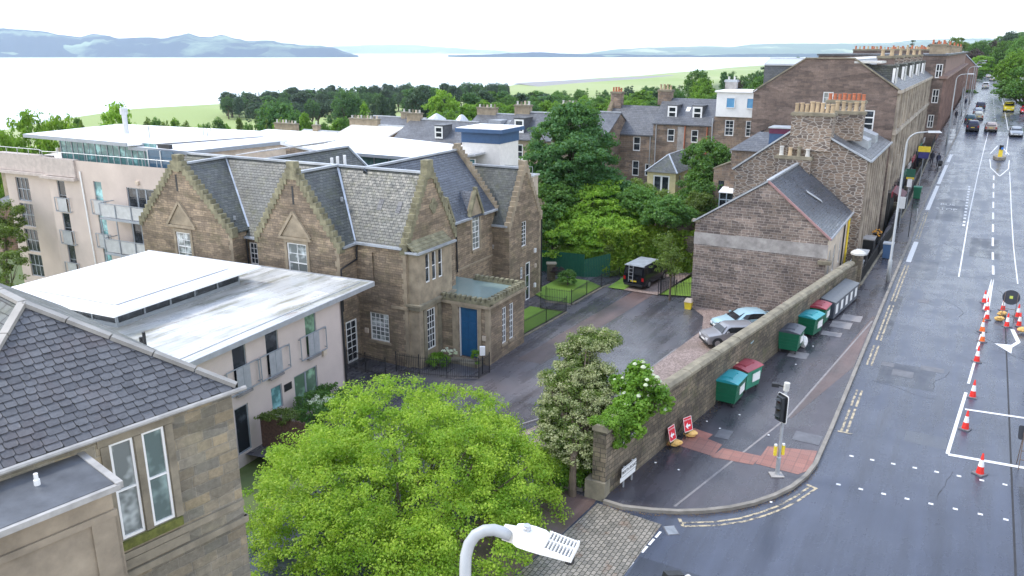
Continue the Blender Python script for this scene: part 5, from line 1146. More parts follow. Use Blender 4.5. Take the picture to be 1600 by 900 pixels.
for i in range(11): chimney(r4, S.front(82+i*13), -3 if i % 2 else 4, 1.5 if i % 2 else 8.5, 15.4, 16.1, -1, 0, 'r3stone', 7, .5, pr=.16, potmats=('terra', 'pot'))
for i in range(5): chimney(r4, S.front(84+i*22), 9.2, 11.4, 15.4, 16.8, -1, 0, 'cope' if 0 else 'ashlar', 3, .6, pr=.16, potmats=('terra',))
r5 = thing('gable_house', 'red-brown stone house with a plain gable at the far end of the tenement row', 'house', S.W(-8, 240, 3)); mb = MB(); wall(mb, S.front(236), 6, 15, 0, [(6, 12), (10, 16), (15, 11)]); wall(mb, S.right(-15), 236, 250, 0, 11); mb.build('wall', M['red'], r5); mb = MB(); mb.slab([w(-15.2, 235.8, 11), w(-10, 235.8, 16.1), w(-10, 250, 16.1), w(-15.2, 250, 11)], .2); mb.build('roof', M['slate_f'], r5)
# ------------------------------------------------------------ back terraces
w = S.W
ta = thing('terraced_house', 'brown back-terrace house with two white box dormers and rust-stained pipes', 'house', S.W(13.7, 42, -5)); F = S.front(38)
tw = [(-15.5, -14.6, 5.45, 7.0), (-12.55, -11.7, 5.5, 7.0), (-15.5, -14.6, 2.35, 3.9), (-12.45, -11.6, 2.5, 4.0), (-13.9, -13.1, -1.2, .6), (-16.6, -15.9, -.8, .6)]
mb = MB(); wall(mb, F, -17.3, -10.1, -7, 7.7, tw); wall(mb, S.right(10.1), 38, 45, -7, [(38, 7.7), (41.5, 10.5), (45, 7.7)]); mb.build('wall', M['backstone'], ta)
for i, o in enumerate(tw): window(ta, F, o, 1, 2, .1, bw=.1, glass=('glass', 'glass', 'glass_b', 'glass', 'glass_c', 'glass')[i])
mb = MB(); mb.slab([w(17.4, 37.8, 7.6), w(10, 37.8, 7.6), w(10, 41.5, 10.45), w(17.4, 41.5, 10.45)], .15); mb.slab([w(17.4, 45, 7.6), w(10, 45, 7.6), w(10, 41.5, 10.45), w(17.4, 41.5, 10.45)], .15); mb.build('roof', M['slate_f'], ta)
for l in (15.3, 12.2):
    Fd = S.front(38.9); mb = MB(); mb.fbox(Fd, -l-.6, -l+.6, 8.1, 9.7, -2, -.02); mb.fbox(Fd, -l-.7, -l+.7, 9.7, 9.82, -2, .1); d_ = mb.build('dormer', M['slate_f'], ta); window(d_, Fd, (-l-.58, -l+.58, 8.15, 9.65), 1, 2, -.04, bw=.2)
mb = MB(); mb.slab([w(13.9, 39.6, 9.05), w(13.4, 39.6, 9.05), w(13.4, 40.2, 9.5), w(13.9, 40.2, 9.5)], .04); mb.build('roof_light', M['white'], ta)
for u in (-13.3, -10.6, -16.9): pipe(ta, [F.pt(u, 7.5, .1), F.pt(u, -4, .1)], .07, 'terra' if u != -16.9 else 'galv')
mb = MB(); mb.fbox(F, -14.2, -13.35, -5, 7.3, 0, .06); mb.build('cement_strip', M['concrete'], ta)
random.seed(5); chimney(ta, S.front(41), -18.0, -16.3, 9.6, 11.2, -.9, 0, 'backstone', 4, .6); 
tb = thing('terraced_house', 'lower brown back-terrace house with plain slate roof and crow-stepped left end', 'house', S.W(20.6, 42, -5))
tw = [(-19.85, -18.9, 4.1, 5.85), (-22.65, -21.75, 4.0, 5.8), (-19.85, -18.95, 1.0, 2.9), (-18.15, -17.45, 1.1, 2.6), (-22.4, -21.6, .7, 2.4)]
mb = MB(); wall(mb, F, -24, -17.32, -7, 6.2, tw); wall(mb, S.left(24), -45, -38, -7, [(-45, 6.2), (-41.5, 9.4), (-38, 6.2)]); mb.build('wall', M['backstone'], tb)
for o in tw: window(tb, F, o, 1, 2, .1, bw=.1)
mb = MB(); mb.slab([w(24.1, 37.8, 6.1), w(17.3, 37.8, 6.1), w(17.3, 41.5, 9.4), w(24.1, 41.5, 9.4)], .15); mb.slab([w(24.1, 45, 6.1), w(17.3, 45, 6.1), w(17.3, 41.5, 9.4), w(24.1, 41.5, 9.4)], .15); mb.build('roof', M['slate_f'], tb)
mb = MB(); crow(mb, S.left(24.3), -37.8, 6.2, -41.3, 9.8, 9, dep=.4); mb.build('crow_steps', M['ashlar'], tb)
chimney(tb, S.front(41), -24.3, -22.9, 9.0, 10.8, -.9, 0, 'backstone', 4, .5, potmats=('terra',)); pipe(tb, [F.pt(-17.6, 6, .1), F.pt(-17.6, -4, .1)], .06, 'galv')
tc_ = thing('terraced_house', 'back house with white-clad flat-topped upper storey and two blue windows', 'house', S.W(6.2, 38, -5)); F = S.front(34)
tw = [(-7.5, -6.5, 6.9, 8.65), (-5.2, -4.2, 6.9, 8.65), (-7.5, -6.5, 3.5, 5.3), (-5.2, -4.2, 3.4, 5.2)]
mb = MB(); wall(mb, F, -8.75, -3.2, -7, 9.0, tw); wall(mb, S.left(8.75), -42, -34, -7, 9.0); mb.build('wall', M['backstone'], tc_)
for o in tw: window(tc_, F, o, 2, 4, .1, bw=.1)
mb = MB(); mb.fbox(F, -8.6, -3.3, 9.0, 11.65, -5, .15); mb.build('cladding', M['white'], tc_); mb = MB(); mb.fbox(F, -8.8, -3.2, 11.65, 11.8, -5.2, .35); mb.build('roof', M['membrane'], tc_)
for l in (7.0, 4.75): window(tc_, S.front(33.85), (-l-.5, -l+.5, 9.95, 11.1), 1, 1, -.04, bw=.07, glass='glass_b', sash=False)
pipe(tc_, [F.pt(-8.9, 8.8, .1), F.pt(-8.6, -2, .1)], .07, 'galv'); chimney(tc_, S.front(38), -8.9, -7.6, 10.5, 12.6, -.7, 0, 'concrete', 2, .4, copemat='lead', potmats=('stucco',))
# yellow garden room
P = D(1032, 303, 84); l0, a0 = S.loc(P[0], P[1]); zb = P[2]; yr = thing('garden_room', 'small yellow garden room with hipped slate roof and white double doors', 'shed', S.W(l0, a0+3, zb)); F = Face(S.W(l0, a0)[:2], (-S.l[0], -S.l[1]), (-S.a[0], -S.a[1])); LW = 1.55
mb = MB(); wall(mb, F, -LW, LW, zb-2, zb+2.3, [(-.9, .9, zb, zb+1.95)]); Fs = Face(F.pt(LW, 0)[:2], S.a, F.h); wall(mb, Fs, 0, 7, zb-2, zb+2.3, [(1, 1.7, zb+.6, zb+1.9), (3, 3.7, zb+.6, zb+1.9)]); mb.build('wall', M['yellow'], yr)
window(yr, F, (-.9, .9, zb, zb+1.95), 2, 1, .1, bw=.15, tb=.2, sash=False, name='door')
for o in ((1, 1.7, zb+.6, zb+1.9), (3, 3.7, zb+.6, zb+1.9)): window(yr, Fs, o, 1, 2, .1, bw=.08)
mb = MB(); e0, e1, e2, e3 = F.pt(-LW-.2, zb+2.25, .2), F.pt(LW+.2, zb+2.25, .2), F.pt(LW+.2, zb+2.25, -7), F.pt(-LW-.2, zb+2.25, -7); ap, ap2 = F.pt(0, zb+3.9, -2), F.pt(0, zb+3.9, -7)
mb.poly([e0, e1, ap]); mb.poly([e1, e2, ap2, ap]); mb.poly([e3, e0, ap, ap2]); mb.build('roof', M['slate'], yr)
mb = MB(); mb.bar(e0, ap, .14); mb.bar(e1, ap, .14); mb.bar(ap, ap2, .14); mb.build('lead_flashing', M['lead'], yr)
gw_ = thing('garden_wall', 'low grey-brown garden wall in front of the yellow garden room', 'wall', S.W(10, 27, -2)); mb = MB(); wall(mb, S.front(27), -14, -7.5, -5, [(-14, .5), (-7.5, 1.2)]); mb.fbox(S.front(27), -14, -7.5, -5, .3, -.4, -.01); mb.build('wall', M['r3stone'], gw_)
strip('lawn', 12.5, 7.5, 23, 26.9, M['grass'], 0, 1, zf=lambda a: -.35+.0*a)
# more roofs of the lower streets, from left to right
def rowhouse(px, py, d, width, rise, dep, label, wallm='backstone', wins=(), chim=(), roofm='slate_f', hh=8, dorm=()):
    P = D(px, py, d); l0, a0 = S.loc(P[0], P[1]); z = P[2]; t = thing('terraced_house', label, 'house', S.W(l0-width/2, a0+dep/2, z-hh)); F = Face(S.W(l0, a0)[:2], (-S.l[0], -S.l[1]), (-S.a[0], -S.a[1]))
    ops = [(u, u+wd_, z-q-hg, z-q) for u, wd_, q, hg in wins]
    mb = MB(); wall(mb, F, 0, width, z-hh, z, ops); pr_ = [(0, z), (dep/2, z+rise), (dep, z)]
    wall(mb, Face(F.pt(width, 0)[:2], S.a, F.h), 0, dep, z-hh, pr_); wall(mb, Face(F.pt(0, 0)[:2], S.a, S.l), 0, dep, z-hh, pr_); mb.build('wall', M[wallm], t)
    for o in ops: window(t, F, o, 1, 2, .1, bw=.12)
    q = lambda u, y, zz: F.pt(u, zz, -y)
    mb = MB(); mb.slab([q(-.1, -.2, z-.1), q(width+.1, -.2, z-.1), q(width+.1, dep/2, z+rise), q(-.1, dep/2, z+rise)], .15); mb.slab([q(-.1, dep+.2, z-.1), q(width+.1, dep+.2, z-.1), q(width+.1, dep/2, z+rise), q(-.1, dep/2, z+rise)], .15); mb.build('roof', M[roofm], t)
    mb = MB(); mb.bar(q(-.1, dep/2, z+rise+.03), q(width+.1, dep/2, z+rise+.03), .3, .14); mb.build('ridge', M['lead'], t)
    for u, wc, n in chim: chimney(t, F, u, u+wc, z+rise*.5, z+rise+.65, -dep/2-.35, -dep/2+.35, 'ashlar', n, .38, cope=.12, pr=.14, potmats=('stucco', 'cope', 'cream'))
    for u in dorm:
        Fd = Face(F.pt(0, 0, -.8)[:2], F.h, F.n); mb = MB(); mb.fbox(Fd, u, u+1.3, z+.4, z+2.1, -2, -.02); mb.fbox(Fd, u-.1, u+1.4, z+2.1, z+2.2, -2, .1); d2 = mb.build('dormer', M['slate_f'], t); window(d2, Fd, (u+.05, u+1.25, z+.5, z+2.0), 1, 2, -.04, bw=.18)
    return t, F, z
t_, F_, z_ = rowhouse(612, 219, 104, 10.5, 2.4, 9, 'slate roof with small glazed domes beyond the white flat roof', chim=((-.6, 2.2, 4),), dorm=(6.3,))
for u in (3.0, 7.0):
    mb = MB(); p = F_.pt(u, z_+2.3, -6); mb.tube([p, (p[0], p[1], p[2]+.15), (p[0], p[1], p[2]+.75), (p[0], p[1], p[2]+.85)], [1.3 if u < 5 else .9, 1.25 if u < 5 else .85, .3, .05], 12); mb.build('glazed_dome', M['galv'], t_)
t_, F_, z_ = rowhouse(722, 206, 108, 8.5, 2.2, 9, 'grey roof with two dark box dormers and stone chimney, behind the blue tower', chim=((-.2, 3.0, 5),))
for u in (3.3, 6.2): mb = MB(); Fd = Face(F_.pt(0, 0, -1.5)[:2], F_.h, F_.n); mb.fbox(Fd, u, u+1.9, z_+.6, z_+1.6, -2.2, 0); mb.build('dormer', M['lead'], t_)
t_, F_, z_ = rowhouse(783, 214, 92, 6.4, 2.6, 8, 'fawn stone house with slate roof and one white dormer behind the dark tree', 'ashlar', wins=((1.9, .95, .7, 1.75), (1.9, .9, 4.2, 1.6)), chim=((-.3, 2.0, 4),), dorm=(1.3,), hh=11)
t_, F_, z_ = rowhouse(862, 205, 100, 7.5, 2.3, 8, 'plain slate-roofed house half hidden by the dark tree top', chim=((-.6, 2.2, 5),), hh=9)
t_, F_, z_ = rowhouse(440, 217, 112, 9, .9, 9, 'low grey roof with a long bank of pale pots, leftmost beyond the white roof', chim=((-5.5, 4.2, 7), (2.0, .9, 1)), roofm='stucco')
t_, F_, z_ = rowhouse(520, 211, 110, 9, 1.2, 9, 'low pale roof with a nearer sloping bank of pots beyond the white roof', chim=((-.5, 5, 9),), roofm='stucco')
t_, F_, z_ = rowhouse(556, 206, 122, 10, 2.1, 9, 'slate roof with a single thin chimney behind the sloping bank of pots', chim=((5.5, .8, 1),))
t_, F_, z_ = rowhouse(1195, 100, 150, 6, 1, 9, 'flat-topped slate dormer house end showing above the back terrace', 'slate_f', roofm='galv')
t_, F_, z_ = rowhouse(0, 262, 85, 13, .6, 9, 'jumble of low weathered flat roofs left of the tall rendered flats', 'ashlar', chim=((3, 1.5, 3),), roofm='stucco', hh=5)
t_, F_, z_ = rowhouse(-30, 322, 70, 2.2, .7, 6, 'small brown outhouse with white verge at the left edge', 'backstone', roofm='slate', hh=4)

for k, (px, py, d, wd_, lab) in enumerate(((1146, 312, 74, 2.6, 'white-roofed glass lean-to just behind the grey rubble gable'), (1180, 290, 76, 2.2, 'upper glazed lean-to against the chimney house'))):
    P = D(px, py, d); l0, a0 = S.loc(P[0], P[1]); t = thing('lean_to', lab, 'lean-to', S.W(l0, a0, P[2]-2.5)); F = Face(S.W(l0, a0)[:2], (-S.l[0], -S.l[1]), (-S.a[0], -S.a[1])); b = MB()
    for i in range(5): u = -wd_/2+i*wd_/4; b.fbox(F, u-.04, u+.04, P[2]-2.5, P[2]+.6, 0, .07)
    for z in (-2.4, -1.0, -.1, .55): b.fbox(F, -wd_/2, wd_/2, P[2]+z, P[2]+z+.08, 0, .06)
    b.build('frame', plain('pale_blue_frame', (.4, .5, .58), .4), t); b = MB(); b.fbox(F, -wd_/2, wd_/2, P[2]-2.5, P[2]+.55, -2.4, -.01); b.build('glazing', M['glass_t'] if 0 else M['glass'], t); b = MB(); b.slab([F.pt(-wd_/2-.1, P[2]+.65, .15), F.pt(wd_/2+.1, P[2]+.65, .15), F.pt(wd_/2+.1, P[2]+1.2, -2.6), F.pt(-wd_/2-.1, P[2]+1.2, -2.6)], .08); b.build('roof', M['membrane'] if k == 0 else M['lead'], t)

# ------------------------------------------------------------ boundary wall of the yard
bw = thing('boundary_wall', 'long mossy rubble wall with stone coping between the pavement and the yard', 'wall', S.W(-9, -15, -1)); mb = MB()
wtop = lambda a: 2.75+(1.9-2.75)*(a+32.3)/33.5
k = 22
for i in range(k):
    a0 = -32.3+33.5*i/k; a1 = -32.3+33.5*(i+1)/k
    A, B, C_, D_ = S.W(wallb(a0), a0), S.W(wallb(a1), a1), S.W(wallb(a1)+.52, a1), S.W(wallb(a0)+.52, a0)
    mb.poly([(*A[:2], -.2), (*B[:2], -.2), (*B[:2], wtop(a1)), (*A[:2], wtop(a0))]); mb.poly([(*D_[:2], -3), (*C_[:2], -3), (*C_[:2], wtop(a1)), (*D_[:2], wtop(a0))])
a0 = -32.3; A, D_ = S.W(wallb(a0), a0), S.W(wallb(a0)+.52, a0); mb.poly([(*A[:2], -.5), (*D_[:2], -.5), (*D_[:2], wtop(a0)), (*A[:2], wtop(a0))])
mb.build('masonry', M['wallstone'], bw)
mb = MB(); random.seed(6); a0 = -32.35
while a0 < 1.1:
    a1 = min(1.2, a0+random.uniform(.8, 1.3)); g_ = .012; j = random.uniform(-.015, .015)
    P = [S.W(wallb(a0+g_)-.04, a0+g_), S.W(wallb(a1-g_)-.04, a1-g_), S.W(wallb(a1-g_)+.56, a1-g_), S.W(wallb(a0+g_)+.56, a0+g_)]; zs = [wtop(a0), wtop(a1), wtop(a1), wtop(a0)]
    md = [S.W(wallb(a0+g_)+.1, a0+g_), S.W(wallb(a1-g_)+.1, a1-g_), S.W(wallb(a1-g_)+.42, a1-g_), S.W(wallb(a0+g_)+.42, a0+g_)]
    mb.hexa([(p[0], p[1], z+.003) for p, z in zip(P, zs)], [(p[0], p[1], z+.13+j) for p, z in zip(P, zs)]); mb.hexa([(p[0], p[1], z+.131+j) for p, z in zip(P, zs)], [(p[0], p[1], z+.24+j) for p, z in zip(md, zs)])
    a0 = a1
mb.build('coping', M['cope'], bw)
mb = MB(); Fp = S.front(-32.34); mb.fbox(Fp, 6.1, 6.9, -.3, .75, -.4, .09); mb.build('buttress', M['cope'], bw)
# gatepiers, low parapet and railings where the wall ends at the houses
gp = thing('gatepier', 'stone gatepier with a round pale cap at the far end of the boundary wall', 'pillar', S.W(-11.0, 1.9, 0)); mb = MB(); mb.fbox(S.front(1.5), 10.7, 11.4, -.3, 2.5, -.7, 0); mb.build('shaft', M['wallstone'], gp); mb = MB(); p = S.W(-11.05, 1.85, 2.5); mb.tube([p, (p[0], p[1], 2.62), (p[0], p[1], 2.75), (p[0], p[1], 2.85)], [.5, .5, .35, .05], 12); mb.build('cap', M['stucco'], gp)
def railing(name, label, pts, h=1.1, step=.13, cat='railing', plinth=0, r=.011, post=.03, mat='black', bh=None, par=None):
    t = thing(name, label, cat, pts[0]); mb = MB()
    for p, q in zip(pts, pts[1:]):
        p, q = Vector(p), Vector(q)
        for dz in (.12, h-.12): mb.bar(p+Vector((0, 0, dz)), q+Vector((0, 0, dz)), .035, .02)
    mb.build('rails', M[mat], t); mb = MB()
    for p, q in zip(pts, pts[1:]):
        p, q = Vector(p), Vector(q); L = (q-p).length; n = max(1, int(L/step))
        for i in range(n): v = p.lerp(q, i/n); mb.bar(v, v+Vector((0, 0, h)), r*2)
    mb.build('bars', M[mat], t); mb = MB()
    for p in pts: mb.bar(p, Vector(p)+Vector((0, 0, h+.1)), post*2)
    mb.build('posts', M[mat], t)
    if plinth:
        mb = MB()
        for p, q in zip(pts, pts[1:]): p, q = Vector(p), Vector(q); mb.bar(p+Vector((0, 0, .06-plinth/2)), q+Vector((0, 0, .06-plinth/2)), .3, plinth)
        mb.build('plinth', M['cope'], t)
    return t
hw = HS.W
railing('railing', 'black railings in front of the big ground-floor window of the stone house', [hw(3.5, -1.75, -2.45), hw(1.9, -1.9, -2.45), hw(.35, -2.0, -2.45)], 1.15, .11)
railing('railing', 'black railings curving past the bay and flower pots to the porch', [hw(.3, -1.0, -2.45), hw(-1.2, -.8, -2.45), hw(-2.9, -.4, -2.45), hw(-4.6, .4, -2.45), hw(-4.7, 1.5, -2.45)], 1.2, .11)
railing('railing', 'black railings along the kerb of the small lawn beside the porch', [S.W(7.75, -12.2, -2.5), S.W(7.6, -9, -2.5), S.W(7.5, -6.0, -2.5), S.W(9.5, -6.2, -2.5)], 1.15, .13, plinth=.15)
railing('railing', 'black railings of the far lawn reaching to the green fence', [S.W(10.0, -4.4, -2.5), S.W(7.95, -4.2, -2.5), S.W(7.9, -1.5, -2.5), S.W(7.8, 1.2, -2.5), S.W(7.4, 4.0, -2.6)], 1.15, .13, plinth=.15)
railing('railing', 'black gate and railings beside the house end with grass behind', [S.W(3.0, 1.3, -2.5), S.W(1.7, 1.7, -2.5), S.W(.35, 2.1, -2.5)], 1.3, .12)
railing('railing', 'black railings behind the parked van', [S.W(2.9, 1.5, -2.5), S.W(2.6, 4.0, -2.6), S.W(1.2, 5.6, -2.6)], 1.3, .14)
railing('railing', 'black area railings on a stone kerb just past the gatepier', [S.W(-11.3, 2.6, .12), S.W(-11.4, 7.5, .12), S.W(-11.5, 12.5, .12)], 1.15, .14, plinth=.25)
railing('railing', 'black area railings outside the rubble chimney house', [S.W(-11.5, 12.7, .12), S.W(-11.6, 16, .12), S.W(-11.75, 20, .12), S.W(-11.8, 26, .2)], 1.15, .16, plinth=.25)
railing('railing', 'black area railings on pale kerb beneath the pale-fronted tenement', [S.W(-11.8, 28, zr(28)+.12)]+[S.W(-11.9-.01*i, 28+i*6, zr(28+i*6)+.12) for i in range(1, 9)], 1.15, .2, plinth=.3)
mb = MB(); mb.poly([S.W(9.9, -4.3, -2.44), S.W(8.0, -4.1, -2.44), S.W(7.85, 1.3, -2.44), S.W(9.5, 2.4, -2.44), S.W(12, 2.4, -2.44), S.W(12, -3, -2.44)]); mb.poly([S.W(7.8, -12.1, -2.44), S.W(7.55, -6.1, -2.44), S.W(10.4, -6.2, -2.44), S.W(10.4, -11, -2.44)]); tag(mb.build('lawn', M['grass']), None, None, kind='structure')
flat('lawn', [(3, 1.5), (.3, 2.3), (.2, 8), (2.3, 8)], M['grass'], -2.42); flat('verge', [(7.3, 1.3), (5.9, 1.4), (5.6, 9), (7.4, 9)], M['grass'], -2.43); flat('driveway', [(5.9, 1.3), (3.05, 1.3), (2.6, 10), (5.6, 10)], M['gravel'], -2.44)
gf = thing('panel_fence', 'dark green boarded fence at the end of the lawn', 'fence', S.W(11, 3, -3)); mb = MB(); F = S.front(3.4); Fr_ = S.W
for i in range(34): u = -14.6+i*.125; mb.fbox(F, u, u+.11, -3, -.62+.003*i, 0, .03+.01*(i % 2))
mb.build('boards', M['trans'], gf); mb = MB(); P0 = Vector(S.W(10.35, 3.4, 0)); P1 = Vector(S.W(8.5, 4.6, 0)); 
for i in range(16):
    p = P0.lerp(P1, i/16); q = P0.lerp(P1, (i+.9)/16); mb.hexa([(p.x, p.y, -3), (q.x, q.y, -3), (q.x, q.y+.05, -3), (p.x, p.y+.05, -3)], [(p.x, p.y, -.95+i*.03), (q.x, q.y, -.93+i*.03), (q.x, q.y+.05, -.93+i*.03), (p.x, p.y+.05, -.95+i*.03)])
mb.build('gate', M['trans'], gf)
gb = thing('gravel_pillar', 'stubby stone pier at the corner of the lawn by the green fence', 'pillar', S.W(12.3, 1.5, -2.5)); mb = MB(); p = S.W(12.4, 1.2); mb.box(p[0]-.35, p[0]+.35, p[1]-.3, p[1]+.3, -2.5, -1.1); mb.build('shaft', M['wallstone'], gb); mb = MB(); mb.box(p[0]-.42, p[0]+.42, p[1]-.36, p[1]+.36, -1.1, -1.0); mb.build('cap', M['binG2'] if 0 else M['cope'], gb)
sf = thing('heather_screen', 'dark brown heather screen with climber outside the pink flats', 'fence', FA.W(-1, -7, -2.5)); mb = MB(); F = FA.front(-6.9)
for i in range(30): mb.fbox(F, .2+i*.09, .28+i*.09, -2.6, -.75+random.uniform(-.1, .1), -.03-random.uniform(0, .04), .03)
mb.build('screen', M['brownscreen'], sf)

# ------------------------------------------------------------ things on the pavement
def bin_proto(lid, body='binG', label=''):
    t = thing('wheelie_bin', label, 'bin'); b = MB(); W_, L_, H_ = .52, .66, 1.08
    lo = [(-W_*.86, -L_*.9, .2), (W_*.86, -L_*.9, .2), (W_*.86, L_*.9, .2), (-W_*.86, L_*.9, .2)]; hi = [(-W_, -L_, H_), (W_, -L_, H_), (W_, L_, H_), (-W_, L_, H_)]
    b.hexa(lo, hi); b.box(-W_-.03, W_+.03, -L_-.03, L_+.03, H_, H_+.06)
    for z in (.45, .62, .8):
        k = .86+.14*(z-.2)/(H_-.2); kk = .9+.1*(z-.2)/(H_-.2); b.box(-W_*k-.015, W_*k+.015, -L_*kk-.015, L_*kk+.015, z, z+.04)
    for sx in (-1, 1): b.tube([(sx*(W_+.05), -.3, H_-.1), (sx*(W_+.05), .3, H_-.1)], .025, 6)
    b.build('body', M[body], t, local=True)
    b = MB(); n = 6
    for i in range(n):
        x0, x1 = -W_-.05+(2*W_+.1)*i/n, -W_-.05+(2*W_+.1)*(i+1)/n; z0, z1 = [H_+.065+.11*sin(pi*min(1, max(0, (x+W_+.05)/(2*W_+.1)))) for x in (x0, x1)]
        b.hexa([(x0, -L_-.05, H_+.062), (x1, -L_-.05, H_+.062), (x1, L_+.05, H_+.062), (x0, L_+.05, H_+.062)], [(x0, -L_-.05, z0+.02), (x1, -L_-.05, z1+.02), (x1, L_+.05, z1+.02), (x0, L_+.05, z0+.02)])
    b.box(-.22, .2, -.32, .32, H_+.15, H_+.215); b.box(-.26, .24, -.4, -.34, H_+.13, H_+.20); b.box(-.26, .24, .34, .4, H_+.13, H_+.20); b.build('lid', M[lid], t, local=True)
    b = MB(); b.box(W_*.95+.0, W_*.95+.035, -.15, .5, .5, .92); b.build('label_panel', M['white'], t, local=True)
    for sx in (-1, 1):
        for sy in (-1, 1): b = MB(); b.tube([(sx*.38-.03, sy*.5, .1), (sx*.38+.03, sy*.5, .1)], .1, 10); b.bar((sx*.38, sy*.5, .1), (sx*.38, sy*.5, .22), .05); b.build('castor', M['tyre'], t, local=True)
    return t
AZW = -radians(29.7)+radians(-7)
bins = [('lidT', 'binG', -8.4, -21.55, 'green communal bin with a turquoise lid, nearest the red signs', 1.06), ('lidR', 'binG2', -8.62, -19.6, 'pale green communal bin with a maroon lid and rubbish on top, behind the nearest bin', 1.02),
        ('lidK', 'binG', -9.52, -13.1, 'green communal bin with a dark grey lid and a white bag hanging off it', 1.06), ('lidT', 'binG', -9.95, -9.9, 'green communal bin with a turquoise lid, in front of another maroon-lidded bin', 1.04), ('lidR', 'binG', -10.05, -7.7, 'dark green communal bin with a maroon lid next to the row of grey bins', 1.04)]
for i, (ld, bd, l, a, lab, s_) in enumerate(bins):
    o = bin_proto(ld, bd, lab); place(o, S.W(l-.15, a, .12), AZW+radians((4, -10, 6, -4, 3)[i]), lab, 'communal bins along the boundary wall', s_)
gbx = thing('recycling_bin', 'dark grey recycling bin, nearest of the row against the wall', 'bin'); b = MB()
b.hexa([(-.4, -.55, .1), (.4, -.55, .1), (.4, .55, .1), (-.4, .55, .1)], [(-.42, -.57, 1.25), (.42, -.57, 1.1), (.42, .57, 1.1), (-.42, .57, 1.25)]); b.build('body', M['lidK'], gbx, local=True)
b = MB(); b.hexa([(-.45, -.58, 1.26), (.47, -.58, 1.105), (.47, .58, 1.105), (-.45, .58, 1.26)], [(-.45, -.58, 1.33), (.47, -.58, 1.16), (.47, .58, 1.16), (-.45, .58, 1.33)]); b.build('lid', plain('slate_grey_lid', (.11, .12, .13), .4), gbx, local=True)
b = MB(); b.box(.422, .43, -.25, .25, .35, .95); b.build('label_panel', M['white'], gbx, local=True)
labs = ['dark grey recycling bin, nearest of the row against the wall', 'dark grey recycling bin, second from the near end of the row', 'dark grey recycling bin, in the middle of the row', 'dark grey recycling bin, second from the far end of the row', 'dark grey recycling bin, farthest of the row against the wall']
for i in range(5):
    o = gbx if i == 0 else copy_tree(gbx); a = -6.0+i*1.08; place(o, S.W(wallb(a)-.52, a, .12), AZW, labs[i], 'grey recycling bins in a row')
# broken bin frame leaning on the wall, white bag, litter
fr = thing('trolley_frame', 'pale grey tipped trolley frame leaning against the wall behind the maroon-lidded bin', 'trolley', S.W(-8.6, -18.0, .12)); b = MB(); q = lambda x, y, z: Vector(S.W(-8.35-x, -18.0+y, .12+z))
for y in (0, .45): b.bar(q(0, y, 0), q(-.25, y, 1.75), .05); 
for z in (.5, 1.1, 1.7): b.bar(q(-.07-z*.1, 0, z), q(-.07-z*.1, .45, z), .05)
b.bar(q(.5, .2, 0), q(-.2, .2, 1.3), .06); b.build('frame', M['galv'], fr); b = MB(); b.slab([q(-.2, -.1, 1.8), q(.3, -.1, 1.85), q(.3, .55, 1.85), q(-.2, .55, 1.8)], .06); b.build('tray', plain('dull_blue_panel', (.3, .4, .42), .5), fr)
def lump(name, label, cat, loc, r, mat, seed=0, group=None, flatz=.6):
    random.seed(seed); b = MB(); n = 10; m_ = 7; V = []
    for j in range(m_+1):
        ph = pi*j/m_
        for i in range(n): th = 2*pi*i/n; k = random.uniform(.8, 1.2); V.append((r[0]*k*sin(ph)*cos(th), r[1]*k*sin(ph)*sin(th), r[2]*(cos(ph)*random.uniform(.9, 1.05)+.0)))
    b.v = V
    for j in range(m_):
        for i in range(n): k = (i+1) % n; b.f.append((j*n+i, (j+1)*n+i, (j+1)*n+k, j*n+k)); b.m.append(0)
    o = b.build(name, M[mat] if isinstance(mat, str) else mat, None, smooth=False); o.location = loc
    if label: tag(o, label, cat, group)
    return o
lump('plastic_bag', 'white plastic bag slumped beside the grey-lidded bin', 'bag', S.W(-10.25, -12.3, .45), (.2, .25, .36), 'white', 2)
lump('rubbish', 'orange and white rubbish poking from the maroon-lidded bin', 'rubbish', S.W(-8.15, -19.9, 1.4), (.35, .14, .12), 'pot', 3)
random.seed(12)
for i, (l, a) in enumerate(((-10.4, -15.2), (-9.4, -22.8), (-8.6, -29), (-11, -24.2), (-8.3, -24.2), (-9.0, -24.6), (-12.3, -29.6), (-7.6, -28.9), (-10.7, -11.9))):
    lump('litter', 'small scrap of white litter on the wet pavement', 'litter', S.W(l, a, .15), (.05, .04, .02), 'white', i, 'scraps of litter on the pavement')
random.seed(2); mb = MB()
for i in range(500):
    a = random.uniform(-32, -8); l = wallb(a)-abs(random.gauss(0, .22))-.05; p = S.W(l, a, .125); s_ = random.uniform(.01, .035); t0 = random.uniform(0, 6.3)
    mb.poly([(p[0]+s_*cos(t0+k*2.1), p[1]+s_*sin(t0+k*2.1), p[2]+.004+random.uniform(0, .012)) for k in range(3)])
for i in range(500):
    k_ = random.randint(0, len(pts)-9 if 0 else 9); p, q = corner[min(k_, len(corner)-2)], corner[min(k_, len(corner)-2)+1]; f_ = random.random(); x, y = p[0]+(q[0]-p[0])*f_, p[1]+(q[1]-p[1])*f_-abs(random.gauss(0, .12)); s_ = random.uniform(.01, .03); t0 = random.uniform(0, 6.3)
    mb.poly([(x+s_*cos(t0+k*2.1), y+s_*sin(t0+k*2.1), .01+random.uniform(0, .012)) for k in range(3)])
tag(mb.build('fallen_leaves', plain('dead_leaves', (.16, .10, .04), .8, 0, .4, 9)), 'brown leaf litter along the wall foot and gutter', 'leaf litter', kind='stuff')
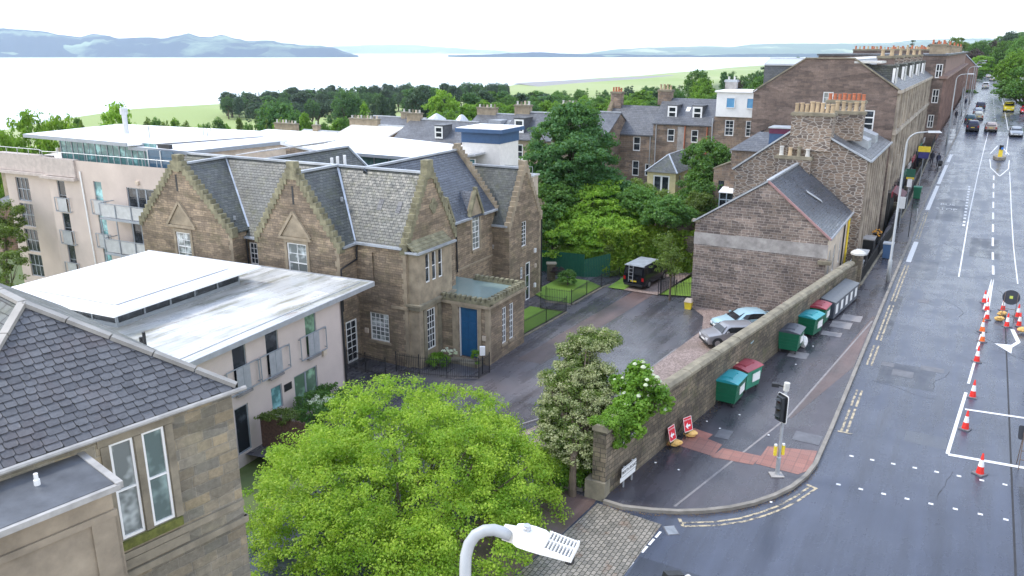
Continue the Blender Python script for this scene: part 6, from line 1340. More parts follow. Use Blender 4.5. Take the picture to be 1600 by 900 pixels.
# red folding signs with sandbags
def red_sign(loc, rz, label):
    t = thing('footway_sign', label, 'sign', loc, rz, 'red temporary signs by the wall'); b = MB(); T = radians(14)
    q = lambda x, z, d=0: (x, -.0-d*cos(T)+z*sin(T)-.1, z*cos(T)+d*sin(T))
    b.hexa([q(-.3, .38), q(.3, .38), q(.3, .38, .02), q(-.3, .38, .02)], [q(-.3, 1.13), q(.3, 1.13), q(.3, 1.13, .02), q(-.3, 1.13, .02)]); pl = b.build('plate', M['signR'], t, local=True)
    b = MB()
    for x0, x1, z0, z1 in ((-.3, .3, 1.105, 1.13), (-.3, .3, .38, .405), (-.3, -.275, .38, 1.13), (.275, .3, .38, 1.13)): b.hexa([q(x0, z0, .022), q(x1, z0, .022), q(x1, z0, .026), q(x0, z0, .026)], [q(x0, z1, .022), q(x1, z1, .022), q(x1, z1, .026), q(x0, z1, .026)])
    b.build('border', M['white'], pl, local=True)
    tx = text('PEDESTRIANS', .088, M['white'], pl, .002); tx.location = q(0, .98, .03); tx.rotation_euler = (radians(90)-T, 0, 0)
    b = MB(); 
    for P_ in ([(.16, .62), (.16, .72), (-.02, .72), (-.02, .62)], [(-.02, .5), (-.02, .84), (-.2, .67)]): b.poly([q(x, z, .028) for x, z in P_])
    b.build('arrow', M['white'], pl, local=True)
    b = MB()
    for x in (-.27, .27):
        b.bar(q(x, .05), q(x, 1.1, -.01), .03); b.bar(q(x, 1.05, -.01), (x, .5, .02), .03)
        b.bar((x, .5, .02), q(x, .05), .02)
    b.bar(q(-.27, .3, 0), q(.27, .3, 0), .03); b.build('stand', M['black'], t, local=True); return t
L_ = atan2(-1, 0)
signs = [(S.W(-7.75, -27.25, .12), 'red PEDESTRIANS sign with a white arrow, nearer of the two by the wall'), (S.W(-8.05, -26.1, .12), 'red PEDESTRIANS sign with a white arrow, farther one on the red paving')]
for i, (p, lab) in enumerate(signs):
    red_sign(p, radians(60-12*i-20+8), lab).scale = (.84, .84, .84)

    lump('sandbag', ('yellow sandbag on the foot of the nearer red sign', 'yellow sandbag on the foot of the farther red sign')[i], 'sandbag', (p[0]+.12, p[1]+.12, .27), (.3, .2, .15), 'bag', 5+i, 'sandbags holding the signs')
lump('leaf_heap', 'orange-brown heap of leaves at the wall foot beside the nearer red sign', 'leaf heap', S.W(-7.35, -27.0, .16), (.55, .3, .09), plain('leaf_heap', (.28, .13, .05), .8, 0, .5, 9), 9)
# street name signs on and by the wall
Fw = Face(S.W(wallb(-32.3), -32.3)[:2], tuple(Vector((S.W(wallb(0), 0)[0]-S.W(wallb(-32.3), -32.3)[0], S.W(wallb(0), 0)[1]-S.W(wallb(-32.3), -32.3)[1])).normalized()), None) if 0 else None
v = Vector((S.W(wallb(0), 0)[0]-S.W(wallb(-32.3), -32.3)[0], S.W(wallb(0), 0)[1]-S.W(wallb(-32.3), -32.3)[1])).normalized()
Fw = Face(S.W(wallb(-32.3), -32.3)[:2], (v.x, v.y), (v.y, -v.x)); wrz = atan2(v.y, v.x)
sn = thing('street_name_sign', 'white PERTH ROAD street sign on two short posts by the wall end', 'sign', Fw.pt(1.35, .12, .25)); b = MB(); b.fbox(Fw, .85, 1.95, .62, .98, .22, .25); b.fbox(Fw, .75, 1.9, .45, .62, .22, .25); b.build('plate', M['white'], sn)
b = MB(); b.fbox(Fw, .86, 1.94, .965, .975, .25, .256); b.fbox(Fw, .86, 1.94, .64, .65, .25, .256); b.build('border', M['black'], sn)
tx = text('PERTH ROAD', .19, M['black'], sn, .002); tx.location = Vector(Fw.pt(1.4, .80, .258))-ROOT[sn.name]; tx.rotation_euler = (radians(90), 0, wrz)
for u in (1.05, 1.7): b = MB(); b.fbox(Fw, u, u+.06, 0, 1.0, .17, .215); b.build('post', M['galv'], sn)
bs = thing('wall_sign', 'small black sign with white lettering fixed high on the boundary wall', 'sign', Fw.pt(1.6, 2, .05)); b = MB(); b.fbox(Fw, 1.1, 2.3, 1.78, 2.12, .003, .045); b.build('plate', M['black'], bs); tx = text('playgroup', .25, M['white'], bs, .002); tx.location = Vector(Fw.pt(1.7, 1.95, .05))-ROOT[bs.name]; tx.rotation_euler = (radians(90), 0, wrz)
# traffic signal
ts = thing('traffic_signal', 'grey traffic signal with black three-lamp head and white-edged backboard', 'traffic light', S.W(-12.06, -27.45, .12)); X, Y = S.W(-12.06, -27.45)[:2]
b = MB(); b.tube([(X, Y, .1), (X, Y, .9), (X, Y, .92), (X, Y, 4.0)], [.085, .085, .06, .06], 12); b.build('pole', M['galv'], ts); b = MB(); b.box(X-.28, X+.22, Y-.2, Y+.2, .12, .16); b.build('base_plate', M['concrete'], ts)
Ft = Face((X-.02, Y-.02), (cos(radians(38)), sin(radians(38))), (-cos(radians(128-90))*0-sin(radians(-38))*0-.616*0-.0, 0)); hd = (cos(radians(-68)), sin(radians(-68))); nd_ = (hd[1], -hd[0])
Ft = Face((X, Y), hd, nd_)   # faces left, towards the side road
def rrect(F, u0, u1, z0, z1, r, d):
    P_ = []
    for cx, cz, t0 in ((u1-r, z0+r, -pi/2), (u1-r, z1-r, 0), (u0+r, z1-r, pi/2), (u0+r, z0+r, pi)):
        for k in range(4): t = t0+k*pi/6; P_.append(F.pt(cx+r*cos(t), cz+r*sin(t), d))
    return P_
b = MB(); b.hexa(rrect(Ft, -.3, .3, 2.42, 3.58, .09, .08), rrect(Ft, -.3, .3, 2.42, 3.58, .09, .095)); b.build('backboard_edge', M['white'], ts); b = MB(); b.hexa(rrect(Ft, -.265, .265, 2.455, 3.545, .08, .097), rrect(Ft, -.265, .265, 2.455, 3.545, .08, .115)); b.build('backboard', M['black'], ts)
hm_ = plain('signal_black', (.035, .04, .045), .4); b = MB(); b.fbox(Ft, -.17, .17, 2.52, 3.48, .115, .26); b.build('signal_head', hm_, ts)
for i in range(3):
    z = 2.68+i*.32; b = MB(); N = 9
    for k in range(N):
        t0, t1 = radians(-25)+radians(230)*k/N, radians(-25)+radians(230)*(k+1)/N; r0 = .12
        f = lambda t, d, r=r0: Ft.pt(r*cos(t), z+r*sin(t), d)
        d0, d1 = .3+.22*max(0, sin(t0)), .3+.22*max(0, sin(t1)); b.poly([f(t0, .26), f(t1, .26), f(t1, d1), f(t0, d0)])
    b.build('visor', hm_, ts); b = MB(); b.tube([Ft.pt(0, z, .255), Ft.pt(0, z, .275)], .1, 14); b.build('lens', plain('lens%d' % i if 0 else 'dark_lens', ((.01, .03, .025), (.03, .02, .008), (.03, .006, .006))[i], .2), ts)
b = MB(); b.tube([(X, Y, 3.7), (X+.02, Y, 4.02)], .11, 10); b.build('detector', M['stucco'], ts); b = MB(); p = Vector(Ft.pt(-.22, 3.85, .15)); b.bar(p, p+Vector((-.25, .1, .0)), .16, .14); b.bar((X, Y, 3.85), p, .05); b.build('camera', M['black'], ts)
for sx in (-1, 1):
    b = MB(); p = (X+sx*.16-.02, Y+.03*sx); b.box(p[0]-.05, p[0]+.05, p[1]-.05, p[1]+.05, 1.0, 1.4); k_ = b.build('push_button', M['plateY'], ts); b = MB(); b.box(p[0]-.045, p[0]+.045, p[1]-.045, p[1]+.045, 1.4, 1.47); b.build('cap', M['white'], k_)
# cones
def cone(mat='coneR'):
    t = thing('traffic_cone', '', 'traffic cone'); b = MB(); b.box(-.23, .23, -.23, .23, 0, .05); b.build('base', M['blackrub'] if 0 else plain('grey_rubber', (.16, .16, .17), .8), t, local=True)
    b = MB(); r = lambda z: .17-.13*z/.95; b.tube([(0, 0, .05), (0, 0, .97), (0, 0, 1.0)], [r(.05), r(.97), .02], 16, cap=False); b.build('body', M[mat], t, smooth=True, local=True)
    b = MB(); b.tube([(0, 0, .38), (0, 0, .70)], [r(.38)+.003, r(.70)+.003], 16, cap=False); b.build('sleeve', M['coneW'], t, smooth=True, local=True); return t
c0 = cone(); c1 = cone('coneO')
cl = [('red and white cone nearest the camera, on the broken white line', 18.46, 28.2), ('red and white cone second nearest, beside the lane corner', 20.0, 32.1), ('red and white cone third nearest along the white line', 22.2, 35.5), ('red and white cone fourth nearest along the white line', 24.96, 40.1)]
grp = 'traffic cones closing the right-hand lane'
for i, (lab, x, y) in enumerate(cl): o = c0 if i == 0 else copy_tree(c0); place(o, (x, y, .004), .3*i+.4, lab, grp, .9)
for i, (lab, x, y) in enumerate([('orange-bodied cone, nearer of the two orange ones', 27.0, 43.2), ('orange-bodied cone just behind the other orange one', 27.95, 44.9)]): o = c1 if i == 0 else copy_tree(c1); place(o, (x, y, .004), .5*i, lab, grp, .86)
far = [(29.55, 47.2, 'red and white cone right after the orange ones'), (30.5, 48.9, 'red and white cone left of the black round sign'), (31.3, 50.6, 'red and white cone at the far tip of the taper'), (31.6, 49.0, 'red and white cone under the first black round sign'), (29.95, 45.8, 'red and white cone beside the yellow sandbag'), (31.7, 47.6, 'red and white cone between the two round signs'), (30.75, 45.9, 'red and white cone under the second black round sign')]
for x, y, lab in far: place(copy_tree(c0), (x, y, .004), x, lab, grp, .86)
def back_sign(x, y, z0, label, round_=True, wd=.95, hh=1.9, rz=0, zc=1.45):
    t = thing('temporary_sign', label, 'sign', (x, y, .004), rz); b = MB()
    for sx in (-1, 1): b.bar((sx*wd*.36, .05, 0), (sx*wd*.36, .35, zc+.35), .03); b.bar((sx*wd*.36, .65, 0), (sx*wd*.36, .32, zc+.2), .03)
    b.bar((-wd*.36, .2, .75), (wd*.36, .2, .75), .03); b.bar((-wd*.36, .12, .4), (wd*.36, .12, .4), .03); b.build('stand', plain('rusty_frame', (.16, .12, .10), .7), t, local=True)
    b = MB()
    if round_: P_ = [(wd/2*cos(k*pi/16), sin(k*pi/16)*wd/2) for k in range(32)]
    else: P_ = [(wd/2*.97, -.25), (wd/2, .22), (wd/2-.05, .27), (-wd/2+.05, .27), (-wd/2, .22), (-wd/2, -.25), (-wd/2+.05, -.3), (wd/2-.05, -.3)]
    T = lambda x_, s_, d: (x_, .42+s_*.55+d*.83, zc+s_*.83-d*.55)
    b.hexa([T(x_, s_, 0) for x_, s_ in P_], [T(x_, s_, .03) for x_, s_ in P_]); b.build('plate', plain('black_plate', (.012, .013, .016), .35), t, local=True)
    if round_: b = MB(); b.hexa([T(-.09, -.09, -.004), T(.09, -.09, -.004), T(.09, .09, -.004), T(-.09, .09, -.004)], [T(-.09, -.09, -.001), T(.09, -.09, -.001), T(.09, .09, -.001), T(-.09, .09, -.001)]); b.build('sticker', plain('lime_sticker', (.35, .4, .05), .6), t, local=True)
    return t
back_sign(30.55, 46.75, 0, 'black back of a round road sign, the left and farther of two', rz=-.55); back_sign(30.75, 44.45, 0, 'black back of a round road sign at the right edge of the picture', rz=-.55)
back_sign(26.1, 36.9, 0, 'black back of a low round sign standing alone at the right edge', rz=-.5, wd=.85, zc=1.2)
back_sign(20.6, 28.3, 0, 'black back of a rectangular board on a thin rusty frame at the right edge', False, 1.3, rz=-.45, zc=1.45)
sb = 'sandbags around the road-closure signs'
for i, (x, y, z, lab) in enumerate(((30.15, 46.9, .15, 'yellow sandbag beside the orange cones'), (30.9, 47.9, .15, 'yellow sandbag under the first round sign'), (30.25, 44.7, .2, 'yellow sandbag under the second round sign'), (20.55, 28.2, .14, 'yellow sandbag on the road under the rectangular board'), (20.8, 28.5, .42, 'upper yellow sandbag hung on the rectangular board frame'), (25.75, 36.6, .14, 'yellow sandbag under the low round sign'))):
    lump('sandbag', lab, 'sandbag', (x, y, z), (.3, .2, .16), 'bag', 20+i, sb)
# street lamps
def lamp_post(loc, rz, h_, arm, label, mat='lampgrey', r=.09, head='flat'):
    t = thing('street_lamp', label, 'street lamp', loc, rz, 'street lamps along the road'); b = MB(); pts_ = [(0, 0, 0), (0, 0, 1.6), (0, 0, 1.65), (0, 0, h_-.8)]; rr = [r*1.5, r*1.5, r, r*.75]
    for k in range(1, 8): t_ = k*pi/2/7; pts_.append((.8*(1-cos(t_)), 0, h_-.8+.8*sin(t_))); rr.append(r*.6)
    pts_.append((arm, 0, h_+.08)); rr.append(r*.5); b.tube(pts_, rr, 10); b.build('pole', M[mat], t, smooth=True, local=True)
    b = MB(); b.hexa([(arm-.1, -.1, h_), (arm+.75, -.16, h_+.03), (arm+.75, .16, h_+.03), (arm-.1, .1, h_)], [(arm-.1, -.07, h_+.13), (arm+.6, -.12, h_+.15), (arm+.6, .12, h_+.15), (arm-.1, .07, h_+.13)]); b.build('lamp_head', M['galv'], t, local=True); return t
w29 = -radians(29.7)
lamp_post(S.W(-12.95, 4.6, .12), w29+pi*.02, 10.6, 1.3, 'tall grey street lamp standing by the kerb near the rubble house')
lamps = [((-13.6, 75, zr(75)+.1), 'tall street lamp past the pale-fronted tenement, arm over the road'), ((-14.2, 120, zr(120)+.1), 'slender street lamp beyond the parked cars on the left pavement'), ((-14.8, 160, zr(160)+.1), 'far street lamp in the cluster of poles on the left pavement'), ((-14.9, 195, zr(195)+.1), 'farthest street lamp in the cluster of poles on the left')]
for (l, a, z), lab in lamps: lamp_post(S.W(l, a, z), w29, 9.8 if a < 100 else 9, 1.4, lab)
for i, (l, a) in enumerate(((-26.5, 300), (-27.2, 335))): lamp_post(S.W(l, a, zr(a)), w29+pi, 10, 1.2, ('left of the two distant street lamps under the right-hand trees', 'right of the two distant street lamps under the right-hand trees')[i])
def pole(loc, h_, label, r=.035, mat='grey', sign=None, cat='pole', name='sign_pole'):
    t = thing(name, label, cat, loc, w29); b = MB(); b.tube([(0, 0, 0), (0, 0, h_)], r, 8); b.build('post', M[mat], t, local=True)
    if sign:
        for (cm, z0, z1, w_) in sign: b = MB(); b.box(-w_/2, w_/2, -.05-r, -.02-r, z0, z1); b.build('sign_plate', M[cm] if cm in M else cm, t, local=True)
    return t
pole(S.W(-13.05, 21.0, .12), 3.4, 'thin black pole on the pavement by the bus bay', mat='black')
pole(S.W(-11.95, 31.8, .7), 4.2, 'bus stop pole with green and white plates', sign=[('trans', 3.3, 4.1, .8), ('plateY', 3.1, 3.28, .7), ('white', 2.3, 3.2, .42)], cat='bus stop', name='bus_stop')
pole(S.W(-12.0, 24.5, .25), 2.9, 'pole with a white notice at the railings', sign=[('white', 1.8, 2.9, .5)])
pole(S.W(-12.4, 41.5, 1.2), 5.0, 'pole with a yellow sign above a dark blue one', sign=[('plateY', 4.3, 4.9, 1.2), (plain('navy_sign', (.03, .03, .16), .5), 3.6, 4.25, 1.0)])
for i, (l, a, h_) in enumerate(((-13.9, 66, 6), (-14.4, 88, 6.5), (-14.2, 104, 6), (-14.6, 140, 7))):
    pole(S.W(l, a, zr(a)+.1), h_, ('slim pole on the left pavement near the walkers', 'slim pole behind the dark hatchback', 'slim pole on the left pavement before the crest', 'slim pole among the far street lamps')[i], r=.06)
pole(S.W(-13.2, 27.3, .5), 1.2, 'short steel bollard on the kerb of the bus bay', r=.05, mat='galv', cat='bollard', name='bollard')
# traffic island with yellow beacon
ti = thing('traffic_island', 'small kerbed traffic island with lit-yellow bollard and black sign', 'traffic island', S.W(-20.2, 68, zr(68))); b = MB(); n_ = 14; zz = zr(68)
P_ = [S.W(-20.2+.75*cos(2*pi*k/n_), 67.5+2.4*sin(2*pi*k/n_), zz-.15) for k in range(n_)]; b.hexa(P_, [(p[0], p[1], zz+.22) for p in P_]); b.build('kerb', M['kerb'], ti)
p = S.W(-20.2, 66.4, zz+.2); b = MB(); b.tube([p, (p[0], p[1], p[2]+.95)], [.26, .22], 10); b.build('bollard', M['plateY'], ti); b = MB(); b.tube([(p[0], p[1], p[2]+.95), (p[0], p[1], p[2]+1.5)], .24, 10); b.build('bollard_top', M['black'], ti); b = MB(); b.tube([(p[0]-.02, p[1]-.24, p[2]+1.1), (p[0]-.02, p[1]-.28, p[2]+1.1)], .17, 12); b.build('sign', plain('blue_disc', (.02, .15, .5), .4), ti)
# litter bin, utility bins by the railings
for i, (l, a) in enumerate(((-12.5, 37.5), (-12.2, 11.9))):
    t = thing('street_bin', ('green wheeled bin on the pavement by the bus stop', 'dark blue bin beside the lamp post')[i], 'bin', S.W(l, a, zr(a)+.12), w29); b = MB(); b.hexa([(-.32, -.3, .05), (.32, -.3, .05), (.32, .3, .05), (-.32, .3, .05)], [(-.38, -.36, 1.2), (.38, -.36, 1.2), (.38, .36, 1.2), (-.38, .36, 1.2)]); b.build('body', M['binG'] if i == 0 else M['blueclad'], t, local=True); b = MB(); b.box(-.4, .4, -.4, .4, 1.205, 1.3); b.build('lid', M['binG2'] if i == 0 else M['lead'], t, local=True)
# yellow grit bin and hydrant post by the gable
t = thing('grit_bin', 'yellow bin with a cream lid at the corner of the rubble house', 'bin', S.W(-.1, -.75, -2.5), w29); b = MB(); b.hexa([(-.22, -.18, 0), (.22, -.18, 0), (.22, .18, 0), (-.22, .18, 0)], [(-.27, -.22, .55), (.27, -.22, .55), (.27, .22, .55), (-.27, .22, .55)]); b.build('body', M['plateY'], t, local=True); b = MB(); b.hexa([(-.3, -.25, .56), (.3, -.25, .56), (.3, .25, .56), (-.3, .25, .56)], [(-.2, -.15, .8), (.22, -.15, .8), (.22, .18, .8), (-.2, .18, .8)]); b.build('lid', M['cream'], t, local=True)
# ------------------------------------------------------------ vehicles
def vehicle(name, label, cat, paint, prof, L, W_, wheels, wr=.31, glass=(), group=None, plate_rear='plateY', rack=False, belt=.95):
    """prof: stations (x from the nose, z bottom, z belt, z roof, half width, half roof width)"""
    t = thing(name, label, cat); b = MB(); R = []
    for x, zb, zs, zt, hw_, hr in prof:
        if zt <= zs+.02: ring = [(hw_*.9, zb), (hw_, zb+.15), (hw_, zs-.18), (hw_*.94, zs-.04), (hw_*.8, zs+.0), (hw_*.4, zs+.03)]
        else: ring = [(hw_*.9, zb), (hw_, zb+.15), (hw_, zs-.18), (hw_*.97, zs), (hr+.03, zt-.09), (hr*.75, zt)]
        R.append([(s_*y, x, z) for s_, pts in ((1, ring), (-1, ring[::-1])) for y, z in pts])
    n = len(R[0])
    for r in R: b.v += r
    for i in range(len(R)-1):
        for k in range(n): j = (k+1) % n; b.f.append((i*n+k, i*n+j, (i+1)*n+j, (i+1)*n+k)); b.m.append(0)
    b.f.append(tuple(range(n))); b.m.append(0); b.f.append(tuple(reversed(range((len(R)-1)*n, len(R)*n)))); b.m.append(0)
    b.build('body', paint, t, smooth=True, local=True)
    me = t.children[0].data
    md = t.children[0].modifiers.new('bevel', 'EDGE_SPLIT'); md.split_angle = radians(38)
    def at(x): # interpolated section
        for p, q in zip(prof, prof[1:]):
            if p[0] <= x <= q[0]: f = (x-p[0])/(q[0]-p[0]) if q[0] > p[0] else 0; return [p[k]+(q[k]-p[k])*f for k in range(6)]
        return prof[-1]
    e = .014
    for g_ in glass:
        kind = g_[0]; b = MB()
        if kind == 'side':
            for sx in (-1, 1):
                b = MB(); x0, x1, x2, x3 = g_[1:5]  # bottom front, top front, top rear, bottom rear
                def sp(x, f): a_ = at(x); yb, yt = a_[4]*.97, a_[5]+.03; zb, zt = a_[2], a_[3]-.09; return (sx*(yb+(yt-yb)*f+e), x, zb+(zt-zb)*f)
                xs = sorted({x0, x1, x2, x3}|{p[0] for p in prof if x0 < p[0] < x3}|{x0+(x3-x0)*k/5 for k in range(6)}); up_ = lambda x: .08+.82*(min(1, (x-x0)/(x1-x0)) if x1 > x0 else 1)*(min(1, (x3-x)/(x3-x2)) if x3 > x2 else 1)
                for xa, xb in zip(xs, xs[1:]):
                    if xb-xa > 1e-4: b.poly([sp(xa, .08), sp(xb, .08), sp(xb, max(.081, up_(xb))), sp(xa, max(.081, up_(xa)))])
                b.build('side_window', M['carglass'], t, local=True)
        else:
            x0, x1 = g_[1:3]; a0_, a1_ = at(x0), at(x1); d = g_[3]
            b.poly([(-a0_[4]*g_[4], x0+d*e, g_[5]), (a0_[4]*g_[4], x0+d*e, g_[5]), (a1_[5]*.88, x1+d*e, a1_[3]-.03+e), (-a1_[5]*.88, x1+d*e, a1_[3]-.03+e)]); b.build(kind, M['carglass'], t, local=True)
    for x in wheels:
        for sx in (-1, 1):
            b = MB(); y = sx*(W_/2-.1); b.tube([(y-.1, x, wr), (y+.105*1, x, wr)], wr, 18); tl = b.build('tyre', M['tyre'], t, local=True)
            b = MB(); yo = sx*(W_/2+.008); b.tube([(yo-sx*.02, x, wr), (yo, x, wr)], wr*.62, 14); b.build('rim', M['rim'], t, local=True)
            b = MB(); N = 12; b.poly([(sx*(W_/2+.002), x+(wr+.07)*cos(pi*k/N), wr+(wr+.07)*sin(pi*k/N)) for k in range(N+1)]); b.build('wheel_arch', M['blackrub'], t, local=True)
    for sx in (-1, 1):
        b = MB(); x = L-.03; a_ = at(L-.02); b.box(sx*a_[4]*.86-.09, sx*a_[4]*.86+.09, L-.08, L+.012, a_[2]-.42, a_[2]-.14); b.build('tail_light', M['tail'], t, local=True)
        b = MB(); a_ = at(.05); b.box(sx*a_[4]*.74-.14, sx*a_[4]*.74+.14, -.012, .12, a_[2]-.24, a_[2]-.08); b.build('headlight', M['head'], t, local=True)
        b = MB(); xm = glass[0][1]+.12 if glass else 1.2; am = at(xm); b.box(sx*(am[4]+.08)-.08, sx*(am[4]+.08)+.08, xm, xm+.14, am[2]+.02, am[2]+.16); b.build('mirror', paint, t, local=True)
    b = MB(); b.box(-.26, .26, L, L+.02, .62, .73); b.build('number_plate', M[plate_rear], t, local=True); b = MB(); b.box(-.26, .26, -.02, 0, .38, .49); b.build('number_plate', M['white'], t, local=True)
    b = MB(); b.box(-W_*.42, W_*.42, L-.05, L+.015, .28, .45); b.box(-W_*.4, W_*.4, -.015, .05, .22, .36); b.build('bumper', M['blackrub'], t, local=True)
    return t
def paint(name, c, metal=.3, rough=.25): return plain(name, c, rough, metal, .03)
HATCH = [(0, .3, .62, 0, .70, 0), (.12, .22, .74, 0, .80, 0), (.9, .2, .92, 0, .87, 0), (1.0, .2, .95, .98, .88, .7), (1.55, .2, .97, 1.38, .88, .62), (2.1, .2, .98, 1.46, .88, .63), (3.2, .2, 1.0, 1.42, .87, .6), (3.55, .22, 1.0, 1.3, .84, .58), (3.85, .28, .98, 1.02, .8, .62), (3.9, .35, .9, .9, .76, .6)]
MINI = [(0, .3, .66, 0, .66, 0), (.1, .2, .78, 0, .76, 0), (.85, .18, .9, 0, .84, 0), (.98, .18, .93, .96, .84, .68), (1.35, .18, .94, 1.34, .84, .62), (1.6, .18, .94, 1.4, .84, .63), (3.1, .18, .95, 1.38, .84, .62), (3.4, .2, .95, 1.3, .83, .6), (3.62, .25, .95, 1.0, .8, .62), (3.7, .32, .85, .85, .74, .6)]
SALOON = [(0, .3, .6, 0, .7, 0), (.12, .2, .72, 0, .82, 0), (1.1, .2, .9, 0, .89, 0), (1.2, .2, .92, .95, .9, .7), (1.9, .2, .94, 1.38, .9, .62), (2.5, .2, .95, 1.45, .9, .63), (3.3, .2, .97, 1.40, .89, .6), (4.0, .22, 1.0, 1.08, .88, .62), (4.3, .28, .98, .99, .82, .6), (4.38, .35, .85, .85, .78, .6)]
SUV = [(0, .35, .8, 0, .76, 0), (.12, .28, .95, 0, .86, 0), (1.0, .25, 1.08, 0, .92, 0), (1.1, .25, 1.1, 1.13, .92, .72), (1.7, .25, 1.1, 1.6, .92, .68), (2.4, .25, 1.1, 1.68, .92, .68), (4.0, .25, 1.12, 1.62, .91, .66), (4.35, .28, 1.12, 1.4, .88, .66), (4.5, .35, 1.1, 1.13, .85, .65), (4.52, .4, .9, .9, .8, .6)]
VAN = [(0, .35, .85, 0, .8, 0), (.1, .28, 1.05, 0, .9, 0), (.75, .25, 1.18, 0, .94, 0), (.85, .25, 1.2, 1.25, .95, .8), (1.6, .25, 1.22, 1.82, .95, .8), (2.0, .25, 1.22, 1.94, .95, .82), (4.6, .25, 1.22, 1.94, .95, .82), (4.85, .28, 1.22, 1.86, .94, .8), (4.95, .35, 1.15, 1.2, .92, .85)]
CG = lambda p, x: p
def car(profk, label, c, loc, rz, group=None, name='parked_car', s=1, cat='car'):
    P_ = dict(hatch=HATCH, mini=MINI, saloon=SALOON, suv=SUV, van=VAN)[profk]
    G_ = dict(hatch=(('side', 1.15, 1.65, 3.0, 3.45), ('windscreen', .98, 1.55, -1, .8, .97), ('rear_window', 3.87, 3.3, 1, .75, 1.04)), mini=(('side', 1.1, 1.4, 3.05, 3.3), ('windscreen', .96, 1.36, -1, .8, .95), ('rear_window', 3.64, 3.3, 1, .75, 1.0)),
        saloon=(('side', 1.4, 1.95, 3.3, 3.75), ('windscreen', 1.18, 1.92, -1, .8, .95), ('rear_window', 4.1, 3.4, 1, .72, 1.04)), suv=(('side', 1.3, 1.75, 3.9, 4.1), ('windscreen', 1.08, 1.7, -1, .8, 1.12), ('rear_window', 4.52, 4.32, 1, .78, 1.14)), van=(('side', .95, 1.6, 2.5, 2.6), ('side', 2.9, 2.9, 4.5, 4.5), ('windscreen', .82, 1.62, -1, .85, 1.24), ('rear_window', 4.97, 4.86, 1, .8, 1.25)))[profk]
    L = P_[-1][0]; W_ = 2*max(p[4] for p in P_); wh = dict(hatch=(.75, 3.2), mini=(.65, 3.05), saloon=(.8, 3.5), suv=(.85, 3.6), van=(.95, 3.95))[profk]
    t = vehicle(name, label, cat, paint('paint_'+label[:12].replace(' ', '_'), c), P_, L, W_, wh, .33 if profk in ('suv', 'van') else .31, G_)
    return place(t, loc, rz, label, group, s)
rs = -radians(29.7)          # local +y is the tail: tail towards the camera when heading away
def away(l, a, d=0): return S.W(l, a, zr(a)+.01)
gp1 = 'cars on the left side of the road'
# the nose is local y=0, so a car heading away from the camera is turned by 180 degrees
def going(profk, label, c, l, a, g, name='car', s=1): return car(profk, label, c, S.W(l, a+4, zr(a)+.01), rs+pi, g, name, s)
def coming(profk, label, c, l, a, g, name='car', s=1): return car(profk, label, c, S.W(l, a, zr(a)+.01), rs, g, name, s)
going('suv', 'dark navy hatchback with a pale roof waiting by the left kerb, nearest of the row', (.03, .03, .06), -16.5, 89, gp1)
going('hatch', 'beige car going away in the left lane beside the dark navy one', (.42, .33, .28), -19.0, 89, gp1)
coming('saloon', 'silver-grey car coming towards the camera in the right lane', (.30, .33, .36), -22.3, 85, 'cars coming down the road')
going('hatch', 'dark teal car parked just beyond the dark navy one', (.05, .1, .12), -15.9, 104, gp1, 'parked_car')
going('hatch', 'cream car, nearer of two pale cars parked on the left', (.55, .52, .42), -17.0, 112, gp1, 'parked_car')
going('hatch', 'silver car parked just behind the cream one', (.4, .42, .45), -16.9, 123, gp1, 'parked_car')
going('suv', 'dark grey car parked farthest in the near left row', (.06, .06, .09), -17.2, 140, gp1, 'parked_car')
t = coming('van', 'yellow delivery van coming down the right lane', (.75, .62, .03), -22.2, 136, 'cars coming down the road', 'van'); t['category'] = 'van'
coming('saloon', 'silver car in the right lane behind the yellow van', (.4, .42, .46), -22.2, 198, 'cars coming down the road')
t = going('van', 'white van parked far up the road on the left', (.75, .75, .75), -17.8, 245, gp1, 'van'); t['category'] = 'van'
going('hatch', 'small white car far up the road beyond the white van', (.6, .6, .62), -19.8, 300, gp1); going('saloon', 'distant pale car left of the far white one', (.5, .5, .52), -18.6, 330, gp1)
coming('saloon', 'dark pink-red car far up the road on the right', (.45, .06, .1), -24.2, 300, 'cars coming down the road'); t = coming('van', 'distant white van near the top of the road', (.75, .75, .75), -22.4, 345, 'cars coming down the road', 'van'); t['category'] = 'van'
random.seed(31)
for i, a in enumerate((166, 180, 194, 210, 226, 243)):
    c = ((.35, .36, .38), (.6, .6, .6), (.12, .13, .15), (.5, .52, .55), (.65, .65, .66), (.2, .22, .24))[i]
    coming('hatch' if i % 2 else 'suv', ('grey car parked nearest under the right-hand trees', 'white car parked second under the right-hand trees', 'dark car parked third under the right-hand trees', 'silver car parked fourth under the right-hand trees', 'white car parked fifth under the right-hand trees', 'dark grey car parked farthest under the right-hand trees')[i], c, -25.2, a, 'cars parked on the right under the trees', 'parked_car')
coming('hatch', 'red car cut off by the right edge of the picture', (.5, .02, .03), -25.0, 132, 'cars parked on the right under the trees', 'parked_car')
for i, a in enumerate((60, 66, 72, 79, 86)):
    t = thing('parked_car' if 0 else 'bike_shelter' if 0 else 'area_hedge', ('clipped hedge', 'x')[0], 'hedge') if 0 else None
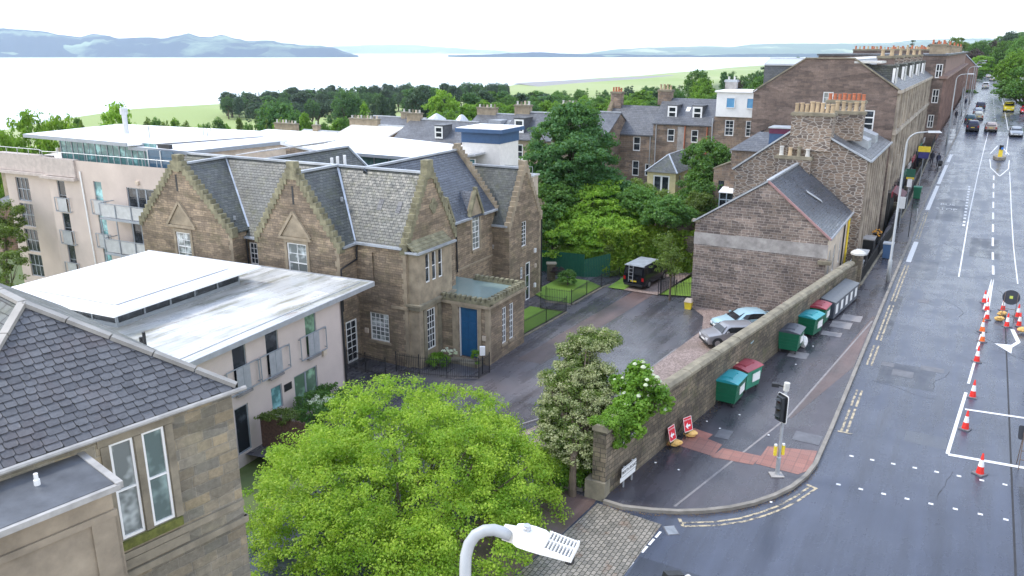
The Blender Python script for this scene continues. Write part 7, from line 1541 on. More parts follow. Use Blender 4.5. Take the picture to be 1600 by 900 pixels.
# in the yard
car('mini', 'small silver hatchback with black wheels backed against the boundary wall', (.30, .30, .31), (12.5, 49.25, -2.42), radians(-81), 'cars parked in the yard', 'parked_car', 1.0)
car('saloon', 'pale blue car parked beyond the small silver hatchback', (.42, .60, .66), (13.9, 51.9, -2.43), radians(-79), 'cars parked in the yard', 'parked_car', .98)
t = car('van', 'black camper van with a rear ladder and yellow plate parked by the garden', (.008, .01, .016), S.W(4.95, 6.8, -2.44), radians(146), None, 'camper_van', 1.0); t['category'] = 'van'
b = MB()
for x in (.05, .42): b.bar((x, 5.02, .6), (x, 4.97, 1.97), .04)
for z in (.8, 1.1, 1.4, 1.7): b.bar((.05, 5.01, z), (.42, 5.01, z), .03)
b.build('ladder', M['galv'], t, local=True); b = MB(); b.box(-.8, .8, 2.0, 4.8, 1.94, 1.99); b.box(-.85, .85, 4.75, 4.93, 1.9, 1.96); b.build('roof_panel', M['lead'], t, local=True)
# ------------------------------------------------------------ people on the left pavement
def person(label, loc, rz, coat, legs, h_=1.7, stride=.28, pram=False):
    bm = {}; me = bpy.data.meshes.new('person'); k = h_/1.7
    J = [(0, 0, .95), (0, 0, 1.2), (0, 0, 1.42), (0, .01, 1.53), (0, .02, 1.64), (.09, 0, .88), (.1, stride*.5, .48), (.1, stride*.55, .06), (.1, stride*.55+.14, .03), (-.09, 0, .88), (-.1, -stride*.35, .48), (-.1, -stride, .1), (-.1, -stride+.13, .03), (.19, 0, 1.4), (.24, -.06, 1.12), (.23, .08, .9), (-.19, 0, 1.4), (-.24, .08, 1.12), (-.23, .2, .92)]
    E_ = [(0, 1), (1, 2), (2, 3), (3, 4), (0, 5), (5, 6), (6, 7), (7, 8), (0, 9), (9, 10), (10, 11), (11, 12), (2, 13), (13, 14), (14, 15), (2, 16), (16, 17), (17, 18)]
    Rr = [.15, .14, .15, .06, .1, .1, .07, .05, .045, .1, .07, .05, .045, .07, .05, .04, .07, .05, .04]
    me.from_pydata([(x*k, y*k, z*k) for x, y, z in J], E_, []); o = bpy.data.objects.new('person', me); COL.objects.link(o)
    md = o.modifiers.new('skin', 'SKIN'); sv = me.skin_vertices[0].data
    for i, r in enumerate(Rr): sv[i].radius = (r*k, r*k*(.75 if i < 3 else 1))
    sv[0].use_root = True; m2 = o.modifiers.new('sub', 'SUBSURF'); m2.levels = 1; m2.render_levels = 1
    me.materials.append(legs); o.location = loc; o.rotation_euler = (0, 0, rz); tag(o, label, 'person')
    ROOT[o.name] = Vector(loc)
    b = MB(); n = 10; ring = lambda z, rx, ry: [(rx*k*cos(2*pi*i/n), ry*k*sin(2*pi*i/n), z*k) for i in range(n)]
    rs_ = [ring(.78, .2, .17), ring(1.0, .19, .16), ring(1.25, .2, .15), ring(1.42, .2, .13), ring(1.5, .09, .08)]
    for r in rs_: b.v += r
    for i in range(4):
        for j in range(n): q = (j+1) % n; b.f.append((i*n+j, i*n+q, (i+1)*n+q, (i+1)*n+j)); b.m.append(0)
    b.build('coat', coat, o, smooth=True, local=True)
    b = MB(); b.tube([(0, .0, 1.6*k), (0, -.01, 1.68*k), (0, -.01, 1.75*k)], [.11*k, .115*k, .05*k], 10); b.build('hair', plain('dark_hair', (.03, .02, .015), .8), o, local=True); return o
dk = plain('dark_cloth', (.02, .022, .035), .9); nv = plain('navy_cloth', (.03, .035, .07), .9); jn = plain('jeans', (.05, .07, .13), .9)
person('person in dark clothes walking by the railings left of the sign pole', S.W(-12.6, 59, zr(59)+.12), rs, dk, dk); person('person in a dark coat walking beside the black pram', S.W(-13.4, 57.5, zr(57.5)+.12), rs+pi, nv, dk)
person('distant person in dark clothes on the left pavement', S.W(-13.6, 108, zr(108)+.12), rs, dk, dk); person('far-off person in dark clothes near the cluster of lamp posts', S.W(-14.2, 150, zr(150)+.12), rs, nv, jn)
t = thing('pram', 'black pram pushed along the left pavement by a walker', 'pram', S.W(-13.7, 56.2, zr(56)+.12), rs); b = MB(); b.hexa([(-.2, -.4, .4), (.2, -.4, .4), (.2, .35, .4), (-.2, .35, .4)], [(-.26, -.5, .75), (.26, -.5, .75), (.26, .4, .7), (-.26, .4, .7)]); b.hexa([(-.27, .0, .7), (.27, .0, .7), (.27, .45, .7), (-.27, .45, .7)], [(-.22, .1, 1.05), (.22, .1, 1.05), (.22, .4, 1.0), (-.22, .4, 1.0)]); b.build('hood', M['black'], t, local=True)
for x in (-.24, .24):
    for y in (-.35, .35): b = MB(); b.tube([(x-.02, y, .15), (x+.02, y, .15)], .15, 12); b.build('wheel', M['tyre'], t, local=True)
b = MB(); b.bar((-.22, .35, .4), (-.22, .7, 1.05), .03); b.bar((.22, .35, .4), (.22, .7, 1.05), .03); b.bar((-.22, .7, 1.05), (.22, .7, 1.05), .03); b.build('handle', M['galv'], t, local=True)

# ------------------------------------------------------------ trees
def leafmesh(name, centres, mat, parent=None, size=.12, seed=0, up=.55, aspect=.6, root=(0, 0, 0)):
    """centres: (x, y, z, rx, ry, rz, n) small leaf clumps; every leaf is one bent quad"""
    rg = np.random.default_rng(seed); V = []; tot = sum(int(c[6]) for c in centres)
    P = np.zeros((tot, 3)); O_ = np.zeros((tot, 3)); k = 0
    for c in centres:
        n = int(c[6]); d = rg.normal(size=(n, 3)); d /= np.linalg.norm(d, axis=1)[:, None]; r = rg.random(n)**.45
        P[k:k+n] = np.array(c[:3])+d*r[:, None]*np.array(c[3:6]); O_[k:k+n] = d; k += n
    N = O_*.45+np.array([0, 0, up])+rg.normal(size=(tot, 3))*.45; N /= np.linalg.norm(N, axis=1)[:, None]
    T = np.cross(N, rg.normal(size=(tot, 3))); T /= np.linalg.norm(T, axis=1)[:, None]; B = np.cross(N, T)
    s = size*rg.uniform(.65, 1.35, tot)[:, None]
    a = P-T*s*.5; b_ = P+B*s*aspect*.5+N*s*.06; c_ = P+T*s*.5-N*s*.08; d_ = P-B*s*aspect*.5+N*s*.06
    co = np.stack([a, b_, c_, d_], 1).reshape(-1, 3)-np.array(root)
    me = bpy.data.meshes.new(name); me.vertices.add(tot*4); me.vertices.foreach_set('co', co.astype(np.float32).ravel())
    me.loops.add(tot*4); me.loops.foreach_set('vertex_index', np.arange(tot*4, dtype=np.int32)); me.polygons.add(tot)
    me.polygons.foreach_set('loop_start', np.arange(0, tot*4, 4, dtype=np.int32)); me.polygons.foreach_set('loop_total', np.full(tot, 4, dtype=np.int32))
    me.update(calc_edges=True); me.validate(); me.materials.append(mat)
    o = bpy.data.objects.new(name, me); COL.objects.link(o)
    if parent is not None: o.parent = parent
    return o
def clumps(lobes, m, n, cr, seed, top=.2, flat=.6, shell=(.72, 1.05)):
    "leaf clumps over the outside of several lobes; few below, so limbs and gaps show"
    rg = np.random.default_rng(seed); out_ = []; A = np.array([l[3]*l[4] for l in lobes], float); A /= A.sum()
    for i, l in enumerate(lobes):
        k = max(1, int(m*A[i]))
        for j in range(k):
            d = rg.normal(size=3); d /= np.linalg.norm(d)
            if d[2] < -.35 and rg.random() < 1-top: d[2] = abs(d[2])
            r = rg.uniform(*shell); c = np.array(l[:3])+d*r*np.array(l[3:6]); q = cr*rg.uniform(.65, 1.45)
            out_.append((*c, q, q, q*flat, n*rg.uniform(.6, 1.4)))
    return out_
def limbs(b, base, lobes, r0, seed, lean=(0, 0)):
    rg = random.Random(seed); bz = Vector(base); cz = min(l[2]-l[5]*.5 for l in lobes); fork = Vector((bz.x+lean[0], bz.y+lean[1], max(bz.z+.6, bz.z+(cz-bz.z)*.8)))
    b.tube([bz, bz.lerp(fork, .5)+Vector((rg.uniform(-.1, .1)*r0*6, 0, 0)), fork], [r0*1.25, r0, r0*.8], 8)
    for l in lobes:
        c = Vector(l[:3]); m_ = fork.lerp(c, .5)+Vector((rg.uniform(-.2, .2)*l[3], rg.uniform(-.2, .2)*l[3], 0)); b.tube([fork, m_, c+Vector((0, 0, l[5]*.4))], [r0*.6, r0*.4, r0*.12], 6)
        for _ in range(3): e_ = c+Vector((rg.uniform(-.8, .8)*l[3], rg.uniform(-.8, .8)*l[4], rg.uniform(.0, .8)*l[5])); b.tube([m_, e_], [r0*.25, r0*.05], 5)
def proto(kind, seed, name='tree', leafcol='mid'):
    "unit tree: 10 high, about 9 wide"
    rg = random.Random(seed); t = thing(name, '', 'tree')
    if kind == 'broad':
        lobes = [(rg.uniform(-.5, .5), rg.uniform(-.5, .5), 6.6, 3.0, 3.0, 3.2)]
        for k in range(9): a_ = k*2.4+rg.uniform(-.4, .4); rr = rg.uniform(1.8, 3.1); lobes.append((rr*cos(a_), rr*sin(a_), rg.uniform(3.6, 7.0), rg.uniform(1.3, 2.1), rg.uniform(1.3, 2.1), rg.uniform(1.2, 2.0)))
        cl_ = clumps(lobes, 330, 26, .62, seed); leafmesh('crown', cl_, LEAF[leafcol], t, .40, seed)
        b = MB(); limbs(b, (0, 0, -1.5), lobes[:7], .32, seed); b.build('trunk', M['bark'], t, local=True)
    elif kind == 'tall':
        lobes = [(rg.uniform(-.6, .6), rg.uniform(-.6, .6), z, rg.uniform(1.3, 2.4)*(1.15-z/16), rg.uniform(1.3, 2.4)*(1.15-z/16), 1.5) for z in (3.2, 4.4, 5.6, 6.8, 8.0, 8.8)]
        leafmesh('crown', clumps(lobes, 260, 24, .6, seed), LEAF[leafcol], t, .38, seed); b = MB(); limbs(b, (0, 0, -1.5), lobes[:4], .3, seed); b.build('trunk', M['bark'], t, local=True)
    elif kind == 'conifer':
        cl_ = []
        for k in range(13):
            z = 1.6+k*.66; R_ = 2.5*(1-k/13.5)+.15; n_ = max(3, int(R_*5))
            for j in range(n_): a_ = rg.uniform(0, 6.28); q = rg.uniform(.55, 1.0); cl_.append((R_*q*cos(a_), R_*q*sin(a_), z-q*.25*R_*.4, .55, .55, .22, 26))
        leafmesh('crown', cl_, LEAF[leafcol], t, .36, seed, up=.2, aspect=.35); b = MB(); b.tube([(0, 0, -1.5), (0, 0, 5), (0, 0, 10)], [.3, .2, .03], 7); b.build('trunk', M['bark'], t, local=True)
    return t
PR = {}
def get(kind, col):
    key = (kind, col); v_ = PR.setdefault(key, [])
    if len(v_) < (3 if kind == 'broad' else 2): v_.append(proto(kind, 17*len(PR)+len(v_)*5+1, {'broad': 'broadleaf_tree', 'tall': 'tall_tree', 'conifer': 'conifer_tree'}[kind], col)); v_[-1]['_new'] = 1; return v_[-1], True
    return v_[random.randrange(len(v_))], False
random.seed(77)
def tree(kind, col, px, top, wpx, d, label, group=None, sink=.3, zb=None):
    "stands at the distance d on the land, its crown reaching the height the photo shows"
    p = D(px, top, d); g0 = land(p[0], p[1])-sink if zb is None else zb; w_ = wpx/1250*d/({'broad': 8.8, 'tall': 5.0, 'conifer': 5.0}[kind]); h_ = max(2.0, (p[2]-g0))/10.0
    o, new = get(kind, col)
    if not new: o = copy_tree(o)
    if '_new' in o: del o['_new']
    return place(o, (p[0], p[1], g0), random.uniform(0, 6.28), label, group, (w_, w_, h_))
# far belts along the shore and fields: rows of look-alike trees
def belt(x0, y0, x1, y1, n, d0, d1, w0, kinds, cols, label, group, jit=4):
    for i in range(n):
        f = (i+random.uniform(-.3, .3))/max(1, n-1); k = random.choice(kinds)
        tree(k, random.choice(cols), x0+(x1-x0)*f, y0+(y1-y0)*f+random.uniform(-jit, jit), w0*random.uniform(.8, 1.3)*(.6 if k == 'conifer' else 1), d0+(d1-d0)*f+random.uniform(-15, 15), label, group)
belt(350, 146, 640, 131, 48, 700, 820, 20, ['conifer', 'tall', 'broad'], ['pine', 'pine', 'dark'], 'dark tree in the long wood between the field and the water', 'dark wood by the shore', 3)
belt(352, 150, 630, 142, 30, 660, 730, 28, ['broad', 'tall'], ['pine', 'dark'], 'dark tree in the long wood between the field and the water', 'dark wood by the shore', 3)
belt(640, 138, 715, 134, 10, 540, 580, 32, ['tall', 'broad'], ['pine', 'dark'], 'dark tree in the clump right of the small bright field', 'clump right of the small field', 3)
belt(725, 129, 790, 130, 14, 760, 800, 14, ['broad'], ['dark', 'pine'], 'low dark tree in the short row standing alone against the water', 'short row against the water', 1)
belt(735, 146, 880, 150, 18, 340, 390, 44, ['broad', 'tall'], ['dark', 'pine', 'mid'], 'dark tree in the band above the lower street roofs', 'band of trees above the lower roofs', 5)
belt(400, 158, 560, 150, 9, 520, 560, 36, ['broad'], ['pine', 'dark'], 'dark tree at the edge of the middle field', 'trees edging the middle field', 4)
belt(700, 170, 1010, 148, 34, 230, 300, 44, ['broad', 'broad', 'tall'], ['mid', 'dark', 'bright'], 'green tree in the broad belt behind the back terraces', 'belt of trees behind the terraces', 7)
belt(830, 145, 1060, 134, 24, 400, 480, 28, ['broad', 'conifer'], ['pine', 'dark', 'mid'], 'small dark tree along the edge of the airfield', 'trees edging the airfield', 5)
belt(880, 165, 1190, 138, 24, 195, 235, 48, ['broad'], ['mid', 'bright', 'dark'], 'rounded green tree just above the slate terrace roofs', 'rounded trees above the terrace roofs', 7)
belt(1130, 118, 1290, 95, 12, 420, 700, 22, ['broad', 'tall'], ['mid', 'dark', 'olive'], 'green tree near the white roofs left of the tenement', 'trees left of the tenement', 4)
belt(385, 190, 720, 178, 20, 185, 220, 34, ['broad', 'tall', 'conifer'], ['bright', 'mid', 'olive', 'mid'], 'bright green garden tree beyond the white roof', 'garden trees beyond the white roof', 7)
belt(228, 190, 370, 190, 10, 215, 250, 26, ['broad', 'tall'], ['mid', 'bright', 'olive'], 'small garden tree between the white roof and the field', 'small trees above the white roof', 5)
belt(1225, 92, 1440, 82, 14, 520, 760, 18, ['broad', 'conifer'], ['mid', 'dark', 'pine'], 'distant tree showing just above the tenement roofs', 'trees above the tenement roofs', 3)
T = tree
T('broad', 'fresh', 35, 173, 110, 125, 'spreading green tree at the far left edge above the flat roofs'); T('broad', 'fresh', 88, 176, 95, 118, 'green tree right of the leftmost one, behind the tall rendered flats')
T('broad', 'fresh', 5, 200, 60, 108, 'green tree cut by the left edge, lower than its neighbours'); T('broad', 'fresh', 184, 161, 92, 135, 'big domed green tree behind the thick metal flue')
T('tall', 'mid', 118, 190, 26, 150, 'thin small tree left of the big domed tree'); T('tall', 'olive', 128, 192, 24, 148, 'thin olive tree left of the big domed tree')
T('broad', 'dark', 430, 153, 92, 200, 'large dark green tree standing in front of the long wood'); T('broad', 'fresh', 437, 183, 44, 165, 'bright low tree in front of the large dark green one'); T('broad', 'dark', 462, 168, 50, 190, 'dark green tree touching the large dark one on its right')
T('broad', 'dark', 540, 140, 56, 400, 'rounded blue-green tree in front of the long wood'); T('broad', 'pine', 595, 148, 40, 380, 'dark tree right of the rounded blue-green one'); T('tall', 'pine', 595, 152, 22, 300, 'tall narrow dark tree before the small bright field'); T('tall', 'bright', 568, 165, 28, 230, 'pale pointed tree below the middle field')
T('broad', 'fresh', 690, 139, 66, 260, 'bright green domed tree above the glazed roof domes'); T('broad', 'pine', 655, 135, 46, 330, 'dark tree just left of the bright domed tree'); T('tall', 'pine', 1393 if 0 else 612, 160, 18, 240, 'tiered dark conifer left of the bright domed tree')
T('broad', 'mid', 1092, 107, 56, 300, 'hazy grey-green domed tree in front of the airfield'); T('broad', 'bright', 1100, 122, 60, 240, 'yellow-green tree below the grey-green domed tree'); T('broad', 'dark', 1060, 138, 40, 220, 'dark tree behind the ridge with the white box dormers')
T('broad', 'purple', 1153, 124, 34, 230, 'purple-leaved tree above the white-clad house'); T('conifer', 'pine', 1195, 101, 36, 240, 'dark conifer above the white-clad house'); T('broad', 'mid', 1195, 115, 60, 215, 'green tree behind the left shoulder of the big tenement gable'); T('conifer', 'dark', 1247, 86, 20, 300, 'small dark conifer poking above the tenement parapet')
T('conifer', 'pine', 1427, 60, 24, 380, 'dark pointed conifer rising above the tenement chimneys'); T('broad', 'olive', 1500, 56, 46, 420, 'broad olive-green tree above the red tenements'); T('broad', 'purple', 1462, 65, 30, 460, 'purple tree left of the broad olive-green one'); T('broad', 'mid', 1530, 62, 40, 430, 'green tree between the olive tree and the purple one'); T('broad', 'purple', 1522, 76, 44, 380, 'dark purple tree above the end of the tenement row'); T('broad', 'purple', 1558, 62, 40, 440, 'purple tree higher up near the hilltop')
T('broad', 'bright', 1540, 86, 52, 330, 'rounded bright tree at the end of the street'); T('broad', 'mid', 1520, 98, 40, 300, 'green tree over the red gable at the end of the row'); T('broad', 'pine', 1582, 46, 30, 470, 'dark tree on the skyline near the right edge', None)
T('broad', 'mid', 1575, 62, 56, 330, 'green tree up the slope at the right edge', zb=2); T('broad', 'mid', 1600, 55, 60, 280, 'tall green tree cut off by the right edge near the top', zb=2); T('broad', 'bright', 1590, 78, 62, 210, 'bright overhanging tree beside the far parked cars', zb=3); T('broad', 'mid', 1612, 95, 90, 160, 'large green tree overhanging the right-hand parked cars', zb=3); T('broad', 'mid', 1640, 190, 70, 112, 'tree at the right edge with only its leaf tips showing', zb=2)
T('broad', 'bright', 1516, 160, 22, 230, 'low bright shrub tree in front of the red gable', zb=3.5)
random.seed(5)
belt(1480, 72, 1600, 50, 8, 520, 640, 30, ['broad'], ['mid', 'dark'], 'green tree on the hill closing the end of the street', 'trees on the hill at the street end', 3)

big_hedge = 1
# nearer garden trees, built for their place
def big_tree(name, label, lobes, base, col, m_, n_, cr, leaf, seed, r0=.25, cat='tree', top=.2, flat=.6, up=.55, aspect=.6, shell=(.72, 1.05), trunk=True, extra=()):
    t = thing(name, label, cat, base); cl_ = clumps(lobes, m_, n_, cr, seed, top, flat, shell)+list(extra)
    leafmesh('crown', cl_, LEAF[col], t, leaf, seed, up, aspect, root=base)
    if trunk: b = MB(); limbs(b, base, lobes[:8], r0, seed); b.build('trunk', M['bark'], t)
    return t
def L3(px, py, d, rx, ry=None, rz=None): p = D(px, py, d); return (*p, rx, ry or rx, rz or rx*.85)
# dark sycamore
Lb = [L3(892, 200, 78, 2.6), L3(862, 222, 77, 2.3), L3(920, 228, 78, 2.3), L3(850, 258, 76, 2.1), L3(895, 255, 75, 2.9), L3(930, 262, 77, 2.0), L3(948, 292, 76, 1.9), L3(875, 285, 75, 2.6), L3(905, 183, 78, 1.6), L3(925, 300, 76, 2.3)]
big_tree('sycamore_tree', 'tall dark green tree in the middle gardens, higher than the roofs beside it', Lb, (*D(895, 330, 77)[:2], -4.5), 'dark', 520, 95, .72, .30, 41, .45, flat=.5)
Lb = [L3(862, 318, 73, 2.2), L3(878, 300, 74, 2.0), L3(855, 345, 72, 2.2), L3(860, 372, 71, 2.0)]
big_tree('garden_tree', 'mid green tree squeezed between the stone house corner and the bright tree', Lb, (*D(862, 400, 73)[:2], -4), 'mid', 230, 70, .55, .26, 42, .25)
Lb = [L3(925, 318, 74, 2.7, rz=1.5), L3(890, 342, 73, 2.6, rz=1.4), L3(962, 338, 74, 2.9, rz=1.4), L3(915, 362, 72, 3.0, rz=1.6), L3(975, 362, 72, 2.4, rz=1.4), L3(880, 380, 71, 2.4), L3(930, 392, 71, 2.6), L3(960, 398, 71, 2.0), L3(945, 298, 75, 1.7, rz=1.0), L3(905, 402, 71, 2.0)]
big_tree('maple_tree', 'bright green layered tree above the green fence', Lb, (*D(920, 425, 73)[:2], -4), 'fresh', 700, 80, .62, .26, 43, .3, flat=.38)
Lb = [L3(1105, 250, 80, 2.2), L3(1112, 275, 79, 2.4), L3(1095, 300, 78, 2.2), L3(1108, 325, 77, 2.6), L3(1088, 335, 76, 1.8)]
big_tree('garden_tree', 'tall grey-green tree between the back terrace and the rubble house', Lb, (*D(1105, 350, 78)[:2], -4), 'mid', 300, 80, .6, .28, 44, .3)
Lb = [L3(1040, 335, 70, 1.7, rz=1.6), L3(1030, 345, 69, 1.4, rz=1.2), L3(1068, 342, 71, 1.2), L3(1010, 330, 72, 1.8), L3(995, 318, 73, 1.8)]
big_tree('shrub', 'dark bushy shrub in the garden behind the ivy-covered wall', Lb, (*D(1040, 375, 70)[:2], -4), 'mid', 260, 70, .5, .24, 45, .15, cat='shrub')
Lb = [L3(1000, 308, 76, 1.8), L3(1025, 318, 75, 1.5)]
big_tree('shrub', 'olive brown shrub below the yellow garden room', Lb, (*D(1010, 330, 75)[:2], -4), 'olive', 90, 70, .5, .24, 46, .12, cat='shrub')
Lb = [L3(1090, 318, 74, 1.2), L3(1080, 330, 73, 1.2)]
big_tree('shrub', 'pale green shrub at the end of the low garden wall', Lb, (*D(1088, 335, 74)[:2], -3.5), 'olive', 60, 60, .4, .2, 47, .1, cat='shrub')
Lb = [L3(1160, 290, 78, 1.0, rz=1.6), L3(1166, 280, 78, .8)]
big_tree('climbing_ivy', 'ivy patch climbing the brown rear wing', Lb, (*D(1162, 300, 78)[:2], -1), 'mid', 60, 60, .35, .2, 48, .06, cat='ivy')
# ivy mass on the wall behind the van
ex = []; rg_ = random.Random(3)
for i in range(640):
    u = rg_.random(); px = 942+u*152; top = 360+5*sin(u*9); py = top+(rg_.random()**1.2)*(80 if px < 972 else 66); d = 68.6+u*1.6+rg_.uniform(-.4, .5); ex.append((*D(px, py, d), .5, .35, .38, 60))
t = thing('ivy_hedge', 'thick bright ivy covering the long wall behind the black van', 'hedge', S.W(4, 9, -3)); leafmesh('foliage', ex, LEAF['lime'], t, .26, 50, up=.6, root=tuple(ROOT[t.name])); b = MB(); b.fbox(S.front(9.6), -8.5, -.5, -3, .6, -.5, 0); b.build('wall', M['wallstone'], t)
Lb = [L3(1040, 385, 60.5, .8, rz=1.0), L3(1048, 402, 60.3, .9, rz=.9), L3(1033, 415, 60, .7), L3(1055, 425, 60, .6)]
big_tree('young_tree', 'thin young tree with sparse yellow-green leaves beside the black gate', Lb, S.W(1.8, .6, -2.5), 'olive', 130, 24, .32, .14, 51, .08, shell=(.3, 1.1))
o = big_tree('shrub', 'clipped round shrub inside the far lawn railings', [(*S.W(10.4, .2, -1.9), .75, .75, .7)], S.W(10.4, .2, -2.5), 'mid', 60, 60, .22, .12, 52, .05, cat='shrub')
big_tree('shrub', 'yellow flowering shrub above the green gate', [(*S.W(9.0, 5.2, -.35), .55, .55, .45)], S.W(9.0, 5.2, -2.9), 'olive', 30, 60, .2, .12, 53, .05, cat='shrub', extra=())
big_tree('shrub', 'red-brown low shrub at the near corner of the lawn', [(*S.W(11.6, 1.0, -1.6), .6, .5, .3)], S.W(11.6, 1.0, -2.5), 'purple', 24, 50, .2, .1, 54, .05, cat='shrub')
# the big lime-green tree in front
Lb = [(-3.9, 24.2, .6, 4.3, 4.3, 3.3), (-6.6, 24.6, .2, 2.6, 2.8, 2.6), (-1.4, 25.8, .8, 2.7, 2.7, 2.4), (-4.6, 27.4, 1.5, 2.9, 2.6, 2.5), (-1.5, 22.6, -.3, 2.6, 2.6, 2.4), (-6.0, 22.2, -.4, 2.6, 2.6, 2.2), (-3.8, 21.0, -.2, 2.6, 2.4, 2.4), (-2.2, 28.2, 1.6, 2.1, 2.0, 1.9), (-7.0, 27.0, .4, 2.2, 2.2, 2.0), (-.1, 27.2, .4, 1.7, 1.7, 1.5), (.35, 25.4, -.3, 1.5, 1.6, 1.3), (-.6, 28.6, .9, 1.3, 1.2, 1.1)]
big_tree('lime_tree', 'big rounded lime-green tree filling the bottom centre', Lb, (-4.0, 24.6, -2.3), 'lime', 2150, 100, .36, .092, 60, .3, flat=.55, shell=(.80, 1.13), top=.4)
# cream-blossomed hawthorn by the yard mouth
Lb = [L3(925, 532, 33.4, 1.0, rz=.4), L3(888, 545, 33.2, .5, rz=.28), L3(908, 572, 32.8, .85, rz=.6), L3(878, 592, 32.2, .95, rz=.6), L3(935, 592, 32.4, .9, rz=.7), L3(905, 618, 31.8, 1.3, rz=.8), L3(868, 640, 31.3, .8, rz=.6), L3(930, 640, 31.5, 1.0, rz=.8), L3(885, 672, 30.8, 1.1, rz=.8), L3(905, 700, 30.4, .9, rz=.7), L3(868, 690, 30.4, .6, rz=.6), L3(955, 528, 33.4, .45, rz=.25)]
hb = D(895, 742, 29.8)
t = big_tree('hawthorn_tree', 'crooked hawthorn tree covered in cream blossom at the yard mouth', Lb, (hb[0], hb[1], -.5), 'blossom', 620, 75, .2, .08, 61, .14, flat=.6, shell=(.75, 1.08), top=.8)
leafmesh('foliage', clumps(Lb, 420, 80, .3, 62, .9, .8, (.2, .92)), LEAF['olive'], t, .1, 62, root=(hb[0], hb[1], -.5))
# viburnum with white flower heads over the wall
Lb = [L3(1005, 612, 31.3, .75, rz=.7), L3(985, 640, 30.9, .7, rz=.6), L3(1028, 628, 31.4, .5, rz=.55), L3(1000, 585, 31.8, .5, rz=.45), L3(968, 600, 31.6, .35, rz=.3), L3(985, 668, 30.2, .45, rz=.35)]
vb = S.W(wallb(-28.5)+.9, -28.5, -.3)
t = big_tree('flowering_shrub', 'leafy shrub with round white flower heads leaning over the boundary wall', Lb, vb, 'bright', 200, 46, .22, .13, 63, .07, cat='shrub', aspect=.75)
b = MB(); rg_ = random.Random(9)
for i in range(34):
    l = Lb[rg_.choice((0, 0, 0, 1, 1, 2, 3, 5, 4))]; th = rg_.uniform(0, 6.28); ph = rg_.uniform(-.5, 1.2); p = Vector((l[0]+l[3]*1.05*cos(th)*cos(ph), l[1]+l[4]*1.05*sin(th)*cos(ph), l[2]+l[5]*1.1*sin(ph))); r_ = rg_.uniform(.075, .12)
    b.tube([p-Vector((0, 0, r_*.6)), p, p+Vector((0, 0, r_*.6))], [r_*.5, r_, r_*.5], 8)
b.build('flower_heads', LEAF['white'], t)
# ivy over the wall end
ex = []
for i in range(260):
    a = -32.2+rg_.random()**1.3*4.2; l = wallb(a)+rg_.uniform(-.12, .75); ex.append((*S.W(l, a, wtop(a)+.2+rg_.uniform(-.05, .15)), .15, .15, .1, 26))
for i in range(170):
    a = rg_.uniform(-31.9, -29.6); dz = rg_.random()**1.5*1.25*max(.1, 1-abs(a+31.2)/1.8); ex.append((*S.W(wallb(a)-.1, a, wtop(a)+.15-dz), .1, .1, .12, 24))
t = thing('ivy', 'green ivy spilling over the end of the boundary wall', 'ivy', S.W(-6.8, -31, 2.5)); leafmesh('foliage', ex, LEAF['bright'], t, .085, 64, root=tuple(ROOT[t.name]))
# planting bed behind the wall end
mb = MB(); bed = [(-5.9, -32.1), (-4.2, -32.3), (-3.2, -31.6), (-2.9, -30.5), (-3.6, -28.8), (-5.6, -28.0), (-6.3, -29)]
P_ = [S.W(l, a, yz(a, l)-.05) for l, a in bed]; mb.hexa(P_, [(p[0], p[1], p[2]+.17) for p in P_]); tag(mb.build('planting_bed', M['grass']), None, None, kind='structure')
mb = MB()
for (l0, a0), (l1, a1) in zip(bed[:6], bed[1:6]): mb.bar(S.W(l0, a0, yz(a0, l0)+.06), S.W(l1, a1, yz(a1, l1)+.06), .12, .2)
tag(mb.build('kerb', M['kerb']), None, None, kind='structure')
t = thing('tall_grass', 'clump of long yellow-green grass in the bed by the wall end', 'grass clump', S.W(-4.0, -30.4, 0)); ex = [(*S.W(rg_.uniform(-5.0, -3.1), rg_.uniform(-31.4, -29.2), rg_.uniform(.05, .45)), .22, .22, .25, 40) for i in range(70)]; leafmesh('blades', ex, LEAF['grass'], t, .22, 65, up=-.1, aspect=.12, root=tuple(ROOT[t.name]))
big_tree('shrub', 'rounded leafy shrub at the foot of the wall end', [(*S.W(-5.2, -32.0, .25), .75, .6, .45), (*S.W(-4.6, -31.9, .2), .5, .45, .35)], S.W(-5, -32, -.1), 'bright', 60, 60, .2, .1, 66, .05, cat='shrub')
big_tree('shrub', 'dense leafy growth around the foot of the crooked hawthorn', [(*S.W(-4.9, -30.6, .4), .8, .7, .6), (*S.W(-5.9, -30.8, .6), .6, .7, .7), (*S.W(-4.2, -29.8, .3), .6, .6, .5)], S.W(-4.9, -30.6, -.2), 'fresh', 110, 60, .22, .1, 91, .05, cat='shrub')
big_tree('shrub', 'dark green shrub beneath the crooked hawthorn', [(*S.W(-5.4, -29.9, .5), .7, .6, .6), (*S.W(-4.9, -29.0, .4), .6, .6, .5)], S.W(-5.2, -29.5, -.2), 'mid', 70, 60, .22, .1, 67, .05, cat='shrub')
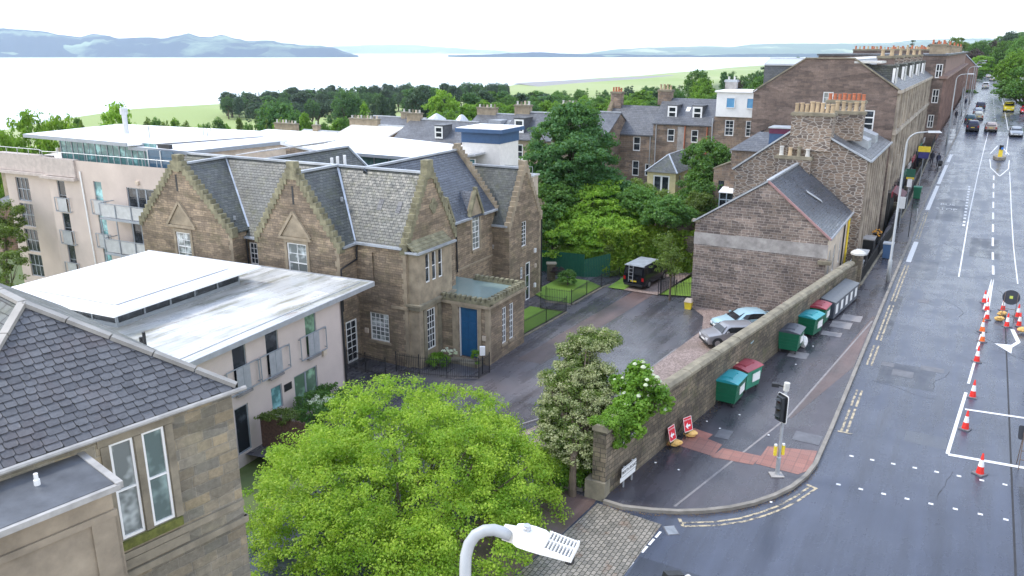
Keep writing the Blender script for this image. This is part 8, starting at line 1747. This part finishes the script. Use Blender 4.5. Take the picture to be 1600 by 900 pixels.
# plants by the flats and the porch
big_tree('shrub', 'green shrub with white blossom beside the heather screen', [(*FA.W(-1.6, -4.2, -1.3), 1.3, 1.0, .8), (*FA.W(-1.3, -2.8, -1.5), 1.1, 1.0, .8), (*FA.W(-2.2, -5.6, -1.4), .9, .8, .9)], FA.W(-1.5, -4.4, -2.5), 'mid', 150, 60, .26, .12, 68, .06, cat='shrub')
ex = [(*FA.W(-2.1+rg_.uniform(-.4, .4), -4.8+rg_.uniform(-.6, .6), -.65+rg_.uniform(-.15, .15)), .13, .13, .1, 26) for i in range(30)]; t = thing('blossom_spray', 'spray of white blossom above the shrub by the heather screen', 'blossom', FA.W(-2.1, -4.8, -.8)); leafmesh('petals', ex, LEAF['white'], t, .06, 69, root=tuple(ROOT[t.name]))
big_tree('climber', 'dark climber along the top of the heather screen', [(*FA.W(-1.4, -6.9, -.7), 1.0, .5, .3)], FA.W(-1.4, -6.9, -2.4), 'olive', 40, 50, .2, .1, 70, .04, cat='climber')
big_tree('flower_bed', 'green plants with white lilies beside the bay by the front door', [(*HS.W(-1.4, 1.0, -2.1), .6, .7, .4)], HS.W(-1.4, 1.0, -2.5), 'bright', 40, 50, .18, .11, 71, .04, cat='plants')
ex = [(*HS.W(-1.9+rg_.uniform(-.5, .4), 1.5+rg_.uniform(-.3, .3), -1.65+rg_.uniform(-.12, .15)), .09, .09, .09, 14) for i in range(16)]; t = thing('lilies', 'white lily flowers left of the blue door', 'flowers', HS.W(-1.9, 1.5, -1.8)); leafmesh('petals', ex, LEAF['white'], t, .1, 72, root=tuple(ROOT[t.name]))
big_tree('pot_plant', 'small green plant standing on the right of the blue door step', [(*HS.W(-3.7, 1.6, -1.65), .3, .3, .4)], HS.W(-3.7, 1.6, -2.4), 'bright', 16, 50, .14, .1, 73, .03, cat='pot plant')
t = thing('doorstep_notice', 'white notice box on a post at the corner of the porch', 'notice', HS.W(-4.4, 1.2, -2.5)); p = HS.W(-4.4, 1.2, -2.5); b = MB(); b.bar(p, (p[0], p[1], -1.3), .05); b.build('post', M['black'], t); b = MB(); b.box(p[0]-.16, p[0]+.16, p[1]-.08, p[1]+.08, -1.3, -.75); b.build('box', M['white'], t)
# ------------------------------------------------------------ street lamp in the foreground
fl = thing('street_lamp', 'large white street lamp head on a curved grey arm at the bottom of the picture', 'street lamp', (*D(727, 1000, 7.4)[:2], 0)); X, Y = D(726, 1000, 7.4)[:2]
tp = D(752, 836, 7.5); z1 = tp[2]; hd0 = D(792, 834, 7.5); hd1 = D(893, 862, 7.3)
c0_ = Vector((X, Y, 0)); path = [Vector((X, Y, 0)), Vector((X, Y, 10.0)), Vector(D(727, 888, 7.4))]+[Vector(D(px, py, 7.45)) for px, py in ((728, 868), (733, 850), (743, 836), (757, 829), (772, 828), (786, 832), (798, 837))]
b = MB(); b.tube(path, [.11, .055]+[.055]*8, 16); b.build('pole', M['lampgrey'], fl, smooth=True)
ax = (Vector(hd1)-Vector(hd0)); ln_ = ax.length; ax.z *= .6; ax.normalize(); sd = Vector((-ax.y, ax.x, 0)).normalized(); sd = -sd if sd.y > 0 else sd; upv = sd.cross(ax).normalized(); upv = upv if upv.z > 0 else -upv
H0 = Vector(hd0)+upv*.02
def hb_(b, secs):
    for (x0, w0, h0, t0), (x1, w1, h1, t1) in zip(secs, secs[1:]):
        q = lambda x, s_, z: tuple(H0+ax*x+sd*s_+upv*z)
        ring = lambda x, w_, lo, hi: [q(x, -w_, lo), q(x, w_, lo), q(x, w_*.92, (lo+hi)/2+.01), q(x, w_*.55, hi), q(x, -w_*.55, hi), q(x, -w_*.92, (lo+hi)/2+.01)]
        b.hexa(ring(x0, w0, h0, t0), ring(x1, w1, h1, t1))
b = MB(); hb_(b, [(-.03, .055, -.06, .06), (.09, .07, -.06, .065)]); b.build('collar', M['stucco'], fl, smooth=False)
b = MB(); hb_(b, [(.09, .085, -.05, .085), (.14, .12, -.05, .09), (.26, .135, -.05, .085), (.36, .14, -.05, .07), (.40, .14, -.05, .03)]); hd = b.build('lamp_housing', M['white'], fl)
b = MB(); q = lambda x, s_, z: tuple(H0+ax*x+sd*s_+upv*z)
for i in range(8): x = .40+i*.032; b.hexa([q(x, -.135, -.045), q(x+.009, -.135, -.045), q(x+.009, .135, -.045), q(x, .135, -.045)], [q(x, -.135, .035-.006*i), q(x+.009, -.135, .035-.006*i), q(x+.009, .135, .035-.006*i), q(x, .135, .035-.006*i)])
for s_ in (-.14, .13): b.hexa([q(.38, s_, -.05), q(.66, s_, -.05), q(.66, s_+.012, -.05), q(.38, s_+.012, -.05)], [q(.38, s_, .03), q(.66, s_, -.01), q(.66, s_+.012, -.01), q(.38, s_+.012, .03)])
b.hexa([q(.38, -.012, -.045), q(.66, -.012, -.045), q(.66, .0, -.045), q(.38, .0, -.045)], [q(.38, -.012, .03), q(.66, -.012, -.0), q(.66, 0, 0), q(.38, 0, .03)]); b.hexa([q(.655, -.14, -.05), q(.67, -.14, -.05), q(.67, .142, -.05), q(.655, .142, -.05)], [q(.655, -.14, 0), q(.67, -.14, 0), q(.67, .142, 0), q(.655, .142, 0)])
b.build('cooling_fins', M['white'], fl); b = MB(); b.hexa([q(.38, -.13, -.055), q(.66, -.13, -.055), q(.66, .13, -.055), q(.38, .13, -.055)], [q(.38, -.13, -.045), q(.66, -.13, -.045), q(.66, .13, -.045), q(.38, .13, -.045)]); b.build('base_plate', M['galv'], fl)
b = MB(); b.tube([q(.2, .02, .08), q(.2, .02, .12), q(.2, .02, .125), q(.2, .02, .14)], [.04, .04, .032, .032], 14); b.build('photocell', M['galv'], fl)
b = MB(); b.tube([Vector(q(.6, -.06, -.05)), Vector(q(.6, -.06, -.05))-Vector((0, 0, .05)), Vector(q(.6, -.06, -.05))-Vector((0, 0, .055)), Vector(q(.6, -.06, -.05))-Vector((0, 0, .15))], [.025, .025, .045, .045], 12); b.build('sensor', M['black'], fl)
# camera bracket at the lower edge
sc_ = thing('signal_camera', 'small black camera on a bracket at the bottom edge over the road', 'camera', (*D(1055, 915, 16)[:2], 0)); p = Vector(D(1050, 905, 16)); b = MB(); b.tube([(p.x, p.y, 0), (p.x, p.y, p.z-.1)], .06, 10); b.build('pole', M['galv'], sc_)
b = MB(); b.bar(p+Vector((-.6, -.1, -.12)), p+Vector((.35, .05, -.08)), .05); b.build('arm', M['galv'], sc_); b = MB(); b.bar(p+Vector((-.16, -.05, .1)), p+Vector((.2, .1, .0)), .17, .15); b.build('camera_housing', M['black'], sc_); b = MB(); b.tube([p+Vector((.3, .05, .0)), p+Vector((.36, -.06, -.02))], .09, 12); b.build('lens_hood', M['stucco'], sc_)
b = MB(); pp = Vector(D(940, 898, 17)); b.box(pp.x-.25, pp.x+.35, pp.y-.2, pp.y+.3, -.1, .3); ub = thing('cabinet', 'dark box at the bottom edge beside the stone setts', 'cabinet', (pp.x, pp.y, 0)) if 0 else None
# airfield runway
mb = MB(); mb.poly([D(800, 133.5, 1420)[:2]+(-38.2,), D(1050, 118, 1900)[:2]+(-38.2,), D(1065, 123, 1700)[:2]+(-38.2,), D(850, 137, 1250)[:2]+(-38.2,)]); tag(mb.build('runway', M['slab']), None, None, kind='structure')
# air: the pale haze over the firth
HAZE = 5e-5
if HAZE:
    mb = MB(); mb.box(-16500, 10500, -20, 24500, -45, 2500); o = mb.build('haze', None or bpy.data.materials.new('haze')); mt = o.data.materials[0]; mt.use_nodes = True; t = mt.node_tree; t.nodes.clear(); ou = t.nodes.new('ShaderNodeOutputMaterial'); pv_ = t.nodes.new('ShaderNodeVolumePrincipled'); pv_.inputs['Color'].default_value = (.76, .88, 1, 1); pv_.inputs['Density'].default_value = HAZE; t.links.new(pv_.outputs[0], ou.inputs['Volume']); tag(o, None, None, kind='stuff')

Lb = [L3(8, 345, 64, 1.4, rz=1.6), L3(10, 385, 62, 1.5, rz=1.8), L3(18, 425, 60, 1.5, rz=1.6), L3(-20, 370, 63, 2.0)]
big_tree('hedge', 'tall dark olive hedge at the left edge below the tall flats', Lb, (*D(10, 440, 61)[:2], -6), 'olive', 190, 70, .42, .18, 81, .12, cat='hedge')
